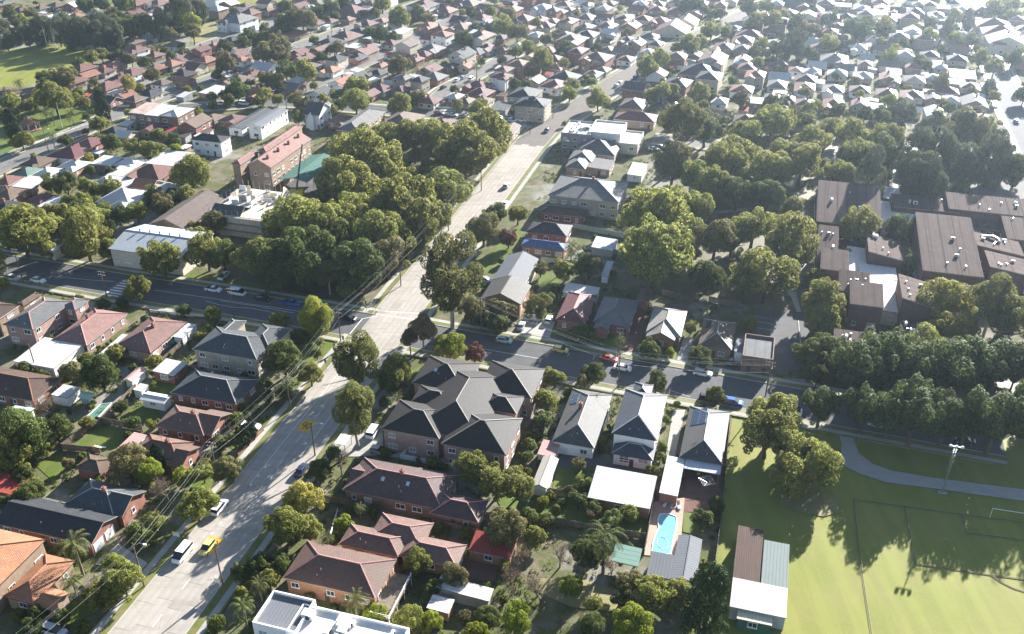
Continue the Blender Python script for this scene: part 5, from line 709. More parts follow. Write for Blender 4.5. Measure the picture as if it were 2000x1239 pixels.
FENCES = [
 ((-99.3, 162.3), (-95.4, 172.3), 1.8, 'timber', 'grey paling fence on the left of the fenced back lawn'),
 ((-95.4, 172.3), (-83.9, 169.0), 1.8, 'timber', 'grey paling fence behind the fenced back lawn'),
 ((-99.3, 162.2), (-90.4, 160.9), 1.8, 'timber', 'grey paling fence in front of the fenced back lawn'),
 ((-59.8, 159.8), (-56.4, 168.8), 1.0, 'brickwall', 'low red brick front wall beside the footpath'),
 ((-93.5, 175.4), (-91.2, 185.7), 1.8, 'timber', 'timber fence between the two pool yards'),
 ((-92.4, 174.7), (-94.8, 170.6), 1.8, 'timber', 'timber fence beside the dull green pool'),
 ((-88.4, 197.6), (-84.3, 210.8), 1.8, 'timber', 'tall timber fence beside the green-covered trailer'),
 ((-100.4, 223.2), (-84.5, 220.1), 0.9, 'whitewall', 'low white front wall along the cross street'),
 ((-38.5, 145.3), (-26.8, 142.1), 1.8, 'timber', 'paling fence between purple and red-brown roofed houses'),
 ((-15.7, 138.4), (-6.3, 135.4), 1.8, 'timber', 'paling fence behind the low rear wing'),
 ((-22.6, 162.0), (-24.3, 159.2), 1.2, 'whitewall', 'low white wall of the apartment courtyard'),
 ((-24.3, 159.2), (-10.8, 155.3), 1.2, 'whitewall', 'white courtyard wall along the apartment side'),
 ((4.2, 148.6), (16.6, 145.3), 1.7, 'timber', 'timber fence behind the long white shed'),
 ((4.7, 140.0), (20.1, 135.4), 1.7, 'timber', 'timber fence behind the bottom yard shrubs'),
 ((20.5, 135.4), (25.8, 134.2), 1.9, 'timber', 'pale timber fence beside the green pergola'),
 ((25.2, 130.1), (28.8, 144.2), 1.8, 'timber', 'tall fence on the left of the pool deck'),
 ((41.5, 138.9), (50.1, 172.2), 1.8, 'metal', 'long dark metal fence along the park side'),
 ((37.6, 125.4), (41.5, 138.9), 1.8, 'metal', 'dark metal fence beside the garden beds'),
 ((7.0, 167.5), (9.6, 179.3), 1.9, 'timber', 'timber fence beside the apartment shrubs'),
 ((18.1, 159.8), (23.5, 177.8), 1.8, 'metal', 'fence between solar house and two-storey house'),
 ((20.2, 279.0), (37.1, 270.8), 1.8, 'palemetal', 'pale green fence behind the black tiled house'),
 ((23.8, 262.9), (34.1, 258.5), 1.8, 'palemetal', 'pale green fence behind the blue roofed house'),
 ((8.9, 254.1), (20.8, 251.1), 1.8, 'palemetal', 'green fence below the blue roofed house'),
 ((36.3, 292.2), (22.4, 296.8), 1.8, 'palemetal', 'pale fence behind the tan brick flats'),
 ((55.8, 229.4), (65.6, 224.2), 1.8, 'timber', 'grey fence behind the brown solar house'),
 ((3.0, 219.3), (8.4, 218.3), 1.8, 'whitewall', 'white front fence beside the grey-leaved tree'),
 ((-35.5, 135.4), (-35.2, 142.1), 0.9, 'whitewall', 'low pale wall by the footpath shrubs'),
 ((43.1, 233.0), (51.1, 228.8), 1.8, 'timber', 'timber fence behind the pale grey tiled house'),
 ((-201.1, 346.4), (-178.4, 390.1), 0.6, 'whitewall', 'long low white railing along the park street'),
 ((-184.8, 406.8), (-171.8, 409.0), 1.0, 'whitewall', 'white front fence beyond the park corner'),
 ((-46.8, 408.3), (-24.0, 405.1), 0.9, 'whitewall', 'white picket wall beside the car park row'),
]
LINES = [
 ([(-103.58, 235.74), (-87.8, 231.45), (-58.53, 223.23)], 0.15, 'whiteline', 'long white centre line on the shaded cross street'),
 ([(-86.95, 229.36), (-82.82, 227.29), (-78.63, 225.76), (-73.48, 225.25), (-67.5, 223.23), (-64.93, 221.74)], 0.15, 'whiteline', 'white zigzag line before the junction'),
 ([(-82.62, 229.36), (-73.35, 226.78), (-60.36, 222.44)], 0.15, 'whiteline', 'second white line beside the zigzag'),
 ([(-136.29, 244.21), (-123.61, 241.82), (-116.97, 241.04)], 0.15, 'whiteline', 'white centre line left of the zebra crossing'),
 ([(-7.64, 203.79), (7.6, 198.9)], 0.18, 'whiteline', 'white centre line below the aqua hatchback'),
 ([(-42.32, 223.23), (-23.44, 217.84)], 0.3, 'whiteline', 'white stop line on the upper main road'),
 ([(-35.36, 223.44), (-24.28, 222.04)], 0.25, 'whiteline', 'upper edge line of the pedestrian crossing'),
 ([(-43.25, 211.24), (-41.02, 219.29), (-37.02, 220.76)], 0.25, 'whiteline', 'white kerb line at the junction corner'),
 ([(-31.83, 201.46), (-30.19, 201.2)], 0.25, 'whiteline', 'short white stop line in the shaded junction'),
 ([(78.26, 218.32), (73.65, 197.64)], 0.12, 'whiteline', 'white edge line of the car park'),
 ([(67.05, 220.76), (71.14, 219.29)], 0.12, 'whiteline', 'first white bay line in the car park'),
 ([(66.63, 217.84), (70.88, 216.21)], 0.12, 'whiteline', 'second white bay line in the car park'),
 ([(66.01, 214.5), (70.36, 213.09)], 0.12, 'whiteline', 'third white bay line in the car park'),
 ([(75.52, 207.15), (77.99, 206.71)], 0.12, 'whiteline', 'first cross line at the car park edge'),
 ([(74.2, 201.03), (76.5, 200.51)], 0.12, 'whiteline', 'second cross line at the car park edge'),
 ([(38.39, 185.66), (37.84, 183.39)], 0.12, 'whiteline', 'short bay mark on the cross street'),
 ([(14.87, 202.06), (14.22, 200.17)], 0.12, 'whiteline', 'short bay mark beside the yellow hatchback'),
 ([(21.24, 200.6), (20.63, 198.65)], 0.12, 'whiteline', 'short bay mark beside the red sedan'),
 ([(38.27, 184.9), (42.62, 182.27)], 0.12, 'whiteline', 'white line beside the round street tree'),
 ([(70.23, 145.83), (79.92, 143.77), (90.46, 141.43), (103.48, 138.83)], 0.14, 'burntline', 'dark goal line of the sports field'),
 ([(70.23, 145.83), (66.79, 131.97), (64.4, 121.03), (62.15, 110.42)], 0.14, 'burntline', 'dark sideline of the sports field'),
 ([(79.92, 143.77), (76.19, 127.82)], 0.14, 'burntline', 'dark penalty box side line'),
 ([(76.19, 127.82), (88.8, 125.08), (96.13, 123.65)], 0.14, 'burntline', 'dark penalty box front line'),
 ([(90.46, 141.43), (89.36, 136.19), (101.05, 133.81)], 0.14, 'burntline', 'dark goal box line'),
 ([(89.22, 124.9), (90.52, 122.99), (91.89, 121.68), (94.55, 120.38)], 0.14, 'burntline', 'dark penalty arc'),
]
FIELD_LAMP = (89.3, 147.9)
GOAL_POST = (95.8, 140.4)
ROTUNDA = (-203.3, 378.2)
MAST = (-75.9, 304.7)
SCAFFOLD = (-87.2, 281.3)
CROSSING = (-113.9, 235.8)
HOIST_PAVED = (40.5, 149.2)
HOIST_LAWN = (2.5, 144.5)
HOIST_BRICK = (-83.2, 188.0)
FLAG_POLE = (-190.1, 379.1)
SCREEN = (-258.4, 521.3)
POST_A = (-252.4, 509.0)
POST_B = (-248.3, 509.0)
PATCH_A = (-47.1, 170.8)
PATCH_B = (-58.2, 132.7)
SIGN_A = (-64.7, 133.2)
SIGN_B = (-53.4, 121.0)
SIGN_C = (-55.5, 227.3)
BENCH = (95.9, 158.6)
SIGNAL_A = (-43.7, 204.6)
SIGNAL_B = (-40.4, 223.3)
SIGNAL_C = (-38.1, 224.2)
SIGNAL_D = (-46.4, 193.7)
TRAILER = (-88.2, 206.7)
SLIDE = (-91.8, 162.0)
BIN_A = (39.5, 152.9)
BIN_B = (41.0, 152.6)
SUNBED = (32.3, 144.2)
DECK = (-21.3, 118.6)
BIN_ENCLOSURE = (-37.3, 162.9)
GOAL_BACK = (102.0, 139.0)

# ------------------------------------------------------------------ materials
MATS = {}
class NT:
    def __init__(s, name):
        s.m = bpy.data.materials.new(name); s.m.use_nodes = True; s.t = s.m.node_tree; s.n = s.t.nodes
        s.b = s.n["Principled BSDF"]; MATS[name] = s.m
    def new(s, ty, **k):
        x = s.n.new(ty)
        for a, v in k.items(): setattr(x, a, v)
        return x
    def link(s, a, b): s.t.links.new(a, b)
    def noise(s, vec, scale, detail=4, rough=.6):
        x = s.new("ShaderNodeTexNoise"); x.inputs["Scale"].default_value = scale; x.inputs["Detail"].default_value = detail
        x.inputs["Roughness"].default_value = rough; s.link(vec, x.inputs["Vector"]); return x.outputs["Fac"]
    def ramp(s, fac, stops):
        x = s.new("ShaderNodeValToRGB"); e = x.color_ramp.elements
        e[0].position, e[0].color = stops[0][0], (*stops[0][1], 1); e[1].position, e[1].color = stops[-1][0], (*stops[-1][1], 1)
        for p, c in stops[1:-1]:
            q = e.new(p); q.color = (*c, 1)
        s.link(fac, x.inputs["Fac"]); return x.outputs["Color"]
    def mix(s, fac, a, b, mode='MIX'):
        x = s.new("ShaderNodeMix", data_type='RGBA', blend_type=mode)
        for v, i in ((fac, 0), (a, 6), (b, 7)):
            if hasattr(v, "links"): s.link(v, x.inputs[i])
            else: x.inputs[i].default_value = v if i == 0 else (*v, 1)
        return x.outputs[2]
    def math(s, op, a, b=None):
        x = s.new("ShaderNodeMath", operation=op)
        for v, i in ((a, 0), (b, 1)):
            if v is None: continue
            if hasattr(v, "links"): s.link(v, x.inputs[i])
            else: x.inputs[i].default_value = v
        return x.outputs[0]
    def uv(s): return s.new("ShaderNodeTexCoord").outputs["UV"]
    def obj(s): return s.new("ShaderNodeTexCoord").outputs["Object"]
    def pos(s): return s.new("ShaderNodeNewGeometry").outputs["Position"]
    def rand(s): return s.new("ShaderNodeObjectInfo").outputs["Random"]
    def bump(s, h, strength, dist):
        x = s.new("ShaderNodeBump"); x.inputs["Strength"].default_value = strength; x.inputs["Distance"].default_value = dist
        s.link(h, x.inputs["Height"]); s.link(x.outputs[0], s.b.inputs["Normal"])
    def fin(s, col, rough=.7, spec=.5, metal=0):
        if hasattr(col, "links"): s.link(col, s.b.inputs["Base Color"])
        else: s.b.inputs["Base Color"].default_value = (*col, 1)
        s.b.inputs["Roughness"].default_value = rough; s.b.inputs["Specular IOR Level"].default_value = spec; s.b.inputs["Metallic"].default_value = metal
        return s.m
    def vary(s, col, lo=.82, hi=1.16):
        """each thing a touch lighter or darker than its neighbours"""
        x = s.new("ShaderNodeMapRange"); x.inputs[3].default_value = lo; x.inputs[4].default_value = hi
        s.link(s.rand(), x.inputs[0])
        y = s.new("ShaderNodeVectorMath", operation='SCALE'); s.link(col, y.inputs[0]); s.link(x.outputs[0], y.inputs["Scale"]); return y.outputs[0]
def d(c, k): return tuple(max(0, min(1, x * k)) for x in c)

def plain(name, col, rough=.6, spec=.5, metal=0, var=True, grime=.25):
    t = NT(name); n = t.noise(t.pos(), 1.3, 5)
    c = t.ramp(n, [(.3, d(col, 1 - grime)), (.7, d(col, 1.08))])
    if var: c = t.vary(c, .9, 1.08)
    return t.fin(c, rough, spec, metal)

def tiles(name, c1, c2, moss=None, rough=.62):
    t = NT(name); u = t.uv(); sp = t.new("ShaderNodeSeparateXYZ"); t.link(u, sp.inputs[0])
    course = t.math('DIVIDE', sp.outputs[1], .36); saw = t.math('FRACT', course)
    row = t.math('FLOOR', course); half = t.math('MULTIPLY', t.math('MODULO', row, 2.0), .5)
    colm = t.math('ADD', t.math('DIVIDE', sp.outputs[0], .34), half)
    cb = t.new("ShaderNodeCombineXYZ"); t.link(t.math('FLOOR', colm), cb.inputs[0]); t.link(row, cb.inputs[1])
    wnz = t.new("ShaderNodeTexWhiteNoise", noise_dimensions='2D'); t.link(cb.outputs[0], wnz.inputs["Vector"])
    c = t.mix(wnz.outputs["Value"], c1, c2)
    blot = t.noise(t.pos(), .55, 6, .7)
    c = t.mix(t.math('MULTIPLY', t.math('GREATER_THAN', wnz.outputs["Value"], .86), .35), c, d(c1, .45))
    c = t.mix(t.ramp(blot, [(.42, (0, 0, 0)), (.66, (1, 1, 1))]), c, moss or d(c2, .55))
    mp = t.new("ShaderNodeMapping"); mp.inputs["Scale"].default_value = (1.1, .16, 1); t.link(u, mp.inputs[0]); stk = t.noise(mp.outputs[0], 1.0, 5, .7)
    c = t.mix(t.math('MULTIPLY', t.ramp(stk, [(.5, (0, 0, 0)), (.72, (1, 1, 1))]), .5), c, d(c1, .5))
    lich = t.noise(t.pos(), 1.7, 4, .75); c = t.mix(t.math('MULTIPLY', t.ramp(lich, [(.6, (0, 0, 0)), (.72, (1, 1, 1))]), .35), c, (.24, .23, .19))
    fine = t.noise(t.pos(), 5.0, 3)
    c = t.mix(.35, c, t.ramp(fine, [(.3, d(c1, .55)), (.7, d(c2, 1.25))]))
    c = t.vary(c)
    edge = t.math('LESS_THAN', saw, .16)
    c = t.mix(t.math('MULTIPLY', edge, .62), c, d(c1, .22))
    prof = t.math('SINE', t.math('MULTIPLY', colm, 6.2832))
    t.bump(t.math('ADD', t.math('MULTIPLY', saw, -1.0), t.math('MULTIPLY', prof, .25)), .8, .05)
    return t.fin(c, .6, .25)

def sheet(name, col, dirt, rough=.42, amount=.5, rib=.62, metal=0.0):
    t = NT(name); u = t.uv(); sp = t.new("ShaderNodeSeparateXYZ"); t.link(u, sp.inputs[0])
    fr = t.math('FRACT', t.math('DIVIDE', sp.outputs[0], rib)); ribm = t.math('LESS_THAN', fr, .2)
    mp = t.new("ShaderNodeMapping"); mp.inputs["Scale"].default_value = (1.6, .12, 1); t.link(u, mp.inputs[0])
    st = t.noise(mp.outputs[0], 1.0, 5, .7); bl = t.noise(t.pos(), .4, 5)
    c = t.mix(t.math('MULTIPLY', t.ramp(st, [(.45, (0, 0, 0)), (.75, (1, 1, 1))]), amount), col, dirt)
    c = t.mix(t.math('MULTIPLY', t.ramp(bl, [(.45, (0, 0, 0)), (.7, (1, 1, 1))]), amount * .6), c, dirt)
    c = t.mix(t.math('MULTIPLY', ribm, .3), c, d(col, .45))
    t.bump(ribm, .9, .05)
    return t.fin(t.vary(c, .9, 1.08), max(rough, .7), .1, metal)

def brick(name, c1, c2, mortar=(.3, .27, .23)):
    t = NT(name); u = t.uv(); b = t.new("ShaderNodeTexBrick"); t.link(u, b.inputs["Vector"])
    b.inputs["Color1"].default_value = (*c1, 1); b.inputs["Color2"].default_value = (*c2, 1); b.inputs["Mortar"].default_value = (*mortar, 1)
    b.inputs["Scale"].default_value = 1.0; b.inputs["Brick Width"].default_value = .24; b.inputs["Row Height"].default_value = .086; b.inputs["Mortar Size"].default_value = .008
    n = t.noise(t.pos(), .8, 5)
    c = t.mix(t.ramp(n, [(.4, (0, 0, 0)), (.75, (.6, .6, .6))]), b.outputs["Color"], d(c1, .55))
    return t.fin(t.vary(c, .85, 1.12), .85, .25)

TILE = dict(orange=((.32, .145, .075), (.4, .19, .105)), terra=((.26, .115, .068), (.32, .155, .1)), redtile=((.15, .07, .055), (.21, .105, .082)), redbrown=((.15, .085, .066), (.2, .12, .096)),
  maroon=((.12, .045, .045), (.165, .068, .066)), purple=((.095, .06, .056), (.14, .088, .08)), brown=((.125, .082, .058), (.18, .125, .09)), darkbrown=((.075, .045, .034), (.11, .07, .052)),
  midbrown=((.15, .085, .06), (.2, .12, .09)), charcoal=((.03, .032, .036), (.055, .056, .06)), slate=((.05, .056, .06), (.09, .094, .095)), apart=((.024, .021, .0195), (.042, .037, .034)),  # the curved-porch house's brown has one tone range on every slope
  greytile=((.13, .125, .12), (.19, .18, .17)), darkgrey=((.06, .058, .056), (.098, .094, .088)), paletile=((.22, .205, .18), (.3, .28, .25)), pinktile=((.21, .115, .096), (.28, .165, .14)),  # the solar houses' dark grey is the same on all their slopes
  bluetile=((.07, .13, .26), (.11, .18, .33)), bluegrey=((.05, .058, .075), (.08, .09, .108)), stonegrey=((.075, .068, .056), (.12, .11, .092)), greentile=((.1, .17, .13), (.15, .23, .18)))
for k, (a, b) in TILE.items(): tiles(k, a, b)
tiles('mossred', (.115, .062, .052), (.16, .088, .072), (.1, .095, .06)); tiles('terraflat', (.22, .12, .095), (.28, .155, .125)); tiles('greyflat', (.13, .13, .127), (.17, .17, .165)); tiles('brownflat', (.12, .09, .075), (.16, .12, .1))
sheet('whitemetal', (.5, .49, .47), (.36, .34, .31), .45, .35); sheet('zinc', (.42, .45, .48), (.32, .33, .34), .55, .35); sheet('zinctan', (.45, .42, .36), (.35, .31, .25), .5, .4)
sheet('greymetal', (.15, .157, .17), (.12, .12, .12), .6, .3); sheet('greenmetal', (.075, .16, .13), (.13, .21, .18), .6, .3, 1.9); sheet('redmetal', (.3, .06, .045), (.2, .05, .04), .5, .5)
sheet('pinkmetal', (.45, .27, .25), (.35, .2, .19), .5, .4); sheet('mintmetal', (.42, .55, .47), (.3, .4, .34), .5, .4); sheet('rust', (.5, .42, .36), (.28, .12, .06), .7, 1.0)
sheet('rustwhite', (.6, .58, .55), (.2, .14, .1), .7, 1.0); sheet('rustbrown', (.085, .06, .052), (.14, .075, .052), .75, .8, .4); sheet('palegreen', (.19, .225, .21), (.14, .165, .155), .65, .4); sheet('cream', (.62, .56, .42), (.5, .43, .3), .5, .4)
sheet('slatesheet', (.09, .095, .1), (.14, .14, .14), .7, .6, 2.5)
sheet('brownsheet', (.095, .07, .062), (.135, .102, .09), .95, .8, 3.0); sheet('greensheet', (.12, .2, .165), (.09, .15, .125), .6, .3, 1.2)
plain('whiteflat', (.68, .65, .6), .8, .2); plain('greenboard', (.2, .3, .24))
brick('brick_red', (.25, .085, .055), (.31, .12, .075)); brick('brick_tan', (.3, .2, .13), (.36, .25, .17)); brick('brick_brown', (.17, .09, .065), (.22, .125, .09)); brick('brick_orange', (.36, .15, .075), (.43, .19, .1))
brick('brick_pink', (.34, .2, .165), (.4, .25, .2)); brick('brick_cream', (.43, .36, .27), (.5, .42, .33)); brick('brick_plum', (.12, .068, .062), (.16, .095, .085), (.15, .12, .11))
plain('white', (.76, .75, .72), .7, .3, grime=.12); plain('render_cream', (.6, .54, .43), .8, .2); plain('render_grey', (.3, .29, .28), .8, .2); plain('creamboard', (.66, .6, .45), .7)
plain('redboard', (.3, .07, .05)); plain('greyboard', (.34, .35, .35)); plain('mint', (.4, .55, .48)); plain('darkgreen', (.04, .12, .08)); plain('timber', (.22, .175, .13), .85, .2, grime=.5)
plain('pale', (.36, .345, .325)); plain('pink', (.42, .2, .18)); plain('tan', (.3, .25, .2)); plain('trim', (.62, .6, .57)); plain('darktrim', (.08, .06, .055)); plain('metalpost', (.3, .31, .32), .45, .5, .6)
plain('woodpole', (.17, .125, .09), .9, .2, grime=.45); plain('black', (.015, .015, .016), .5); plain('rubber', (.02, .02, .022), .8, .2); plain('steel', (.45, .46, .47), .35, .5, .8); plain('aircon', (.7, .7, .68), .5)
plain('yellowpaint', (.62, .36, .05), .8, .2); plain('signyellow', (.75, .7, .08), .6); plain('redpaint', (.4, .03, .03)); plain('palemetal', (.36, .42, .34), .6); plain('fencemetal', (.06, .075, .07), .6); plain('wire', (.45, .45, .43), .5, .3)
plain('burntline', (.05, .038, .022), .95, .1); plain('whiteline', (.66, .65, .62), .8, .2); plain('cover', (.03, .3, .24), .6); plain('lampglass', (.8, .8, .78), .2, .6); plain('sleeper', (.26, .13, .06), .8)
def paint(name, c): return NT(name).fin(c, .28, .6)
for k, c in dict(car_white=(.75, .75, .74), car_silver=(.42, .43, .44), car_black=(.02, .021, .023), car_navy=(.02, .03, .07), car_blue=(.02, .12, .42), car_red=(.4, .025, .02), car_yellow=(.62, .54, .17), car_aqua=(.35, .58, .58), car_mint=(.35, .55, .48)).items(): paint(k, c)
t = NT('glass'); t.fin(t.ramp(t.rand(), [(.0, (.02, .028, .035)), (.55, (.05, .058, .065)), (.62, (.3, .29, .27)), (1.0, (.5, .48, .44))]), .1, .7); NT('carglass').fin((.018, .022, .026), .1, .7); NT('tail').fin((.35, .01, .01), .3)
t = NT('solar'); t.fin(t.mix(t.noise(t.pos(), .5), (.012, .02, .045), (.025, .035, .065)), .12, .8)
t = NT('skylight'); t.fin((.45, .5, .55), .15, .8)

def lawn(name, dark, light, dry, scale=.12, amount=.6, gloss=.12):
    t = NT(name); p = t.pos(); n = t.noise(p, scale, 7, .65); f = t.noise(p, 2.6, 4, .7); v = t.noise(p, .55, 5, .6)
    mp = t.new("ShaderNodeMapping"); mp.inputs["Rotation"].default_value = (0, 0, R_(-14)); mp.inputs["Scale"].default_value = (.38, .03, 1); t.link(p, mp.inputs[0])
    stripe = t.noise(mp.outputs[0], 1.0, 2)
    c = t.ramp(f, [(.28, dark), (.72, light)])
    c = t.mix(t.math('MULTIPLY', t.ramp(n, [(.4, (0, 0, 0)), (.68, (1, 1, 1))]), amount), c, dry)
    c = t.mix(t.math('MULTIPLY', t.ramp(v, [(.5, (0, 0, 0)), (.72, (1, 1, 1))]), amount * .6), c, d(dry, .8))
    c = t.mix(t.math('MULTIPLY', t.ramp(stripe, [(.42, (0, 0, 0)), (.6, (1, 1, 1))]), .3), c, d(light, 1.3))
    t.bump(t.noise(p, 9.0, 3), .5, .06); t.link(t.mix(.6, c, (1, 1, .55)), t.b.inputs['Specular Tint'])
    return t.fin(c, .56, gloss)
lawn('field', (.135, .152, .03), (.192, .208, .044), (.22, .195, .068), .09, .8, .04)
lawn('worn', (.16, .15, .06), (.22, .195, .09), (.24, .19, .1), .3, .6, .06)
lawn('lawn', (.06, .095, .018), (.11, .15, .032), (.15, .135, .055), .25, .5, .07)
lawn('vergegrass', (.08, .1, .025), (.14, .15, .045), (.2, .17, .09), .35, .9)
lawn('drygrass', (.15, .14, .06), (.24, .215, .1), (.28, .23, .13), .2, .7)
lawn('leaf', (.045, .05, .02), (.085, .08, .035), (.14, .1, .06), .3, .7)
lawn('dirt', (.16, .135, .08), (.27, .215, .145), (.17, .165, .07), .5, .9)
t = NT('groundmat'); p = t.pos(); a = t.noise(p, .045, 6, .6); b = t.noise(p, .16, 6, .65); f = t.noise(p, 2.2, 4)
c = t.ramp(f, [(.3, (.065, .075, .028)), (.7, (.12, .125, .05))])
c = t.mix(t.ramp(b, [(.45, (0, 0, 0)), (.6, (1, 1, 1))]), c, t.ramp(f, [(.3, (.13, .11, .075)), (.7, (.2, .17, .12))]))
c = t.mix(t.math('MULTIPLY', t.ramp(a, [(.54, (0, 0, 0)), (.64, (1, 1, 1))]), .75), c, (.27, .255, .23))
t.bump(f, .5, .1); t.fin(c, .95, .1)
def paving(name, c1, c2, rough=.85, patch=(.5, .72), tracks=False):
    t = NT(name); p = t.pos(); n = t.noise(p, .35, 7, .65); f = t.noise(p, 6.0, 3)
    mp = t.new("ShaderNodeMapping"); mp.inputs["Rotation"].default_value = (0, 0, R_(-74)); mp.inputs["Scale"].default_value = (.03, .7, 1); t.link(p, mp.inputs[0])
    st = t.noise(mp.outputs[0], 1.0, 3)
    c = t.ramp(n, [(patch[0] - .2, c1), (patch[1], c2)])
    c = t.mix(.3, c, t.ramp(f, [(.3, d(c1, .8)), (.7, d(c2, 1.1))]))
    c = t.mix(t.math('MULTIPLY', t.ramp(st, [(.5, (0, 0, 0)), (.7, (1, 1, 1))]), .3), c, d(c1, .7))
    if tracks:      # tyre-darkened wheel paths, an oil stripe between them, and fine cracks
        sp = t.new("ShaderNodeSeparateXYZ"); t.link(t.uv(), sp.inputs[0]); wv = t.math('SINE', t.math('MULTIPLY', sp.outputs[0], 4.05))
        c = t.mix(t.math('MULTIPLY', t.ramp(t.math('ADD', t.math('MULTIPLY', wv, .35), t.math('MULTIPLY', n, .9)), [(.35, (0, 0, 0)), (.8, (1, 1, 1))]), .2), c, d(c1, .62))
        vo = t.new("ShaderNodeTexVoronoi", feature='DISTANCE_TO_EDGE'); vo.inputs["Scale"].default_value = .22; t.link(p, vo.inputs["Vector"])
        c = t.mix(t.math('MULTIPLY', t.math('LESS_THAN', vo.outputs["Distance"], .004), .22), c, d(c1, .3))
        bl = t.noise(p, .09, 3); c = t.mix(t.math('MULTIPLY', t.ramp(bl, [(.56, (0, 0, 0)), (.6, (1, 1, 1))]), .28), c, d(c1, .72))
    c = t.vary(c, .93, 1.06); t.bump(f, .3, .02)
    return t.fin(c, rough, .1)
paving('roadslab', (.315, .28, .24), (.385, .35, .305), tracks=True); paving('joint', (.12, .105, .09), (.17, .15, .13)); paving('asphalt', (.088, .088, .09), (.13, .128, .125)); paving('oldasphalt', (.14, .132, .122), (.19, .18, .165))
paving('concrete', (.3, .285, .255), (.4, .38, .345)); paving('brickpave', (.13, .07, .055), (.2, .12, .095)); paving('pinkpave', (.38, .25, .2), (.46, .32, .26))
t = NT('poolwater'); t.fin(t.ramp(t.noise(t.pos(), .6), [(.3, (.15, .38, .44)), (.7, (.2, .46, .52))]), .06, .6); t.bump(t.noise(t.pos(), 3.0), .12, .03)
t = NT('greenwater'); t.fin((.1, .22, .16), .1, .6)

def foliage(name, dark, mid, light, trans=.3):
    t = NT(name); g = t.new("ShaderNodeNewGeometry"); isl = g.outputs["Random Per Island"]; o = t.rand()
    c = t.ramp(isl, [(0.0, dark), (.5, mid), (1.0, light)])
    hs = t.new("ShaderNodeHueSaturation"); mr = t.new("ShaderNodeMapRange"); mr.inputs[3].default_value = .472; mr.inputs[4].default_value = .508; t.link(o, mr.inputs[0]); t.link(mr.outputs[0], hs.inputs["Hue"])
    m2 = t.new("ShaderNodeMapRange"); m2.inputs[3].default_value = .75; m2.inputs[4].default_value = 1.25
    t.link(t.math('FRACT', t.math('MULTIPLY', o, 7.31)), m2.inputs[0]); t.link(m2.outputs[0], hs.inputs["Value"]); t.link(c, hs.inputs["Color"])
    t.fin(hs.outputs[0], .65, .1); t.link(t.mix(.55, hs.outputs[0], (.9, 1, .5)), t.b.inputs['Specular Tint'])
    tr = t.new("ShaderNodeBsdfTranslucent"); t.link(t.mix(.5, hs.outputs[0], d(light, 1.35)), tr.inputs[0])
    ms = t.new("ShaderNodeMixShader"); ms.inputs[0].default_value = trans
    out = t.n["Material Output"]; t.link(t.b.outputs[0], ms.inputs[1]); t.link(tr.outputs[0], ms.inputs[2]); t.link(ms.outputs[0], out.inputs[0]); return t.m
foliage('leaf_R', (.05, .07, .02), (.15, .17, .044), (.33, .33, .09), .42); foliage('leaf_D', (.026, .048, .017), (.07, .098, .03), (.155, .18, .05), .36); foliage('leaf_G', (.065, .081, .029), (.124, .137, .044), (.208, .208, .065), .36)
foliage('leaf_C', (.05, .062, .036), (.085, .1, .058), (.14, .15, .085), .25); foliage('leaf_Y', (.15, .15, .03), (.26, .25, .05), (.38, .36, .09), .35); foliage('leaf_O', (.07, .075, .03), (.14, .135, .052), (.23, .205, .085), .33)
foliage('leaf_B', (.130, .098, .072), (.195, .143, .104), (.260, .195, .130), .15); foliage('leaf_L', (.091, .130, .018), (.169, .215, .029), (.273, .305, .044), .4); foliage('leaf_F', (.014, .034, .012), (.046, .076, .024), (.16, .195, .058), .3)
foliage('leaf_M', (.091, .039, .033), (.143, .065, .046), (.208, .104, .065)); foliage('leaf_P', (.046, .065, .023), (.091, .111, .036), (.169, .169, .058), .25); foliage('leaf_K', (.013, .029, .015), (.022, .042, .020), (.040, .064, .029), .1)
foliage('leaf_S', (.052, .075, .019), (.098, .127, .031), (.176, .195, .049), .35); foliage('leaf_V', (.019, .039, .017), (.034, .060, .023), (.058, .091, .034), .15); foliage('leaf_T', (.130, .098, .058), (.195, .150, .078), (.247, .195, .098))
plain('bark', (.12, .095, .07), .9, .1, grime=.5); plain('palebark', (.42, .38, .32), .8, .1, grime=.35); plain('palmbark', (.2, .165, .12), .9, .1, grime=.4)

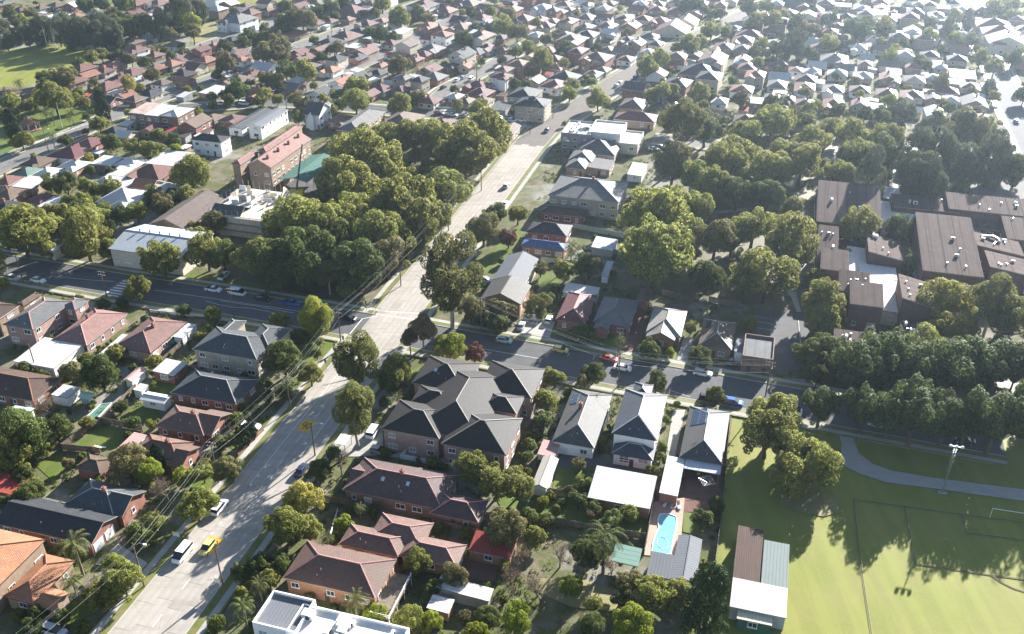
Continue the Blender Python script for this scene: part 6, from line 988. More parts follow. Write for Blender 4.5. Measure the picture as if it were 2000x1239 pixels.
# ------------------------------------------------------------------ mesh helpers
class MB:
    def __init__(s): s.v, s.f, s.m, s.uv = [], [], [], []
    def face(s, pts, mi=0, uv=None):
        i = len(s.v); s.v += [tuple(p) for p in pts]; s.f.append(tuple(range(i, i + len(pts)))); s.m.append(mi)
        if uv is None:
            a = Vector(pts[0]); e = (Vector(pts[1]) - a); L = e.length or 1; e /= L
            nn = e.cross(Vector(pts[-1]) - a); nn.normalize(); b = nn.cross(e)
            uv = [((Vector(p) - a).dot(e), (Vector(p) - a).dot(b)) for p in pts]
        s.uv += uv
    def box(s, x0, x1, y0, y1, z0, z1, mi=0, bottom=True, top=True):
        a, b, c, e = (x0, y0), (x1, y0), (x1, y1), (x0, y1)
        for p, q in ((a, b), (b, c), (c, e), (e, a)): s.face([(*p, z0), (*q, z0), (*q, z1), (*p, z1)], mi)
        if top: s.face([(*a, z1), (*b, z1), (*c, z1), (*e, z1)], mi)
        if bottom: s.face([(*e, z0), (*c, z0), (*b, z0), (*a, z0)], mi)
    def tube(s, p, q, r0, r1=None, n=6, mi=0, caps=True):
        r1 = r0 if r1 is None else r1; p, q = Vector(p), Vector(q); ax = (q - p).normalized()
        sd = ax.orthogonal().normalized(); up = ax.cross(sd); A, B = [], []
        for k in range(n):
            w = sd * math.cos(6.28319 * k / n) + up * math.sin(6.28319 * k / n); A.append(p + w * r0); B.append(q + w * r1)
        for k in range(n): s.face([A[k], A[(k + 1) % n], B[(k + 1) % n], B[k]], mi)
        if caps: s.face(B, mi); s.face(A[::-1], mi)
    def mesh(s, name, mats):
        me = bpy.data.meshes.new(name); me.from_pydata(s.v, [], s.f)
        for m in mats: me.materials.append(MATS[m] if isinstance(m, str) else m)
        me.polygons.foreach_set("material_index", s.m)
        ul = me.uv_layers.new(name="UVMap"); ul.data.foreach_set("uv", [c for p in s.uv for c in p]); me.update(); return me
def put(name, me, parent=None, loc=(0, 0, 0), rz=0.0):
    o = bpy.data.objects.new(name, me); COL.objects.link(o); o.location = loc; o.rotation_euler = (0, 0, rz)
    if parent is not None: o.parent = parent
    return o
def tag(o, label, cat, group=None, kind=None):
    o["label"] = label
    if cat: o["category"] = cat
    if group: o["group"] = group
    if kind: o["kind"] = kind
    return o
def root(name, loc, rz, label, cat, group=None):
    return tag(put(name, None, None, loc, rz), label, cat, group)
def build(mb, name, mats, parent=None, loc=(0, 0, 0), rz=0.0): return put(name, mb.mesh(name, mats), parent, loc, rz)

# where things stand in the picture: used for wording labels only
def pic(x, y, z):
    ct, st = math.cos(CAM_PITCH), math.sin(CAM_PITCH); dz = z - CAM_H
    zc = y * ct - dz * st; up = y * st + dz * ct
    return (1000 + CAM_F * x / zc, 619.5 - CAM_F * up / zc)

# ------------------------------------------------------------------ ground, patches, roads
mb = MB(); g = [-4000, -1200, -500, 0, 500, 1200, 4000]
mb.face([(-4000, -1500, 0), (4000, -1500, 0), (4000, 6000, 0), (-4000, 6000, 0)])
tag(build(mb, "ground", ['groundmat']), 'mixed grass and bare earth ground of the suburb', None, kind='structure')
from mathutils.geometry import tessellate_polygon
def flat_poly(pts, z, name, mat, label):
    mb = MB(); tri = tessellate_polygon([[Vector((x, y, 0)) for x, y in pts]])
    for a, b, c in tri:
        P3 = [(*pts[i], z) for i in (a, b, c)]
        if (P3[1][0] - P3[0][0]) * (P3[2][1] - P3[0][1]) - (P3[1][1] - P3[0][1]) * (P3[2][0] - P3[0][0]) < 0: P3.reverse()
        mb.face(P3, 0, [(p[0], p[1]) for p in P3])
    return tag(build(mb, name, [mat]), label, None, kind='structure')
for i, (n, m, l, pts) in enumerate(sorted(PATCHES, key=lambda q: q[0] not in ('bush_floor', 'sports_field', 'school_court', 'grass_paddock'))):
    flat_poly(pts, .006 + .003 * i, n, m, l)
ROAD_Z = .17
def offset_line(pts, off):
    P2 = [Vector(p) for p in pts]; out = []
    for i, p in enumerate(P2):
        a = (P2[i] - P2[i - 1]).normalized() if i else (P2[1] - P2[0]).normalized()
        b = (P2[i + 1] - P2[i]).normalized() if i < len(P2) - 1 else a
        t = (a + b).normalized(); n = Vector((t.y, -t.x)); k = 1 / max(.5, n.dot(Vector((b.y, -b.x)))); out.append(p + n * off * k)
    return out
def resample(pts, step):
    P2 = [Vector(p) for p in pts]; out = [P2[0]]
    for a, b in zip(P2[:-1], P2[1:]):
        n = max(1, int((b - a).length / step)); out += [a.lerp(b, (k + 1) / n) for k in range(n)]
    return out
def smooth(pts, n=2):
    P2 = [Vector(p) for p in pts]
    for _ in range(n):
        q = [P2[0]]
        for a, b in zip(P2[:-1], P2[1:]): q += [a.lerp(b, .25), a.lerp(b, .75)]
        P2 = q + [P2[-1]]
    return P2
CENTRE = {}
for k, r in ROADS.items(): CENTRE[k] = (smooth(r['pts'], 2) if k not in ('main_road', 'cross_street') else [Vector(p) for p in r['pts']], r['w'])
def on_road(p, pad, skip=None):
    for k, (L, w) in CENTRE.items():
        if k == skip: continue
        for a, b in zip(L[:-1], L[1:]):
            dd = b - a; s_ = max(0, min(1, (p - a).dot(dd) / dd.length_squared))
            if (p - a - dd * s_).length < w / 2 + pad: return True
    return False
def strip(mb, L, o0, o1, z, mi=0, keep=None, z0=None):
    A, B = offset_line(L, o0), offset_line(L, o1); dist = 0
    for i in range(len(L) - 1):
        l = (L[i + 1] - L[i]).length
        if keep is None or keep((A[i] + B[i + 1]) / 2):
            mb.face([(*A[i], z), (*B[i], z), (*B[i + 1], z), (*A[i + 1], z)], mi, [(o0, dist), (o1, dist), (o1, dist + l), (o0, dist + l)])
            if z0 is not None:
                mb.face([(*A[i], z0), (*A[i], z), (*A[i + 1], z), (*A[i + 1], z0)], mi); mb.face([(*B[i], z), (*B[i], z0), (*B[i + 1], z0), (*B[i + 1], z)], mi)
        dist += l
RLAB = dict(main_road='wide concrete slab main road running up the picture', cross_street='dark asphalt cross street through the junction', park_street='asphalt street beside the corner park', shop_street='asphalt street behind the school trees',
  garden_street='narrow suburban street above the white mansion', oval_street='narrow street between oval houses', middle_street='narrow street above the corner pub', far_street='pale street at the right edge', back_lane='back street behind the tree belt')
for zi, (k, (L, w)) in enumerate(CENTRE.items()):
    z = ROAD_Z + .004 * (9 - zi); mb = MB(); LL = resample(L, 4.0); strip(mb, LL, -w / 2, w / 2, z, 0, None, z - .2)
    mat = {'main_road': 'joint', 'cross_street': 'asphalt', 'park_street': 'oldasphalt', 'shop_street': 'asphalt', 'far_street': 'asphalt'}.get(k, 'oldasphalt')
    ro = tag(build(mb, k, [mat]), RLAB[k], None, kind='structure')
    near_ = k in ('main_road', 'cross_street')
    for s_ in (-1, 1):
        keep = lambda p: not on_road(p, .4, k)
        mb = MB(); strip(mb, LL, *sorted((s_ * w / 2, s_ * (w / 2 + .3))), z + .12, 0, keep, z - .2)
        if mb.f: build(mb, 'kerb', ['concrete'], ro)
        mb = MB(); strip(mb, LL, *sorted((s_ * (w / 2 + .3), s_ * (w / 2 + 3.6))), z + .1, 0, keep, z - .2)
        if mb.f: build(mb, 'verge', ['vergegrass'], ro)
        mb = MB(); fo = w / 2 + (1.9 if near_ else 1.4); strip(mb, LL, *sorted((s_ * fo, s_ * (fo + 1.3))), z + .115, 0, keep)
        if mb.f: build(mb, 'footpath', ['concrete'], ro)
    if k == 'main_road':
        # each cast slab of the near road is a piece of its own
        seg = [p for p in resample(L, 1.0) if 98 < p.y < 362]; per = 6.4; lanes = [(-w / 2 + .04, -3.15), (-3.11, -.02), (.02, 3.11), (3.15, w / 2 - .04)]
        a, b = seg[0], seg[-1]; n = int((b - a).length / per); t_ = (b - a).normalized(); nr = Vector((t_.y, -t_.x)); shared = {}
        for li, (o0, o1) in enumerate(lanes):
            mb = MB(); mb.box(o0, o1, .03, per - .03, -.05, .012); me = mb.mesh('slab', ['roadslab']); ang = math.atan2(t_.y, t_.x) - math.pi / 2
            for q in range(n):
                c0 = a + t_ * (q * per + (li % 2) * 1.6); o = put('slab', me, ro, (c0.x, c0.y, z), ang)
MAIN_DIR = (CENTRE['main_road'][0][2] - CENTRE['main_road'][0][1]).normalized(); MAIN_A = CENTRE['main_road'][0][1]; MAIN_ANG = math.atan2(MAIN_DIR.y, MAIN_DIR.x)
LINE_Z = ROAD_Z + .055
def line_mesh(pts, w, mat, name, label, z):
    mb = MB(); strip(mb, [Vector(p) for p in pts], -w / 2, w / 2, z); return tag(build(mb, name, [mat]), label, None, kind='structure')
for i, (pts, w, m, l) in enumerate(LINES):
    if m == 'burntline':
        line_mesh(pts, .42, 'worn', 'field_line_border', l.replace('dark', 'pale worn') + ' border', .095 + .003 * (i % 6)); line_mesh(pts, .09, m, 'field_line', l, .12 + .003 * (i % 6))
    else: line_mesh(pts, w, m, 'road_line', l, LINE_Z + .003 * (i % 5))
# centre dashes and arrows along the main road
nr = Vector((MAIN_DIR.y, -MAIN_DIR.x)); dash = MB(); dash.box(-.07, .07, -1.5, 1.5, 0, .006); dme = dash.mesh('road_dash', ['whiteline'])
for q in range(26):
    for off in (0,):
        c0 = MAIN_A + MAIN_DIR * (q * 9.0 - 6) + nr * off
        if on_road(c0, 0, 'main_road'): continue
        tag(put('road_dash', dme, None, (c0.x, c0.y, LINE_Z), MAIN_ANG - math.pi / 2), 'short white centre dash on the concrete main road', None, 'centre dashes of the main road', 'structure')
for off, s0, s1, lb in ((3.13, 52, 92, 'solid white lane line right of the main road centre'), (-2.9, 40, 92, 'solid white lane line left of the main road centre')):
    a, b = MAIN_A + MAIN_DIR * s0 + nr * off, MAIN_A + MAIN_DIR * s1 + nr * off; line_mesh([tuple(a), tuple(b)], .14, 'whiteline', 'road_line', lb, LINE_Z)
tri = MB(); tri.face([(-.28, -.4, 0), (.28, -.4, 0), (0, .5, 0)]); tme = tri.mesh('road_triangle', ['whiteline'])
for q in range(9):
    for off in (-2.5, .55):
        c0 = MAIN_A + MAIN_DIR * (22 + q * 3.0) + nr * off
        tag(put('road_triangle', tme, None, (c0.x, c0.y, LINE_Z + .004), MAIN_ANG - math.pi / 2), 'small white triangle painted in the rows on the main road', None, 'speed triangles on the main road', 'structure')
for nm, (px_, py_), lb in (('speed_patch', PATCH_A, 'yellow painted speed patch with dark numerals near the street light'), ('speed_patch', PATCH_B, 'yellow painted speed patch beside the white van')):
    mb = MB(); mb.box(-1.5, 1.5, -2.1, 2.1, 0, .006); o = tag(build(mb, nm, ['yellowpaint'], None, (px_, py_, LINE_Z + .006), MAIN_ANG - math.pi / 2), lb, None, kind='structure')
    mb = MB()      # numerals 40 as thin painted strokes
    for (x0, y0, x1, y1) in ((-1.0, -.2, .0, .0), (-.35, -1.3, -.1, 1.3), (-1.0, -.2, -.8, 1.3)): mb.face([(x0, y0, .009), (x1, y0, .009), (x1, y1, .009), (x0, y1, .009)])
    for k_ in range(12):
        a0, a1 = k_ / 12 * 6.2832, (k_ + 1) / 12 * 6.2832
        mb.face([(.65 + .5 * math.cos(a0), 1.3 * math.sin(a0), .009), (.65 + .5 * math.cos(a1), 1.3 * math.sin(a1), .009), (.65 + .27 * math.cos(a1), 1.0 * math.sin(a1), .009), (.65 + .27 * math.cos(a0), 1.0 * math.sin(a0), .009)])
    build(mb, 'numeral_marking', ['burntline'], o)
# zebra crossing on its raised table
cx, cy = CROSSING; CA = math.atan2(CENTRE['cross_street'][0][5].y - CENTRE['cross_street'][0][4].y, CENTRE['cross_street'][0][5].x - CENTRE['cross_street'][0][4].x)
zx = root('zebra_crossing', (cx, cy, ROAD_Z + .05), CA, 'raised zebra crossing with white bars on the sunny street', 'crossing')
mb = MB(); mb.box(-3.2, 3.2, -6, 6, -.05, .03); build(mb, 'raised_table', ['oldasphalt'], zx)
bar = MB(); bar.box(-2.4, 2.4, -.33, .33, .02, .037); bme = bar.mesh('bar', ['whiteline'])
for q in range(8): put('bar', bme, zx, (0, -5.2 + q * 1.45, 0))
for s_ in (-1, 1):
    mb = MB(); mb.box(s_ * 2.9 - .25, s_ * 2.9 + .25, -5.6, -.8, .02, .034); build(mb, 'ramp_stripe', ['brickpave'], zx)

# ------------------------------------------------------------------ buildings
def frame_mesh(w, h):
    mb = MB(); t_ = .1
    mb.box(-w / 2, -w / 2 + t_, -.07, 0, 0, h); mb.box(w / 2 - t_, w / 2, -.07, 0, 0, h)
    mb.box(-w / 2 + t_, w / 2 - t_, -.07, 0, 0, t_); mb.box(-w / 2 + t_, w / 2 - t_, -.07, 0, h - t_, h)
    if w > 1.2: mb.box(-.04, .04, -.06, 0, t_, h - t_)
    mb.box(-w / 2 - .08, w / 2 + .08, -.13, 0, -.1, -.003); return mb.mesh('window', ['white'])
def pane_mesh(w, h):
    mb = MB(); mb.box(-w / 2 + .101, w / 2 - .101, -.03, -.003, .101, h - .101); return mb.mesh('pane', ['glass'])
WSZ = [(1.6, 1.25), (1.0, 1.25), (2.1, 1.3)]
WIN = [(frame_mesh(*s_), pane_mesh(*s_)) for s_ in WSZ]
def far_win(w, h):
    mb = MB(); mb.box(-w / 2, w / 2, -.05, 0, 0, h); mb.face([(-w / 2 + .1, -.055, .1), (w / 2 - .1, -.055, .1), (w / 2 - .1, -.055, h - .1), (-w / 2 + .1, -.055, h - .1)], 1); return mb.mesh('window', ['white', 'glass'])
FWIN = [far_win(*s_) for s_ in WSZ]
mb = MB(); mb.box(-.45, .45, -.06, 0, 0, 2.05); DOOR = mb.mesh('door', ['darktrim'])
mb = MB(); mb.box(-1.35, 1.35, -.06, 0, 0, 2.2)
for q in range(4): mb.box(-1.3, 1.3, -.075, -.06, .06 + q * .55, .5 + q * .55)
GARAGE = mb.mesh('garage_door', ['white'])
mb = MB(); mb.box(-.4, .4, -.3, .3, 0, 1.5); mb.box(-.46, .46, -.36, .36, 1.5, 1.65); mb.tube((0, 0, 1.65), (0, 0, 2.0), .14, .12, 8); CHIM = mb.mesh('chimney', ['brick_red'])
mb = MB(); mb.box(-.5, .5, -.82, .82, 0, .04, 0); mb.box(-.46, .46, -.78, .78, .04, .046, 1); PANEL = mb.mesh('solar_panel', ['steel', 'solar'])
mb = MB(); mb.box(-.4, .4, -.5, .5, 0, .12, 0); mb.box(-.33, .33, -.43, .43, .12, .13, 1); SKYL = mb.mesh('skylight', ['steel', 'skylight'])
mb = MB(); mb.tube((0, 0, 0), (0, 0, .7), .22, .22, 10); mb.tube((0, 0, .7), (0, 0, 1.0), .34, .3, 10); VENT = mb.mesh('roof_vent', ['steel'])
mb = MB(); mb.box(-.45, .45, -.2, .2, 0, .65); mb.tube((0, -.2, .33), (0, -.22, .33), .24, .24, 10, 1); ACON = mb.mesh('air_conditioner', ['aircon', 'black'])
mb = MB(); mb.tube((0, 0, -.2), (0, 0, 1.6), .025, .025, 5)
for q in range(5): mb.tube((-.5 + q * .05, q * .18 - .35, 1.55), (.5 - q * .05, q * .18 - .35, 1.55), .015, .015, 4)
mb.tube((0, -.4, 1.55), (0, .45, 1.55), .02, .02, 4); AERIAL = mb.mesh('aerial', ['steel'])
mb = MB(); mb.tube((0, 0, 0), (0, 0, .5), .06, .06, 6); PIPE = mb.mesh('vent_pipe', ['pale'])

def hip_pts(w, l, pitch, typ, rg):
    """ridge end points and rise over the eave rectangle"""
    a, b = w / 2, l / 2; tp = math.tan(R_(pitch))
    if typ == 'hip':
        if l >= w: h = a * tp; e = b - a; return (0, -e), (0, e), h
        h = b * tp; e = a - b; return (-e, 0), (e, 0), h
    if rg == 'v': return (0, -b), (0, b), a * tp
    return (-a, 0), (a, 0), b * tp
def roof_mesh(w, l, typ, rg, pitch):
    """roof shell with the eave at z 0; slot 0 covering, 1 fascia"""
    a, b = w / 2, l / 2; mb = MB(); T = .17
    def slope(pts):
        p0, p1 = Vector(pts[0]), Vector(pts[1]); e = (p1 - p0).normalized(); nn = e.cross(Vector(pts[-1]) - p0).normalized(); up = nn.cross(e)
        mb.face(pts, 0, [((Vector(p) - p0).dot(e), (Vector(p) - p0).dot(up)) for p in pts])
    if typ in ('hip', 'gable'):
        r0, r1, h = hip_pts(w, l, pitch, typ, rg); R0, R1 = (*r0, h), (*r1, h); c = [(-a, -b, 0), (a, -b, 0), (a, b, 0), (-a, b, 0)]
        if r0[0] == r1[0]:
            slope([c[1], c[2], R1, R0]); slope([c[3], c[0], R0, R1])
            if typ == 'hip': slope([c[0], c[1], R0]); slope([c[2], c[3], R1])
        else:
            slope([c[0], c[1], R1, R0]); slope([c[2], c[3], R0, R1])
            if typ == 'hip': slope([c[1], c[2], R1]); slope([c[3], c[0], R0])
        lo = [(x, y, -T) for x, y, _ in c]
        if typ == 'hip':
            for k in range(4): mb.face([lo[k], lo[(k + 1) % 4], c[(k + 1) % 4], c[k]], 1)
            mb.face(lo[::-1], 1)
        else:
            S0, S1 = (*r0, h - T), (*r1, h - T)
            if r0[0] == r1[0]:
                mb.face([lo[2], lo[1], S0, S1], 1); mb.face([lo[0], lo[3], S1, S0], 1); mb.face([lo[1], lo[2], c[2], c[1]], 1); mb.face([lo[3], lo[0], c[0], c[3]], 1)
                for (i, j, Ra, Sa) in ((0, 1, R0, S0), (2, 3, R1, S1)): mb.face([lo[i], Sa, Ra, c[i]], 1); mb.face([Sa, lo[j], c[j], Ra], 1)
            else:
                mb.face([lo[1], lo[0], S0, S1], 1); mb.face([lo[3], lo[2], S1, S0], 1); mb.face([lo[0], lo[1], c[1], c[0]], 1); mb.face([lo[2], lo[3], c[3], c[2]], 1)
                for (i, j, Ra, Sa) in ((1, 2, R1, S1), (3, 0, R0, S0)): mb.face([lo[i], Sa, Ra, c[i]], 1); mb.face([Sa, lo[j], c[j], Ra], 1)
    else:
        tp = math.tan(R_(pitch)); ex = 0
        if typ in ('flat', 'skillv') : H = [0, 0, l * tp, l * tp] if (typ == 'skillv' or rg == 'v') else [w * tp, 0, 0, w * tp]
        if typ == 'skillu': H = [w * tp, 0, 0, w * tp]
        if typ == 'parapet': H = [0, 0, 0, 0]
        c = [(-a, -b, H[0]), (a, -b, H[1]), (a, b, H[2]), (-a, b, H[3])]; lo = [(x, y, z - .2) for x, y, z in c]
        if (H[0] != H[1]): mb.face([c[1], c[2], c[3], c[0]], 0)
        else: mb.face(c, 0)
        for k in range(4): mb.face([lo[k], lo[(k + 1) % 4], c[(k + 1) % 4], c[k]], 1)
        mb.face(lo[::-1], 1)
    return mb
def wall_mesh(w, l, ze, typ, rg, pitch, oh):
    a, b = w / 2 - oh, l / 2 - oh; mb = MB(); c = [(-a, -b), (a, -b), (a, b), (-a, b)]; tp = math.tan(R_(pitch))
    top = [ze - .1] * 4
    if typ in ('flat', 'skillv', 'skillu'):
        f = (lambda x, y: (y + l / 2) * tp) if (typ == 'skillv' or (typ == 'flat' and rg == 'v')) else (lambda x, y: (w / 2 - x) * tp)
        top = [ze - .15 + f(*p) for p in c]
    for k in range(4):
        p, q = c[k], c[(k + 1) % 4]; L = math.dist(p, q); z0, z1 = top[k], top[(k + 1) % 4]
        mb.face([(*p, -.3), (*q, -.3), (*q, z1), (*p, z0)], 0, [(0, 0), (L, 0), (L, z1), (0, z0)])
    if typ == 'gable':
        if rg == 'v':
            for s_ in (-1, 1):
                pts = [(-a * -s_, s_ * b, ze - .1), (a * -s_, s_ * b, ze - .1), (0, s_ * b, ze + a * tp - .02)]; mb.face(pts)
        else:
            for s_ in (-1, 1): mb.face([(s_ * a, -b * s_, ze - .1), (s_ * a, b * s_, ze - .1), (s_ * a, 0, ze + b * tp - .02)])
    if typ == 'parapet':
        for (x0, x1, y0, y1) in ((-a, a, -b, -b + .25), (-a, a, b - .25, b), (-a, -a + .25, -b + .25, b - .25), (a - .25, a, -b + .25, b - .25)): mb.box(x0, x1, y0, y1, ze - .1, ze + .55)
    return mb
def ridge_lines(w, l, typ, rg, pitch):
    if typ not in ('hip', 'gable'): return []
    r0, r1, h = hip_pts(w, l, pitch, typ, rg); a, b = w / 2, l / 2; out = []
    if math.dist(r0, r1) > .3: out.append(((*r0, h), (*r1, h)))
    if typ == 'hip':
        c = [(-a, -b, 0), (a, -b, 0), (a, b, 0), (-a, b, 0)]
        near0 = (0, 1) if r0[0] == r1[0] else (0, 3); near1 = (2, 3) if r0[0] == r1[0] else (1, 2)
        out += [(c[i], (*r0, h)) for i in near0] + [(c[i], (*r1, h)) for i in near1]
    return out
def house(name, x, y, rot, roof, wall, wings, o, label, near_, cat, group=None):
    H = root(name, (x, y, 0), R_(rot), label, cat, group); st = o.get('storeys', 1); fl = {'cream': 'creamboard'}.get(wall, wall)
    rects = [(w[0], w[1], w[2] / 2 - .5, w[3] / 2 - .5) for w in wings]; roofs = []
    trim = rnd.choice(['trim', 'pale', 'tan', 'tan', 'darktrim'])
    if roof in ('brownsheet',): trim = 'tan'
    for wi, (cx, cy, w, l, ze, typ, rg, pitch) in enumerate(wings):
        oh = .45 if typ in ('hip', 'gable') else (.0 if typ == 'parapet' else .15)
        if typ == 'gable' and rg == 'v' and w < l and w / 2 * math.tan(R_(pitch)) > 6: pitch = 16
        rm = roof_mesh(w - (.3 if typ == 'parapet' else 0), l - (.3 if typ == 'parapet' else 0), typ, rg, pitch)
        z = ze + .004 * wi
        ro = build(rm, 'roof', [roof, trim], H, (cx, cy, z)); roofs.append(ro)
        if not o.get('open'): build(wall_mesh(w, l, ze - .003 * wi, typ, rg, pitch, oh), 'wall', [fl], H, (cx, cy, 0))
        else:
            pm = MB(); pm.tube((0, 0, 0), (0, 0, ze - .2), .07, .07, 6); me = pm.mesh('post', ['metalpost'])
            for px_ in (-w / 2 + .3, w / 2 - .3):
                for py_ in np.linspace(-l / 2 + .3, l / 2 - .3, max(2, int(l / 5) + 1)): put('post', me, H, (cx + px_, cy + float(py_), 0))
        if near_:
            for p, q in ridge_lines(w, l, typ, rg, pitch):
                rb = MB(); rb.tube((p[0], p[1], p[2] + .02), (q[0], q[1], q[2] + .02), .13, .13, 5); build(rb, 'ridge_cap', [o.get('ridgecol', roof)], ro)
        if o.get('open') or wall == 'none': continue
        a, b = w / 2 - oh, l / 2 - oh
        sides = [((0, -b), (1, 0), 0, a)]
        if near_ or x < 0: sides.append(((a, 0), (0, 1), math.pi / 2, b))
        if near_ or x > 0: sides.append(((-a, 0), (0, -1), -math.pi / 2, b))
        for si, (c0, dr, rz, half) in enumerate(sides):
            small = min(w, l) < 5 or cat in ('shed', 'garage', 'patio roof', 'carport', 'shelter')
            n = int((2 * half - .8) / (3.1 if not small else 4.0))
            if not near_: n = min(n, 2)
            if small: n = min(n, 1)
            if ze < 2.45: n = 0
            gar = o.get('garage', 0) if (si == (1 if o.get('garage') == 2 else 0) and wi == 0) else 0
            for q in range(gar):
                tpos = -half + 1.8 + q * 3.3; put('garage_door', GARAGE, H, (cx + c0[0] + dr[0] * tpos, cy + c0[1] + dr[1] * tpos, .02), rz)
            dn = o.get('doors', 0) if si == 0 else 0
            for q in range(dn): put('door', DOOR, H, (cx + c0[0] + dr[0] * (-half * .5 + q * half), cy + c0[1] + dr[1] * (-half * .5 + q * half), .1), rz)
            if n < 1 or dn: continue
            for q in range(n):
                tpos = -half + (q + .5) * 2 * half / n + rnd.uniform(-.3, .3); px_, py_ = cx + c0[0] + dr[0] * tpos, cy + c0[1] + dr[1] * tpos
                if any(j != wi and abs(px_ - r[0]) < r[2] + .4 and abs(py_ - r[1]) < r[3] + .4 for j, r in enumerate(rects)): continue
                for sy in range(st):
                    if gar and sy == 0 and tpos < -half + 3.3 * gar + .5: continue
                    if rnd.random() < .14: continue
                    k = rnd.choice([0, 0, 1, 2]) if near_ else rnd.choice([0, 1])
                    zw = 1.0 + sy * 2.9 + (0 if st > 1 or ze < 4 else .8)
                    if zw + 1.35 > ze - .15: zw = ze - 1.55
                    if near_:
                        wo_ = put('window', WIN[k][0], H, (px_, py_, zw), rz); put('pane', WIN[k][1], wo_)
                    else: put('window', FWIN[k], H, (px_, py_, zw), rz)
            if near_ and si == 0 and not small and rnd.random() < .6:
                tpos = rnd.uniform(-half * .6, half * .6) + 1.4; px_ = cx + c0[0] + tpos; py_ = cy + c0[1]
                if abs(tpos) < half - .6 and not any(j != wi and abs(px_ - r[0]) < r[2] + .4 and abs(py_ - r[1]) < r[3] + .4 for j, r in enumerate(rects)): put('door', DOOR, H, (px_ , py_ - .004, .05), rz)
    # things fixed to the roof
    w0 = wings[0]; r0, r1, h0 = hip_pts(w0[2], w0[3], w0[7], w0[5], w0[6]) if w0[5] in ('hip', 'gable') else ((0, 0), (0, 0), 0)
    def on_slope(wi, side, u, v):
        """point and tilt on a slope: u along the eave from its start, v up the slope"""
        cx, cy, w, l, ze, typ, rg, pitch = wings[wi]; pt = R_(pitch); a, b = w / 2, l / 2
        hx, hz = v * math.cos(pt), v * math.sin(pt) + .05
        if side == 'L': return (-a + hx, b - u, hz), (pt, 0, -math.pi / 2)
        if side == 'R': return (a - hx, -b + u, hz), (pt, 0, math.pi / 2)
        return (-a + u, -b + hx, hz), (pt, 0, 0)
    if o.get('chim') and w0[5] in ('hip', 'gable'):
        s_ = rnd.choice([-1, 1]); put('chimney', CHIM, roofs[0], (r0[0] * .4 + r1[0] * .6 + s_ * .9, r0[1] * .4 + r1[1] * .6, h0 - .75))
    for q in range(o.get('chimrow', 0)):
        f_ = (q + .5) / o['chimrow']; p = [r0[k] * (1 - f_) + r1[k] * f_ for k in (0, 1)]; put('chimney', CHIM, roofs[0], (p[0] + 1.6 * (r0[0] == r1[0]), p[1] + 1.2 * (r0[1] == r1[1]), h0 - 1.3))
    for (wi, side, u, v, nr_, nc) in o.get('solar', []):
        for i in range(nr_):
            for j in range(nc):
                (lx, ly, lz), (tx, _, tz) = on_slope(wi, side, u + .55 + j * 1.03, v + .85 + i * 1.68); p = put('solar_panel', PANEL, roofs[wi], (lx, ly, lz)); p.rotation_euler = (tx, 0, tz)
    if o.get('solarw'):
        for j in range(5):
            p = put('solar_panel', PANEL, roofs[0], (-1 + j * 2.1, 1.0, 1.0)); p.scale = (2, 1.6, 1); p.rotation_euler = (R_(w0[7]), 0, 0)
    for j in range(o.get('sky', 0)):
        (lx, ly, lz), (tx, _, tz) = on_slope(0, 'N', w0[2] * (.35 + .25 * j), min(w0[2], w0[3]) * .36); p = put('skylight', SKYL, roofs[0], (lx, ly, lz)); p.rotation_euler = (tx, 0, tz)
    for j in range(o.get('vents', 0)):
        put('roof_vent', VENT, roofs[0], (-w0[2] * .3 + j * w0[2] * .14, .3, h0 - .2))
    if o.get('plant'):
        for j in range(14):
            p = put('air_conditioner', ACON, roofs[0], (rnd.uniform(-w0[2] * .42, w0[2] * .42), rnd.uniform(-w0[3] * .35, w0[3] * .35), 0), rnd.choice([0, 1.57])); k = rnd.uniform(1.0, 2.6); p.scale = (k, k * rnd.uniform(.7, 1.8), k * .8)
    if o.get('duct'):
        db = MB(); pts = [(-5, 2, .2), (-4.5, 2.5, 1.6), (-1.5, 2.5, 1.9), (0, 1.6, 1.6), (.2, .2, 1.2)]
        for p, q in zip(pts[:-1], pts[1:]): db.tube(p, q, .5, .5, 10)
        build(db, 'roof_duct', ['steel'], roofs[0])
    if name == 'school_block':
        ro0 = roofs[0]; tpz = math.tan(R_(w0[7]))
        for j in range(5):
            lx, ly = rnd.uniform(-.38, .38) * w0[2], rnd.uniform(-.38, .38) * w0[3]; lz = (ly + w0[3] / 2) * tpz if w0[5] == 'skillv' else (w0[2] / 2 - lx) * tpz
            if j < 2: p = put('air_conditioner', ACON, ro0, (lx, ly, lz), rnd.choice([0, 1.57])); k = rnd.uniform(1.0, 1.6); p.scale = (k, k, k)
            else: p = put('roof_vent', VENT, ro0, (lx, ly, lz - .1)); p.scale = (.7, .7, .7)
        for j in range(int(w0[2] / 4)):     # rolled membrane joints show as low battens
            bb = MB(); xj = -w0[2] / 2 + (j + .6) * 4; z0_, z1_ = (0, w0[3] * tpz) if w0[5] == 'skillv' else ((w0[2] / 2 - xj) * tpz,) * 2; bb.tube((xj, -w0[3] / 2, z0_ + .02), (xj, w0[3] / 2, z1_ + .02), .06, .06, 4); build(bb, 'batten', ['brownsheet'], ro0)
    if near_ and w0[5] in ('hip', 'gable') and cat in ('house', 'apartment block', 'unit block'):
        for j in range(2):
            (lx, ly, lz), _ = on_slope(0, 'N', w0[2] * rnd.uniform(.3, .7), min(w0[2], w0[3]) * rnd.uniform(.12, .3)); put('vent_pipe', PIPE, roofs[0], (lx, ly, lz - .1))
        if rnd.random() < .5: put('aerial', AERIAL, roofs[0], ((r0[0] + r1[0]) / 2, (r0[1] + r1[1]) / 2, h0), rnd.uniform(0, 3))
    return H
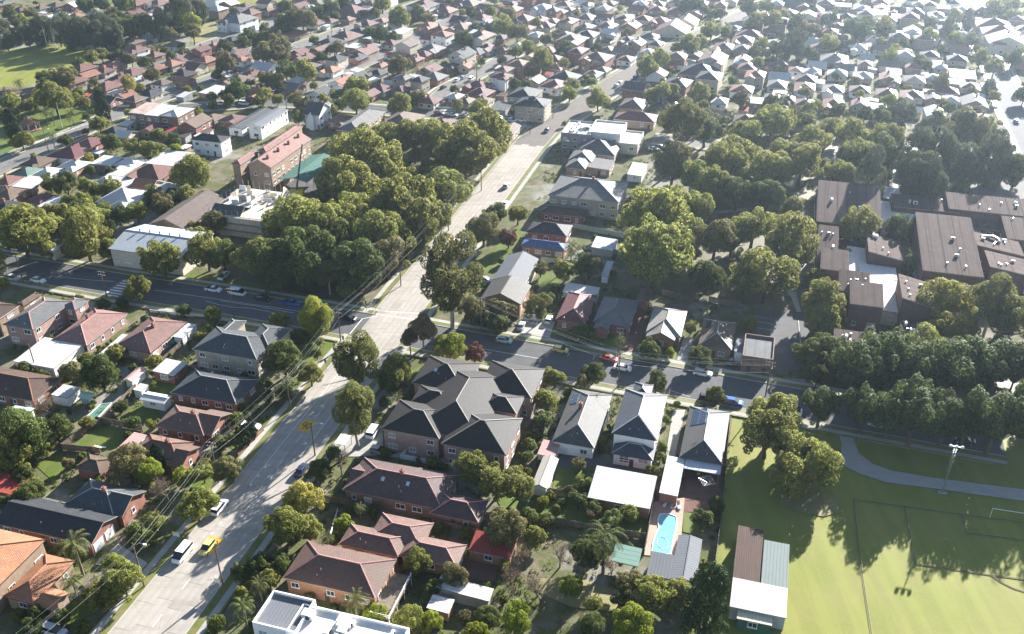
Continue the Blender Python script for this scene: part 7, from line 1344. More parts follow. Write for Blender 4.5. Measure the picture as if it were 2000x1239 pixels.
CATS = dict(patio_roof='patio roof', unit_block='unit block', apartment_block='apartment block', school_building='school', school_block='school block', modern_house='house', pool_house='pool house')
THINGS = []     # (picture point, short wording, is shrub)
for nm, x, y, rot, roof, wall, wings, o, label in NEAR_HOUSES:
    cat = CATS.get(nm, nm.replace('_', ' ')); house(nm, x, y, rot, roof, wall, wings, o, label, True, cat, 'brown school blocks' if nm == 'school_block' else None)
    w = label.split(); THINGS.append((pic(x, y, wings[0][4]), 'the ' + ' '.join(label.split(' with ')[0].split(' behind ')[0].split(' beside ')[0].split(' by ')[0].split()[-5:]), False))
ROOFN = dict(g='grey', r='red', b='brown', t='terracotta', m='maroon', k='charcoal', w='white-metal', o='bright-orange', G='green')
ROOFC = dict(g='greytile', r='redtile', b='brown', t='terra', m='maroon', k='charcoal', w='whitemetal', o='orange', G='greentile')
WN = dict(white='white-walled', brick_red='red brick', brick_tan='tan brick', brick_cream='pale brick', render_cream='cream', brick_brown='brown brick')
FARH = []
for ln in FAR_HOUSES.strip().split('\n'):
    hd, *ws = ln.split('|'); x, y, rot, rc, wall, fl = hd.split(); wings = []
    for s_ in ws:
        q = s_.split(); wings.append((*map(float, q[:5]), q[5], q[6], float(q[7])))
    FARH.append([float(x), float(y), float(rot), rc, wall, fl, wings]); THINGS.append((pic(float(x), float(y), wings[0][4]), f"a {ROOFN[rc]}-roofed house", False))
SHR = dict(w=('whitemetal', 'white'), z=('zinc', 'grey metal'), g=('greymetal', 'dark grey'), c=('cream', 'cream'), r=('redmetal', 'red'), b=('rustbrown', 'rusty brown'))
# ------------------------------------------------------------------ tree list and label wording
SPEC = dict(R=('broadleaf_tree', .25, .8), D=('evergreen_tree', .2, .8), G=('gum_tree', .55, 1.05), C=('she_oak_tree', .2, 1.15), Y=('yellow_tree', .15, .9), O=('brown_leaved_tree', .25, .95), B=('bare_tree', .25, .85), P=('palm_tree', 1.0, 1), K=('cypress_tree', .1, 2.6),
  S=('shrub', .05, .8), L=('lime_green_tree', .15, .9), F=('fig_tree', .15, 1.15), M=('red_leaved_tree', .1, .9), T=('sparse_gum_tree', .6, .9), V=('conifer_tree', .15, 1.5))
ADJ = dict(R='bushy green tree', D='dense dark green tree', G='open-crowned gum', C='feathery grey-green tree', Y='yellow-leaved tree', O='olive-brown tree', B='bare-twigged tree', P='feathery palm', K='narrow dark cypress', S='rounded shrub', L='lime-green tree', F='jagged dark fig', M='reddish-leaved tree', T='sparse thin tree', V='broad dark conifer')
TL = []
for s_ in TREES.replace('\n', '').split(';'):
    if not s_.strip(): continue
    c, x, y, r = s_.split(); x, y, r = float(x), float(y), float(r); _, tk, asp = SPEC[c]
    hc = r * 1.9 + 1.2 if c == 'P' else (r * 2.6 + .2 if c == 'K' else r * (tk + asp) + .25)
    size = ('tiny' if r < .85 else 'small' if r < 1.2 else 'wide') if c == 'S' else ('small' if r < 2.2 else 'medium-sized' if r < 3.6 else 'large' if r < 5.2 else 'huge')
    TL.append((c, x, y, r, hc, size)); THINGS.append((pic(x, y, hc), f"a {size} {ADJ[c]}", c == 'S'))
def region(p):
    x,y=p
    if y<45 and x<420: return 'beyond the oval trees'
    if y<100 and x<420: return 'in the belt behind the oval'
    if x<240 and y<330 and y>165: return 'around the corner park'
    if x<420 and y<215: return 'beside the oval'
    if x<520 and y<80: return 'near the far playing field'
    if y<70 and x<900: return 'in the far left suburb'
    if y<70 and x<1350: return 'in the far central suburb'
    if y<70: return 'in the far hazy right suburb'
    if y<215 and x<640: return 'between oval and white mansion'
    if y<215 and x<980: return 'above the school grove'
    if y<240 and x<1330: return 'near the road bend'
    if y<240: return 'in the right-hand house grid'
    if y<420 and x<420: return 'between park and school hall'
    if y<600 and x<980 and x>420: return 'around the school grounds'
    if y<420 and x>1300: return 'in the belt behind the brown school'
    if y<420: return 'beside the upper main road'
    if x>1560 and y<700: return 'around the brown school'
    if x>1560: return 'by the sports field'
    if y<690 and x>980: return 'above the cross street'
    if x>900 and y<900: return 'below the cross street'
    if x>640 and y>=880: return 'in the bottom-centre yards'
    if x<640 and y<850 and y>=560: return 'left of the junction'
    if x<640 and y>=850: return 'along the lower main road'
    return 'near the junction'

def rel(a, b):
    dx, dy = b[0] - a[0], (b[1] - a[1]) * 1.3
    if abs(dx) > abs(dy): return 'to its right' if dx > 0 else 'to its left'
    return 'behind it' if dy < 0 else 'in front'
USED = set(h[8] for h in NEAR_HOUSES)
TP = np.array([t_[0] for t_ in THINGS]); TS = np.array([t_[2] for t_ in THINGS])
def wording(p, base):
    dd = np.hypot(TP[:, 0] - p[0], (TP[:, 1] - p[1]) * 1.3) + TS * 1e4; idx = [i for i in np.argsort(dd)[:26] if dd[i] > .5]
    nb = [f"{THINGS[i][1]} {rel(p, THINGS[i][0])}" for i in idx]; reg = region(p); cands = [f"{base} {reg}, {q}" for q in nb[:5]]
    cands += [f"{base}, {nb[j]}, {nb[i]}" for i in range(len(nb)) for j in range(i)] + [f"{base} {reg}, {nb[j]} and {nb[i]}" for i in range(len(nb)) for j in range(i)]
    for q in cands:
        q = q.replace(' a olive', ' an olive').replace(' a open', ' an open')
        if 4 <= len(q.split()) <= 16 and q not in USED: USED.add(q); return q
    for q in ('second', 'third', 'fourth', 'fifth', 'sixth', 'seventh', 'eighth', 'ninth'):
        z = f"{q} {base} {reg}"
        if z not in USED: USED.add(z); return z
    return base + ' ' + reg
for x, y, rot, rc, wall, fl, wings in FARH:
    lb = wording(pic(x, y, wings[0][4]), ('two-storey ' if '2' in fl else '') + f"{ROOFN[rc]}-roofed {WN[wall]} house"); o = {}
    if '2' in fl: o['storeys'] = 2
    if 'c' in fl: o['chim'] = 1
    house('house', x, y, rot, ROOFC[rc], wall, wings, o, lb, False, 'house', 'suburban houses beyond the school')

for s_ in SHEDS.split(';'):
    x, y, rot, w, l, rc = s_.split(); x, y = float(x), float(y)
    house('garden_shed', x, y, float(rot), SHR[rc][0], rnd.choice(['white', 'greyboard', 'brick_tan']), [(0, 0, float(w), float(l), 2.5, rnd.choice(['flat', 'flat', 'gable']), rnd.choice('uv'), 6.0)], {}, wording(pic(x, y, 2.5), f"small {SHR[rc][1]}-roofed shed"), False, 'shed', 'garden sheds of the far suburb')

# ------------------------------------------------------------------ trees
def leaf_mesh(name, P, N, size, mat, aspect=.62, spread=.55, upright=0.0):
    n = len(P); N = N + rng.normal(0, spread, (n, 3)) * .6; N /= np.linalg.norm(N, axis=1, keepdims=True) + 1e-9
    T = np.cross(N, rng.normal(0, 1, (n, 3)) + np.array([0, 0, 0]))
    if upright: T = T * (1 - upright) + np.array([0, 0, 1.0]) * upright
    T /= np.linalg.norm(T, axis=1, keepdims=True) + 1e-9; B = np.cross(N, T); B /= np.linalg.norm(B, axis=1, keepdims=True) + 1e-9
    s_ = (size * rng.uniform(.6, 1.35, n))[:, None]; V = np.empty((n, 4, 3)); bend = N * s_ * .25
    V[:, 0] = P - T * s_; V[:, 1] = P - B * s_ * aspect + bend; V[:, 2] = P + T * s_; V[:, 3] = P + B * s_ * aspect + bend
    return verts_to_mesh(name, V.reshape(-1, 3), n, mat)
def verts_to_mesh(name, V, n, mat):
    me = bpy.data.meshes.new(name); me.vertices.add(len(V)); me.vertices.foreach_set("co", V.astype(np.float32).ravel())
    me.loops.add(n * 4); me.loops.foreach_set("vertex_index", np.arange(n * 4, dtype=np.int32)); me.polygons.add(n)
    me.polygons.foreach_set("loop_start", np.arange(0, n * 4, 4, dtype=np.int32)); me.materials.append(MATS[mat]); me.update(calc_edges=True); me.validate(); return me
def sphere_pts(n):
    v = rng.normal(0, 1, (n, 3)); return v / np.linalg.norm(v, axis=1, keepdims=True)
def lobes(kind):
    L = []; dens = rng.uniform(.55, 1.25); flat_ = rng.uniform(.72, 1.02); skew = rng.normal(0, .12, 2)
    if kind == 'round':
        n = int(30 / dens)
        for k in range(n):
            v = sphere_pts(1)[0]; v[2] = abs(v[2]) * 1.5 - .62; v /= np.linalg.norm(v); r = rng.uniform(.17, .36) * dens ** .5 * 1.05; L.append((v * np.array([1 - r, 1 - r, (1 - r) * flat_]) * rng.uniform(.74, 1.2) + np.array([skew[0] * v[2], skew[1] * v[2], 0]), r))
        L.append((np.array([0, 0, 0]), .55))
    elif kind == 'gum':
        for k in range(rng.integers(24, 30)):
            v = sphere_pts(1)[0]; L.append((v * rng.uniform(.45, .95) * np.array([.85, .85, .85]), rng.uniform(.18, .34)))
    elif kind == 'cas':
        for k in range(16):
            v = sphere_pts(1)[0]; L.append((v * np.array([.6, .6, .85]), rng.uniform(.24, .42)))
    elif kind == 'fig':
        for k in range(26):
            a = rng.uniform(0, 6.28); rr = math.sqrt(rng.uniform(0, 1)) * .85; L.append((np.array([math.cos(a) * rr, math.sin(a) * rr, rng.uniform(-.45, .75) * (1.05 - rr * .6)]), rng.uniform(.17, .3)))
        L.append((np.array([0, 0, -.1]), .55))
    elif kind == 'shrub':
        for k in range(9):
            v = sphere_pts(1)[0]; L.append((v * np.array([.6, .6, .4]), rng.uniform(.35, .55)))
    elif kind == 'conifer':
        for k in range(46):
            h = rng.uniform(-1, 1); a = rng.uniform(0, 6.28); w = .82 * math.sqrt(max(.05, 1 - ((h + .25) / 1.25) ** 2)) if h > -.25 else .82
            L.append((np.array([math.cos(a) * w * .85, math.sin(a) * w * .85, h * 1.35]), rng.uniform(.16, .28)))
        L += [(np.array([0, 0, z]), .6) for z in (-.8, -.2, .4)]
    return L
def crown_points(kind, n):
    L = lobes(kind); C = np.array([c for c, r in L]); Rr = np.array([r for c, r in L]); w = Rr ** 2; w = w / w.sum()
    k = rng.choice(len(L), n * 2, p=w); v = sphere_pts(n * 2); rad = Rr[k] * rng.uniform(.72, 1.06, n * 2) ** .7
    P = C[k] + v * rad[:, None]
    if kind == 'fig': P[:, 2] += np.maximum(0, v[:, 2]) ** 3 * Rr[k] * .9
    dmin = (np.linalg.norm(P[:, None] - C[None], axis=2) / Rr[None]); dmin[np.arange(len(P)), k] = 9
    ok = dmin.min(axis=1) > .62
    return P[ok][:n], v[ok][:n]
CROWNS = {}
LODS = ((12000, .04), (4500, .064), (1500, .105))
for kind, nv in (('round', 9), ('gum', 5), ('cas', 4), ('fig', 5), ('shrub', 3), ('conifer', 1)):
    for lod, (n, sz) in enumerate(LODS):
        for v in range(nv):
            f = {'shrub': .4, 'gum': 1.0, 'conifer': 1.1}.get(kind, 1.0); q = {'shrub': 1.5, 'gum': .95}.get(kind, 1.0)
            P, N = crown_points(kind, int(n * f))
            if kind == 'cas': me = leaf_mesh('crown', P, N, sz * 1.5, 'leaf_C', .22, .8, .6)
            elif kind == 'gum': me = leaf_mesh('crown', P, N, sz * 1.05, 'leaf_G', .42, 1.0, .25)
            else: me = leaf_mesh('crown', P, N, sz * q, 'leaf_R', .66)
            CROWNS[(kind, lod, v)] = me
# bare crowns: fine twigs and a few dry leaves ; cypress ; palm
def limb_tree(levels, spread, seed, r0=.05, h=.9, up=.35):
    r = random.Random(seed); segs = []
    def grow(p, dr, L, rad, lv):
        q = p + dr * L; segs.append((p, q, rad, rad * .68))
        if lv == 0: return
        for k in range(3 if lv > 1 else 3):
            nd = (dr + Vector((r.uniform(-1, 1), r.uniform(-1, 1), r.uniform(-.5, 1) * .8)) * spread).normalized(); nd.z += up * .2; grow(p.lerp(q, r.uniform(.55, 1)), nd.normalized(), L * r.uniform(.62, .8), rad * .62, lv - 1)
    grow(Vector((0, 0, -h)), Vector((0, 0, 1)), h * .75, r0, levels); return segs
def segs_mesh(segs, n, name, mat):
    mb = MB()
    for p, q, a, b in segs: mb.tube(p, q, a, b, n, 0, False)
    return mb.mesh(name, [mat])
for v in range(3):
    sg = limb_tree(5, .75, v, .05, 1.0); tips = np.array([list(q) for p, q, a, b in sg if a < .016]); me = bpy.data.meshes.new('crown')
    tips = tips[rng.integers(0, len(tips), 2600)] + rng.normal(0, .07, (2600, 3)); CROWNS[('bare', 0, v)] = leaf_mesh('crown', tips, sphere_pts(2600), .022, 'leaf_B', .3, 1.5)
    CROWNS[('baretrunk', 0, v)] = segs_mesh(sg, 4, 'trunk', 'bark')
n = 2600; h = rng.uniform(-1, 1, n); a = rng.uniform(0, 6.283, n); w = np.sqrt(np.clip(1 - ((h + .35) / 1.35) ** 2, 0, 1)) * np.where(h < -.35, .55 + .45 * (h + 1) / .65, 1)
w *= 1 + .12 * np.sin(a * 5 + h * 9); Pc = np.stack([np.cos(a) * w, np.sin(a) * w, h * 2.5], 1); CROWNS[('cypress', 0, 0)] = leaf_mesh('crown', Pc * np.array([1, 1, 1]), Pc * np.array([1, 1, .15]), .13, 'leaf_K', .5, .4, .7)
def palm_crown(seed, nf=26):
    r = random.Random(seed); mb = MB()
    for k in range(nf):
        az = k * 2.399 + r.uniform(-.2, .2); el = 1.25 - 1.75 * (k / nf) + r.uniform(-.1, .1); L = r.uniform(.85, 1.05); pts = []; e = el; p = Vector((0, 0, 0))
        for j in range(8):
            pts.append(p.copy()); p = p + Vector((math.cos(az) * math.cos(e), math.sin(az) * math.cos(e), math.sin(e))) * L / 7; e -= .2 + .04 * j
        sd = Vector((-math.sin(az), math.cos(az), 0))
        for j in range(7):
            a, b = pts[j], pts[j + 1]; wd = .17 * math.sin(math.pi * min(.95, (j + 1.2) / 8.5))
            for s_ in (-1, 1):
                for i in range(2):
                    m0, m1 = a.lerp(b, i * .5), a.lerp(b, i * .5 + .32); tip = m1 + (b - a) * .5 + sd * s_ * wd + Vector((0, 0, -wd * .55)); mb.face([m0, m1, tip])
    return mb.mesh('crown', ['leaf_P'])
for v in range(3): CROWNS[('palm', 0, v)] = palm_crown(v)
mb = MB(); mb.tube((0, 0, -2.8), (.05, .02, -1.2), .11, .075, 8, 0, False); mb.tube((.05, .02, -1.2), (0, 0, .05), .075, .07, 8); PALMTRUNK = mb.mesh('trunk', ['palmbark'])
def trunk_mesh(h, lean, n_limb, mat, r0, seed, reach=.75):
    r = random.Random(seed); mb = MB(); top = Vector((lean * .3, lean * .2, -h * .45)); mb.tube((0, 0, -h - .5), (0, 0, -h + .08), r0 * 1.5, r0 * 1.05, 8, 0, False); mb.tube((0, 0, -h + .08), top, r0 * 1.05, r0 * .78, 8, 0, False)
    for k in range(n_limb):
        az = k / n_limb * 6.283 + r.uniform(-.4, .4); e = r.uniform(.5, 1.1); m = top + Vector((math.cos(az) * math.cos(e), math.sin(az) * math.cos(e), math.sin(e))) * r.uniform(.4, .6); mb.tube(top - Vector((0, 0, .04)), m, r0 * .6, r0 * .38, 6, 0, False)
        for j in range(3):
            a2 = az + r.uniform(-.9, .9); e2 = r.uniform(.2, 1.1); q = m + Vector((math.cos(a2) * math.cos(e2), math.sin(a2) * math.cos(e2), math.sin(e2))) * r.uniform(.3, .5) * reach / .75; mb.tube(m - (q - m) * .05, q, r0 * .36, r0 * .14, 5, 0, False)
    return mb.mesh('trunk', [mat])
TRUNKS = {}
for c, (_, tk, asp) in SPEC.items():
    if c in 'PB': continue
    TRUNKS[c] = [trunk_mesh(tk + asp, rnd.uniform(-.3, .3), 5 if c in 'GT' else 4, 'palebark' if c in 'GT' else 'bark', .055 if c in 'GTC' else .07, v, .95 if c in 'GT' else .7) for v in range(3)]
KIND = dict(R='round', D='round', O='round', L='round', Y='round', M='round', G='gum', T='gum', C='cas', F='fig', S='shrub', V='conifer')
GROUPS = dict(S='garden shrubs', F='fig trees by the sports field', C='she-oaks of the tree belts', P='palms', G='gum trees')
def set_mat(o, m): o.material_slots[0].link = 'OBJECT'; o.material_slots[0].material = MATS[m]
NV = dict(round=9, gum=5, cas=4, fig=5, shrub=3, conifer=1)
for c, x, y, r, hc, size in TL:
    lb = wording(pic(x, y, hc), f"{size} {ADJ[c]}"); nm = SPEC[c][0]
    T = root(nm, (x, y, 0), rnd.uniform(0, 6.28), lb, 'shrub' if c == 'S' else 'palm' if c == 'P' else 'tree', GROUPS.get(c, 'street and garden trees'))
    dist = y * math.cos(CAM_PITCH) + CAM_H * math.sin(CAM_PITCH); rp = r * CAM_F / dist; lod = 0 if rp > 24 else 1 if rp > 11 else 2
    sx, sy, sz = rnd.uniform(.82, 1.15), rnd.uniform(.82, 1.15), rnd.uniform(.85, 1.2)
    if c == 'P':
        k = put('crown', CROWNS[('palm', 0, rnd.randrange(3))], T, (0, 0, hc)); k.scale = (r * 1.2, r * 1.2, r * 1.2); k = put('trunk', PALMTRUNK, T, (0, 0, hc)); f = hc / (2.6 * r) ; k.scale = (r * .8, r * .8, r * f); continue
    if c == 'B':
        v = rnd.randrange(3); k = put('crown', CROWNS[('bare', 0, v)], T, (0, 0, hc - r * .2)); k.scale = (r, r, r); k = put('trunk', CROWNS[('baretrunk', 0, v)], T, (0, 0, hc - r * .2)); k.scale = (r, r, r); continue
    if c == 'K': k = put('crown', CROWNS[('cypress', 0, 0)], T, (0, 0, hc)); k.scale = (r, r, r)
    else:
        kd = KIND[c]; k = put('crown', CROWNS[(kd, lod, rnd.randrange(NV[kd]))], T, (0, 0, hc)); k.scale = (r * sx, r * sy, r * sz * (1.1 if kd == 'cas' else 1)); k.rotation_euler = (0, 0, rnd.uniform(0, 6.28)); set_mat(k, 'leaf_' + c)
        if c == 'T': k.scale = (r * .95, r * .95, r * .8)
    k = put('trunk', TRUNKS[c][rnd.randrange(3)], T, (0, 0, hc)); k.scale = (r, r, r)

def in_poly(Q, pts):
    r = np.zeros(len(Q), bool)
    for (x0, y0), (x1, y1) in zip(pts, pts[1:] + pts[:1]):
        if y0 == y1: continue
        r ^= ((y0 > Q[:, 1]) != (y1 > Q[:, 1])) & (Q[:, 0] < (x1 - x0) * (Q[:, 1] - y0) / (y1 - y0) + x0)
    return r
# houses past the 300 that show largest: one mass filling the gaps of the far suburb
def append(dst, src, x, y, rot, z, remap):
    ca, sa = math.cos(rot), math.sin(rot); i = len(dst.v); dst.v += [(x + a * ca - b * sa, y + a * sa + b * ca, c + z) for a, b, c in src.v]; dst.f += [tuple(q + i for q in f_) for f_ in src.f]; dst.m += [remap[m_] for m_ in src.m]; dst.uv += src.uv
SLOTS = ['redtile', 'terra', 'brown', 'maroon', 'charcoal', 'greytile', 'whitemetal', 'brick_red', 'brick_tan', 'render_cream', 'white', 'trim']; dm = MB()
HC = [(Vector((h[0], h[1])), max(max(w[2], w[3]) for w in h[6]) * .55) for h in FARH] + [(Vector((h[1], h[2])), max(max(w[2], w[3]) for w in h[6]) * .6) for h in NEAR_HOUSES]
TV = [(Vector((t_[1], t_[2])), t_[3]) for t_ in TL if t_[2] > 380]; OPEN = [[Vector(p) for p in q[3]] for q in PATCHES if q[0] in ('oval_lawn', 'far_field', 'grass_paddock', 'park_lawn', 'parking_strip')]
for iv in range(-4, 22):
    for iu in range(-45, 46):
        base = Vector((0, 420 + iv * 14.0)); rot = R_(-25 if iu < 6 else -18); q = base + Vector((math.cos(rot), math.sin(rot))) * (iu * 12.5 + rnd.uniform(-1, 1)) + Vector((0, iu * 12.5 * -math.sin(rot) * .0)); pp = pic(q.x, q.y, 3)
        if not (-30 < pp[0] < 2030 and -22 < pp[1] < 228): continue
        w, l = rnd.uniform(8, 11), rnd.uniform(9, 12.5)
        if any((q - c).length < r + max(w, l) * .55 for c, r in HC) or on_road(q, 6.5) or any((q - c).length < 4.0 for c, r in TV): continue
        if any(in_poly(np.array([list(q)]), [tuple(p) for p in P2])[0] for P2 in OPEN) or (pp[0] < 420 and pp[1] < 105) or (pp[0] < 250 and pp[1] > 165): continue
        rk = rnd.choices(range(7), [4, 2.5, 3, 2, 2, 3, 2])[0]; wk = rnd.choice([7, 7, 8, 9, 10]); ze = rnd.choice([2.8, 2.8, 2.8, 5.4]); ty = rnd.choice(['hip', 'hip', 'hip', 'gable']); rg = rnd.choice('uv'); pt = rnd.choice([22, 25])
        append(dm, roof_mesh(w, l, ty, rg, pt), q.x, q.y, rot, ze, {0: rk, 1: 11}); append(dm, wall_mesh(w, l, ze, ty, rg, pt, .45), q.x, q.y, rot, 0, {0: wk}); HC.append((q, max(w, l) * .5))
tag(build(dm, 'distant_houses', SLOTS), 'further tiled and metal roofed houses filling the far suburb', None, kind='stuff')
# low garden growth in the yards that nobody could count
HR = []
for hx, hy, hrot, wl in [(h[1], h[2], h[3], h[6]) for h in NEAR_HOUSES] + [(h[0], h[1], h[2], h[6]) for h in FARH]:
    e1, e2 = np.array([math.cos(R_(hrot)), math.sin(R_(hrot))]), np.array([-math.sin(R_(hrot)), math.cos(R_(hrot))])
    for w in wl: HR.append((np.array([hx, hy]) + e1 * w[0] + e2 * w[1], e1, e2, w[2] / 2 + .3, w[3] / 2 + .3))
n = 60000; yy = 110 + 560 * rng.uniform(0, 1, n) ** .8; Q = np.stack([rng.uniform(-1, 1, n) * (yy * .52 + 40), yy], 1); ok = np.ones(n, bool)
clump = np.sin(Q[:, 0] * .31 + 2 * np.sin(Q[:, 1] * .13)) + np.sin(Q[:, 1] * .37 + 2 * np.sin(Q[:, 0] * .17)); ok &= clump > np.where(Q[:, 1] < 190, -.7, .0)
near_h = np.zeros(n, bool)
for c, e1, e2, a, b in HR:
    dq = Q - c; u, v = np.abs(dq @ e1), np.abs(dq @ e2); ok &= ~((u < a) & (v < b)); near_h |= (u < a + 7) & (v < b + 7)
ok &= near_h
for L, w in CENTRE.values():
    for a, b in zip(L[:-1], L[1:]):
        a2, dd = np.array(a), np.array(b - a); s_ = np.clip(((Q - a2) @ dd) / (dd @ dd), 0, 1); ok &= np.linalg.norm(Q - a2 - s_[:, None] * dd, axis=1) > w / 2 + 3.6
for nm, m, l, pts in PATCHES:
    if nm not in ('bush_floor',): ok &= ~in_poly(Q, pts)
Q = Q[ok][:12000]; m = 24; rad = rng.uniform(.35, 1.05, len(Q)); v = sphere_pts(len(Q) * m); v[:, 2] = np.abs(v[:, 2]); c = np.repeat(np.c_[Q, np.full(len(Q), .05)], m, 0); rr = np.repeat(rad, m)
GP = c + v * (rr * rng.uniform(.5, 1, len(rr)))[:, None]; tag(put('undergrowth', leaf_mesh('undergrowth', GP, v, .2, 'leaf_S', .6)), 'low tangled garden growth between the houses', None, kind='stuff')

# ------------------------------------------------------------------ cars
def loft(mb, st, mi=0):
    """st: list of (x, half width low, half width high, z low, z mid, z high)"""
    rings = []
    for x, wl, wh, z0, zm, z1 in st: rings.append([(x, -wl * .94, z0), (x, -wl, zm), (x, -wh, z1), (x, wh, z1), (x, wl, zm), (x, wl * .94, z0)])
    for A, B in zip(rings[:-1], rings[1:]):
        for k in range(6): mb.face([A[k], B[k], B[(k + 1) % 6], A[(k + 1) % 6]], mi)
    mb.face(rings[0], mi); mb.face(rings[-1][::-1], mi)
CT = {}
def car_type(kind, L, body, cabin, roofz, wb):
    W = .9 if kind != 'van' else .95; b = MB(); loft(b, [(x * L, W * k, W * k2, .22, .5, z) for x, k, k2, z in body])
    g = MB(); loft(g, [(x * L, W * .93, W * k, zb, zb + .02, zt) for x, k, zb, zt in cabin])
    rf = MB(); xs = [c_ for c_ in cabin if c_[3] > roofz - .12]; loft(rf, [(c_[0] * L, W * c_[1] + .015, W * c_[1] - .05, c_[3] - .02, c_[3], c_[3] + .045) for c_ in xs])
    CT[kind] = (b.mesh('body', ['car_white']), g.mesh('cabin_glass', ['carglass']), rf.mesh('roof_panel', ['car_white']), L, wb)
car_type('sedan', 4.6, [(-.5, .82, .78, .62), (-.46, .95, .9, .9), (-.3, 1, .94, .96), (.2, 1, .94, .95), (.42, .95, .9, .82), (.5, .8, .75, .58)], [(-.36, .7, .93, .96), (-.22, .72, .93, 1.38), (.06, .74, .92, 1.43), (.26, .76, .9, .94)], 1.4, .29)
car_type('hatch', 3.9, [(-.5, .85, .8, .75), (-.47, .97, .92, .98), (.2, 1, .94, .98), (.43, .95, .9, .84), (.5, .8, .75, .6)], [(-.48, .74, .95, 1.1), (-.4, .74, .95, 1.42), (.05, .75, .95, 1.48), (.29, .78, .92, .97)], 1.42, .31)
car_type('wagon', 4.7, [(-.5, .85, .8, .75), (-.47, .97, .92, 1.0), (.2, 1, .94, 1.0), (.43, .95, .9, .9), (.5, .82, .78, .65)], [(-.48, .74, .98, 1.15), (-.42, .74, .98, 1.55), (.06, .76, .98, 1.62), (.27, .8, .95, 1.0)], 1.55, .3)
car_type('van', 4.9, [(-.5, .94, .92, 1.1), (-.49, 1, .96, 1.15), (.3, 1, .96, 1.1), (.46, .97, .92, .95), (.5, .86, .82, .7)], [(-.49, .9, 1.1, 1.2), (-.475, .9, 1.1, 1.85), (.2, .9, 1.08, 1.92), (.42, .88, .96, 1.05)], 1.8, .31)
car_type('ute', 5.0, [(-.5, .95, .93, .98), (-.1, 1, .95, .98), (.2, 1, .94, 1.0), (.43, .95, .9, .9), (.5, .82, .78, .65)], [(-.12, .78, .95, 1.0), (-.08, .78, .95, 1.5), (.1, .8, .95, 1.55), (.26, .82, .95, 1.0)], 1.5, .31)
wm = MB(); wm.tube((0, -.1, 0), (0, .1, 0), .32, .32, 14, 0); wm.tube((0, -.115, 0), (0, .115, 0), .19, .19, 10, 1); WHEEL = wm.mesh('wheel', ['rubber', 'steel'])
hm = MB(); hm.box(-.04, .04, -.18, .18, -.07, .07); HEAD = hm.mesh('headlight', ['lampglass']); TAILM = bpy.data.meshes.new('tail'); hm2 = MB(); hm2.box(-.03, .03, -.13, .13, -.1, .1); TAILM = hm2.mesh('tail_light', ['tail'])
tm = MB(); tm.box(-2.4, -.6, -.8, .8, .99, 1.0); TRAY = tm.mesh('tray', ['black'])
for x, y, ang, col, ty, label in CARS:
    zc = ROAD_Z + .03 if on_road(Vector((x, y)), 0) else .06
    C_ = root('parked_car' if ty in ('sedan', 'hatch', 'wagon') else ty, (x, y, zc), R_(ang), label, 'van' if ty == 'van' else 'ute' if ty == 'ute' else 'car', 'cars and vans in the streets'); bm_, gm, rm, L, wb = CT[ty]; m = 'car_' + col
    o = put('body', bm_, C_); set_mat(o, m); put('cabin_glass', gm, C_); o = put('roof_panel', rm, C_); set_mat(o, m)
    if ty == 'ute': put('tray', TRAY, C_)
    for sx in (-1, 1):
        for sy in (-1, 1): put('wheel', WHEEL, C_, (sx * wb * L, sy * .82, .32))
    for sy in (-1, 1): put('headlight', HEAD, C_, (L * .485, sy * .55, .68)); put('tail_light', TAILM, C_, (-L * .492, sy * .62, .82))

# ------------------------------------------------------------------ fences
FM = dict(timber='timber', brickwall='brick_red', whitewall='white', metal='fencemetal', palemetal='palemetal')
for (a, b, h, m, label) in FENCES:
    A, B = Vector(a), Vector(b); L = (B - A).length; ang = math.atan2(B.y - A.y, B.x - A.x); F = root('low_wall' if 'wall' in m else 'fence', (A.x, A.y, 0), ang, label, 'wall' if 'wall' in m else 'fence'); n = max(1, round(L / 2.6)); p = L / n
    post = MB(); post.box(-.07, .07, -.07, .07, 0, h + .06); pme = post.mesh('post', [FM[m]]); pan = MB()
    if m == 'timber':
        k = int(p / .16)
        for q in range(k): pan.box(.08 + q * (p - .16) / k, .08 + (q + .9) * (p - .16) / k, -.02 - .015 * (q % 2), .02 - .015 * (q % 2), .05, h - .03 * ((q * 7) % 3))
    else: pan.box(.071, p - .071, -.05 if 'wall' in m else -.015, .05 if 'wall' in m else .015, 0, h)
    fme = pan.mesh('panel', [FM[m]])
    for q in range(n + 1): put('post', pme, F, (q * p, 0, 0))
    for q in range(n): put('panel', fme, F, (q * p, 0, 0))

# ------------------------------------------------------------------ pools
for i, (n_, l, pts) in enumerate(POOLS):
    Pn = root('swimming_pool', (pts[0][0], pts[0][1], 0), 0, l, 'pool'); loc = [(x - pts[0][0], y - pts[0][1]) for x, y in pts]; o = flat_poly(loc, .2, 'water', 'poolwater' if i == 0 else 'greenwater', l)
    for k in ('label', 'kind'): del o[k]
    o.parent = Pn; mb = MB(); LL = [Vector(p) for p in loc] + [Vector(loc[0])]
    for p, q in zip(LL[:-1], LL[1:]): mb.tube((p.x, p.y, .19), (q.x, q.y, .19), .14, .14, 6)
    build(mb, 'coping', ['white'], Pn)
    if i == 0:
        mb = MB(); c = sum((Vector(p) for p in loc), Vector((0, 0))) / len(loc)
        for k in range(14):
            a0, a1 = k * .42, (k + 1) * .42; mb.tube((c.x - .6 + 1.1 * math.cos(a0), c.y - 3 + 1.6 * math.sin(a0), .21), (c.x - .6 + 1.1 * math.cos(a1), c.y - 3 + 1.6 * math.sin(a1), .21), .05, .05, 5, 0, False)
        build(mb, 'cleaner_hose', ['white'], Pn)

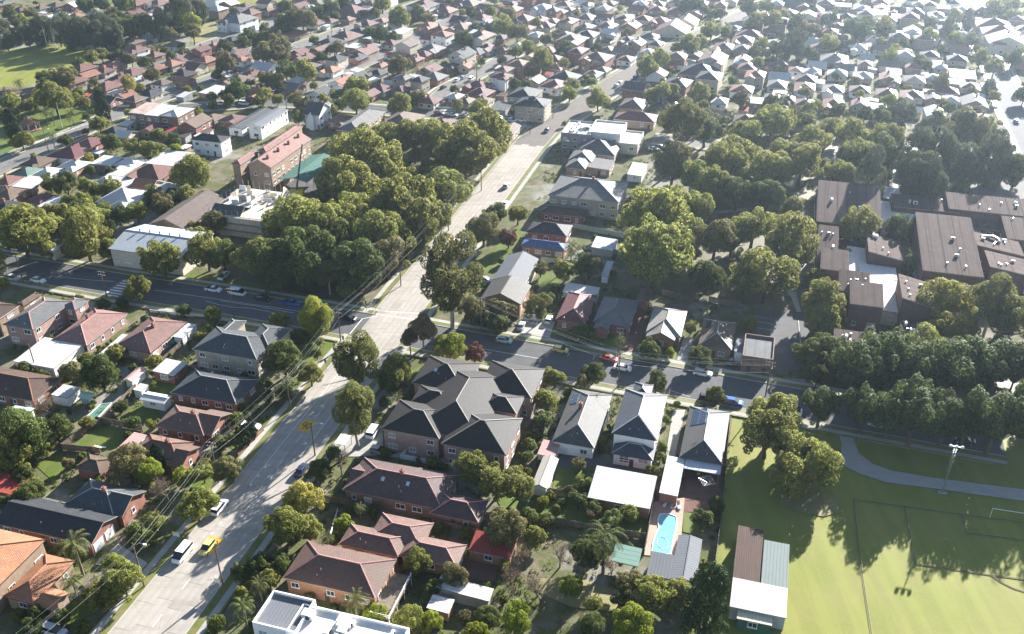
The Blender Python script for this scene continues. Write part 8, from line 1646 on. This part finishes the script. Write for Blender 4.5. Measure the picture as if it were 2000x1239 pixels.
# ------------------------------------------------------------------ poles, wires, street lights
PO = []
PNAMES = ['beside the white van', 'on the right verge of the main road', 'by the brick bungalows', 'beside the dark parked sedan', 'under the pruned street tree', 'at the junction corner', 'above the junction', 'beside the school grove', 'higher along the school grove', 'below the dark gabled hall', 'opposite the brick driveway', 'near the car park entrance', 'beside the red sedan', 'at the zebra crossing', 'beside the round hedge', 'at the left end of the cross street', 'behind the pink-red house', 'at the upper junction', 'among the grey roofed houses', 'above the white mansion', 'at the park corner', 'along the park street', 'beside the blue car by the hall', 'by the corner pub', 'far up the main road', 'in the far left street', 'above the car park row']
for i, (x, y, h, kd) in enumerate(POLES):
    nm = 'street_lamp' if kd == 'lamp' else 'power_pole'; T = root(nm, (x, y, 0), R_(-16), f"{'wooden pole with a street lamp' if kd == 'lamp' else 'slim wooden pole' if kd == 'plain' else 'wooden power pole with crossarms'} {PNAMES[i]}", 'street lamp' if kd == 'lamp' else 'pole', 'poles along the streets')
    mb = MB(); mb.tube((0, 0, -.3), (0, 0, h), .17, .11, 8); build(mb, 'pole', ['woodpole'], T)
    if kd == 'wood':
        for zc in (h - .35, h - 1.3):
            mb = MB(); mb.box(-1.15, 1.15, .1, .2, zc - .06, zc + .06); ca = build(mb, 'crossarm', ['woodpole'], T)
            for q in (-1, -.4, .4, 1): ib = MB(); ib.tube((q, .15, zc + .06), (q, .15, zc + .25), .05, .03, 6); build(ib, 'insulator', ['white'], ca)
    if kd == 'lamp':
        mb = MB(); mb.tube((0, 0, h - .6), (1.6, 0, h + .35), .05, .04, 6); mb.tube((1.6, 0, h + .35), (2.4, 0, h + .4), .04, .04, 6); build(mb, 'lamp_arm', ['steel'], T); mb = MB(); mb.box(2.3, 2.95, -.14, .14, h + .32, h + .45); build(mb, 'lamp_head', ['lampglass'], T)
    PO.append((x, y, h))
def wire(p, q, sag, label, r=.022):
    mb = MB(); p, q = Vector(p), Vector(q); n = 12; pts = [p.lerp(q, k / n) - Vector((0, 0, 4 * sag * (k / n) * (1 - k / n))) for k in range(n + 1)]
    for a, b in zip(pts[:-1], pts[1:]): mb.tube(a, b, r, r, 4, 0, False)
    tag(build(mb, 'overhead_wire', ['wire']), label, 'wire', 'overhead wires along the streets')
SPAN = [((-86.0, 88.0, 11), PO[0], 'off the bottom edge'), (PO[0], PO[4], 'over the front gardens'), (PO[4], PO[2], 'past the pink-ridged bungalow'), (PO[2], PO[5], 'past the grey unit block'), (PO[5], PO[6], 'across the junction'), (PO[6], PO[7], 'beside the dark school trees'), (PO[7], PO[8], 'higher beside the school grove'), (PO[8], PO[17], 'towards the upper junction'), (PO[17], PO[23], 'at the upper junction'), (PO[23], PO[24], 'far up the main road'), (PO[9], PO[10], 'over the cross street'), (PO[10], PO[11], 'along the cross street kerb')]
for a, b, where in SPAN:
    t_ = Vector((b[0] - a[0], b[1] - a[1])).normalized(); n_ = Vector((t_.y, -t_.x)); k = 0
    for off, dz, nm in ((-1, .2, 'topmost outer'), (.4, .2, 'topmost inner'), (1, .2, 'topmost right'), (-.6, -1.1, 'lower'), (0, -2.6, 'thick lowest')):
        if b is PO[24] and k > 3: break
        wire((a[0] + n_.x * off, a[1] + n_.y * off, a[2] - .35 + dz), (b[0] + n_.x * off, b[1] + n_.y * off, b[2] - .35 + dz), .6 if dz > -2 else .9, f"{nm} overhead wire {where}", .009 if dz > -2 else .016); k += 1

# ------------------------------------------------------------------ single things
EU = Vector((math.cos(R_(-14.5)), math.sin(R_(-14.5))))
T = root('field_lamp_tower', (*FIELD_LAMP, 0), R_(-14.5), 'steel floodlight tower with three lamps beside the park path', 'floodlight'); mb = MB(); mb.tube((0, 0, .3), (0, 0, 12.3), .16, .09, 8); build(mb, 'pole', ['steel'], T); mb = MB(); mb.box(-.9, .9, -.45, .45, .12, .3); build(mb, 'base_slab', ['concrete'], T)
mb = MB(); mb.box(-1.3, 1.3, -.05, .05, 12.1, 12.25); build(mb, 'crossbar', ['steel'], T); lm = MB(); lm.tube((0, -.25, 0), (0, .1, .12), .38, .2, 10); lme = lm.mesh('lamp_head', ['lampglass'])
for q in (-1.1, 0, 1.1): put('lamp_head', lme, T, (q, -.1, 12.35))
rm = MB(); rm.tube((-.35, 0, 0), (.35, 0, 0), .025, .025, 4); rme = rm.mesh('rung', ['steel'])
for q in range(16): put('rung', rme, T, (0, 0, 5.2 + q * .42))
T = root('football_goal', (*GOAL_POST, .1), R_(-14.0), 'white football goal frame at the right edge', 'goal')
for x0 in (0, 7.32): mb = MB(); mb.tube((x0, 0, -.2), (x0, 0, 2.44), .06, .06, 8); build(mb, 'post', ['white'], T)
mb = MB(); mb.tube((-.06, 0, 2.44), (7.38, 0, 2.44), .06, .06, 8); build(mb, 'crossbar', ['white'], T)
T = root('rotunda', (*ROTUNDA, 0), .3, 'red hip-roofed park rotunda on posts', 'rotunda'); mb = MB()
for k in range(8):
    a0, a1 = k * .7854, (k + 1) * .7854; mb.face([(4.4 * math.cos(a0), 4.4 * math.sin(a0), 3.0), (4.4 * math.cos(a1), 4.4 * math.sin(a1), 3.0), (.2 * math.cos(a1), .2 * math.sin(a1), 5.4), (.2 * math.cos(a0), .2 * math.sin(a0), 5.4)]); mb.face([(4.4 * math.cos(a1), 4.4 * math.sin(a1), 2.9), (4.4 * math.cos(a0), 4.4 * math.sin(a0), 2.9), (.2 * math.cos(a0), .2 * math.sin(a0), 5.2), (.2 * math.cos(a1), .2 * math.sin(a1), 5.2)], 1)
build(mb, 'roof', ['terra', 'trim'], T); pm = MB(); pm.box(-.12, .12, -.12, .12, 0, 3); pme = pm.mesh('post', ['white'])
for k in range(8): put('post', pme, T, (3.8 * math.cos(k * .7854), 3.8 * math.sin(k * .7854), 0))
mb = MB(); mb.tube((0, 0, 0), (0, 0, .35), 4.2, 4.2, 16); build(mb, 'floor_slab', ['brick_red'], T)
T = root('flag_pole', (*FLAG_POLE, 0), 0, 'white flag pole on the corner park lawn', 'flagpole'); mb = MB(); mb.tube((0, 0, 0), (0, 0, 11), .12, .06, 8); build(mb, 'pole', ['white'], T); mb = MB(); mb.tube((0, 0, 0), (0, 0, .5), 2.4, 2.4, 14); build(mb, 'planter', ['leaf_S'], T)
T = root('sight_screen', (*SCREEN, 0), R_(-8), 'white cricket sight screen at the oval edge', 'screen'); mb = MB(); mb.box(-5, 5, -.1, .1, .5, 7); build(mb, 'board', ['white'], T)
for q in (-4, 0, 4): mb = MB(); mb.tube((q, .15, 0), (q, .15, 7), .1, .1, 6); build(mb, 'post', ['steel'], T)
for p_, lb in ((POST_A, 'tall white goal post on the oval nearer the screen'), (POST_B, 'tall white goal post on the oval away from screen')): mb = MB(); mb.tube((0, 0, 0), (0, 0, 13), .14, .09, 8); tag(build(mb, 'goal_post', ['white'], None, (*p_, 0)), lb, 'goal post')
T = root('crane_boom', (*MAST, 0), 0, 'tall dark crane boom beside the green shelter', 'crane'); mb = MB(); mb.tube((0, 0, 3), (3.4, 2.0, 19), .38, .22, 6); build(mb, 'boom', ['black'], T); mb = MB(); mb.box(-2.4, 2.4, -1.3, 1.3, .9, 2.8); build(mb, 'cab', ['signyellow'], T)
mb = MB(); mb.box(-2.8, 2.8, -1.4, 1.4, .3, .9); build(mb, 'chassis', ['black'], T); mb = MB(); mb.tube((3.4, 2.0, 19), (3.4, 2.0, 12), .03, .03, 4); build(mb, 'hoist_rope', ['black'], T)
# building under scaffold
sx, sy = SCAFFOLD; T = root('scaffolded_building', (sx, sy, 0), R_(-16), 'school building under repair wrapped in pale scaffold sheets', 'building')
mb = MB(); mb.box(-8, 10, -9, 13, 0, 7.2); build(mb, 'wall', ['render_cream'], T); mb = roof_mesh(11, 7, 'gable', 'u', 30); build(mb, 'roof', ['slate', 'pale'], T, (-2.5, -5.4, 7.25)); gb = MB(); gb.face([(9.9, 4, 7.2), (9.9, 13, 7.2), (9.9, 8.5, 11.5)]); gb.face([(9.6, 13, 7.2), (9.6, 4, 7.2), (9.6, 8.5, 11.5)]); build(gb, 'gable_wall', ['render_cream'], T)
pm = MB(); pm.tube((0, 0, 0), (0, 0, 9.6), .05, .05, 5); pme = pm.mesh('scaffold_pole', ['steel']); k = 0
for xx in np.linspace(-9.2, 11.2, 11):
    for yy in (-10.2, 14.2): put('scaffold_pole', pme, T, (float(xx), yy, 0))
for yy in np.linspace(-7.5, 11.5, 8):
    for xx in (-9.2, 11.2): put('scaffold_pole', pme, T, (xx, float(yy), 0))
for q in range(24):
    mb = MB(); w_ = rnd.uniform(1.2, 3.0); mb.box(-w_ / 2, w_ / 2, -.05, .05, 0, rnd.uniform(.8, 2.2)); build(mb, 'wrap_sheet', [rnd.choice(['white', 'white', 'render_cream', 'tan'])], T, (rnd.uniform(-7.5, 9.5), rnd.uniform(-1, 12.5), 7.2), rnd.choice([0, 1.57, .3]))
for zz in (2.4, 4.8, 7.2):
    for (x0, x1, y0, y1) in ((-9.3, 11.3, -10.4, -9.4), (-9.3, -8.3, -9.39, 14), (10.3, 11.3, -9.39, 14)): mb = MB(); mb.box(x0, x1, y0, y1, zz, zz + .06); build(mb, 'scaffold_deck', ['tan'], T)
# rotary clotheslines
for (p_, lb) in ((HOIST_PAVED, 'rotary clothesline in the brick paved courtyard'), (HOIST_LAWN, 'rotary clothesline on the shaded back lawn'), (HOIST_BRICK, 'rotary clothesline behind the small brick garage')):
    T = root('clothesline', (*p_, 0), rnd.uniform(0, 1.5), lb, 'clothesline', 'rotary clotheslines'); mb = MB(); mb.tube((0, 0, 0), (0, 0, 2.0), .04, .04, 6); build(mb, 'mast', ['steel'], T)
    for k in range(4): a0 = k * 1.5708; mb = MB(); mb.tube((0, 0, 1.8), (1.9 * math.cos(a0), 1.9 * math.sin(a0), 2.25), .03, .02, 5); build(mb, 'arm', ['steel'], T)
    for rr in (.8, 1.2, 1.6, 1.9):
        mb = MB()
        for k in range(4): a0, a1 = k * 1.5708, (k + 1) * 1.5708; z_ = 1.8 + .24 * rr; mb.tube((rr * math.cos(a0), rr * math.sin(a0), z_), (rr * math.cos(a1), rr * math.sin(a1), z_), .012, .012, 4, 0, False)
        build(mb, 'line', ['white'], T)
# signs and signals
def sign(p_, w, h, z, mat, label, two=False, border=None):
    T = root('road_sign', (*p_, 0), R_(-16), label, 'sign'); mb = MB()
    for q in ((-w * .3, w * .3) if two else (0,)): pb = MB(); pb.tube((q, 0, 0), (q, 0, z + h), .04, .04, 6); build(pb, 'post', ['steel'], T)
    mb.box(-w / 2, w / 2, -.06, -.04, z, z + h, 0); build(mb, 'panel', ['white'], T); mb = MB(); mb.box(-w / 2 + .02, w / 2 - .02, -.07, -.062, z + h * .66, z + h - .02); build(mb, 'upper_panel', [mat], T)
sign(SIGN_A, 1.5, 1.1, 2.0, 'signyellow', 'white sign with yellow top on two posts beside the van', True); sign(SIGN_B, 1.1, 1.1, 2.2, 'signyellow', 'school zone sign with yellow top below the right verge pole'); sign(SIGN_C, .8, .9, 2.2, 'signyellow', 'small yellow school sign near the blue ute')
for p_, lb in ((SIGNAL_A, 'traffic signal at the junction corner beside the power pole'), (SIGNAL_B, 'first traffic signal at the shaded school corner'), (SIGNAL_C, 'second traffic signal at the shaded school corner'), (SIGNAL_D, 'traffic signal below the corner lawn')):
    T = root('traffic_signal', (*p_, 0), R_(-16), lb, 'traffic light', 'traffic signals at the junction'); mb = MB(); mb.tube((0, 0, 0), (0, 0, 3.6), .06, .06, 8); build(mb, 'post', ['steel'], T); mb = MB(); mb.box(-.22, .22, -.22, .02, 2.6, 3.7); hd_ = build(mb, 'signal_head', ['black'], T)
    for q, m in ((2.8, 'car_mint'), (3.13, 'signyellow'), (3.46, 'redpaint')): lb_ = MB(); lb_.tube((0, -.22, q), (0, -.235, q), .11, .11, 10); build(lb_, 'lens', [m], hd_)
T = root('covered_trailer', (*TRAILER, 0), R_(30), 'trailer under a green cover beside the pink-red house', 'trailer'); mb = MB(); mb.box(-1.4, 1.4, -.8, .8, .4, .9); build(mb, 'tray', ['steel'], T); cm = roof_mesh(3.0, 1.9, 'hip', 'u', 35); build(cm, 'cover', ['cover', 'cover'], T, (0, 0, 1.0))
for q in (-.9, .9): put('wheel', WHEEL, T, (0, q, .32))
T = root('play_slide', (*SLIDE, 0), .6, 'orange and white plastic play slide on the fenced lawn', 'slide'); mb = MB()
for k in range(6): z0, z1 = 1.3 * (1 - k / 6) ** 1.5, 1.3 * (1 - (k + 1) / 6) ** 1.5; mb.face([(k * .35, -.3, z0 + .05), ((k + 1) * .35, -.3, z1 + .05), ((k + 1) * .35, .3, z1 + .05), (k * .35, .3, z0 + .05)])
build(mb, 'chute', ['white'], T); mb = MB(); mb.box(-.7, 0, -.4, .4, 0, 1.3); mb.box(-.7, -.6, -.45, .45, 1.3, 1.9); build(mb, 'tower', ['orange'], T)
for p_, m, lb in ((BIN_A, 'signyellow', 'wheelie bin with yellow lid under the corrugated carport'), (BIN_B, 'darkgreen', 'green wheelie bin under the corrugated carport')):
    T = root('wheelie_bin', (*p_, .05), R_(-16), lb, 'bin'); mb = MB(); loft(mb, [(-.3, .24, .24, 0, .4, .95), (.3, .28, .28, 0, .4, 1.0)]); build(mb, 'body', ['darkgreen'], T); mb = MB(); mb.box(-.34, .34, -.3, .3, 1.0, 1.08); build(mb, 'lid', [m], T)
for q in range(3):
    T = root('sun_lounge', (SUNBED[0] + q * 1.3 - 1, SUNBED[1] - q * .3, .15), R_(60 + 15 * q), ['white', 'pale blue', 'blue'][q] + ' sun lounge standing on the pool deck', 'sun lounge'); mb = MB(); mb.box(-.9, .3, -.3, .3, .25, .33); build(mb, 'seat', [['white', 'zinc', 'car_aqua'][q]], T)
    mb = MB(); mb.face([(.3, -.3, .33), (.95, -.3, .85), (.95, .3, .85), (.3, .3, .33)]); mb.face([(.3, .3, .27), (.95, .3, .79), (.95, -.3, .79), (.3, -.3, .27)]); build(mb, 'backrest', [['white', 'zinc', 'car_aqua'][q]], T)
    for a0 in (-.8, .2): lg = MB(); lg.box(a0, a0 + .06, -.28, .28, 0, .25); build(lg, 'leg', ['white'], T)
T = root('deck', (*DECK, 0), R_(-16), 'raised rear deck with white rails beside the mossy red roof', 'deck'); mb = MB(); mb.box(-1.8, 1.8, -6, 4.5, 2.2, 2.4); build(mb, 'floor', ['timber'], T)
for (x0, y0, x1, y1) in ((1.75, -6, 1.75, 4.5), (-1.75, -6, 1.75, -6)):
    for z_ in (2.9, 3.3): mb = MB(); mb.tube((x0, y0, z_), (x1, y1, z_), .04, .04, 5); build(mb, 'rail', ['white'], T)
for yy in (-5.9, -2.5, 1, 4.4):
    for xx in (-1.7, 1.7): mb = MB(); mb.box(xx - .07, xx + .07, yy - .07, yy + .07, 0, 3.35); build(mb, 'post', ['white'], T)
T = root('bin_shelter', (*BIN_ENCLOSURE, 0), R_(-16), 'small white roofed bin shelter beside the apartment drive', 'shelter'); mb = MB(); mb.box(-1.3, 1.3, -1.8, 1.8, 2.3, 2.42); build(mb, 'roof', ['whitemetal'], T)  # open roof on posts over the apartment bins
for xx in (-1.2, 1.2):
    for yy in (-1.7, 1.7): mb = MB(); mb.box(xx - .06, xx + .06, yy - .06, yy + .06, 0, 2.3); build(mb, 'post', ['steel'], T)

# ------------------------------------------------------------------ air
mb = MB(); mb.box(-1500, 1500, -200, 1500, -1.0, 131.0); t = bpy.data.materials.new('air'); t.use_nodes = True; nt = t.node_tree; nt.nodes.clear(); ou = nt.nodes.new("ShaderNodeOutputMaterial"); pv = nt.nodes.new("ShaderNodeVolumePrincipled")
pv.inputs["Color"].default_value = (.66, .82, 1, 1); pv.inputs["Density"].default_value = .00013; pv.inputs["Anisotropy"].default_value = .75; nt.links.new(pv.outputs[0], ou.inputs["Volume"]); MATS['air'] = t
tag(build(mb, 'haze', ['air']), 'pale bright haze in the air over the suburb', None, kind='stuff')
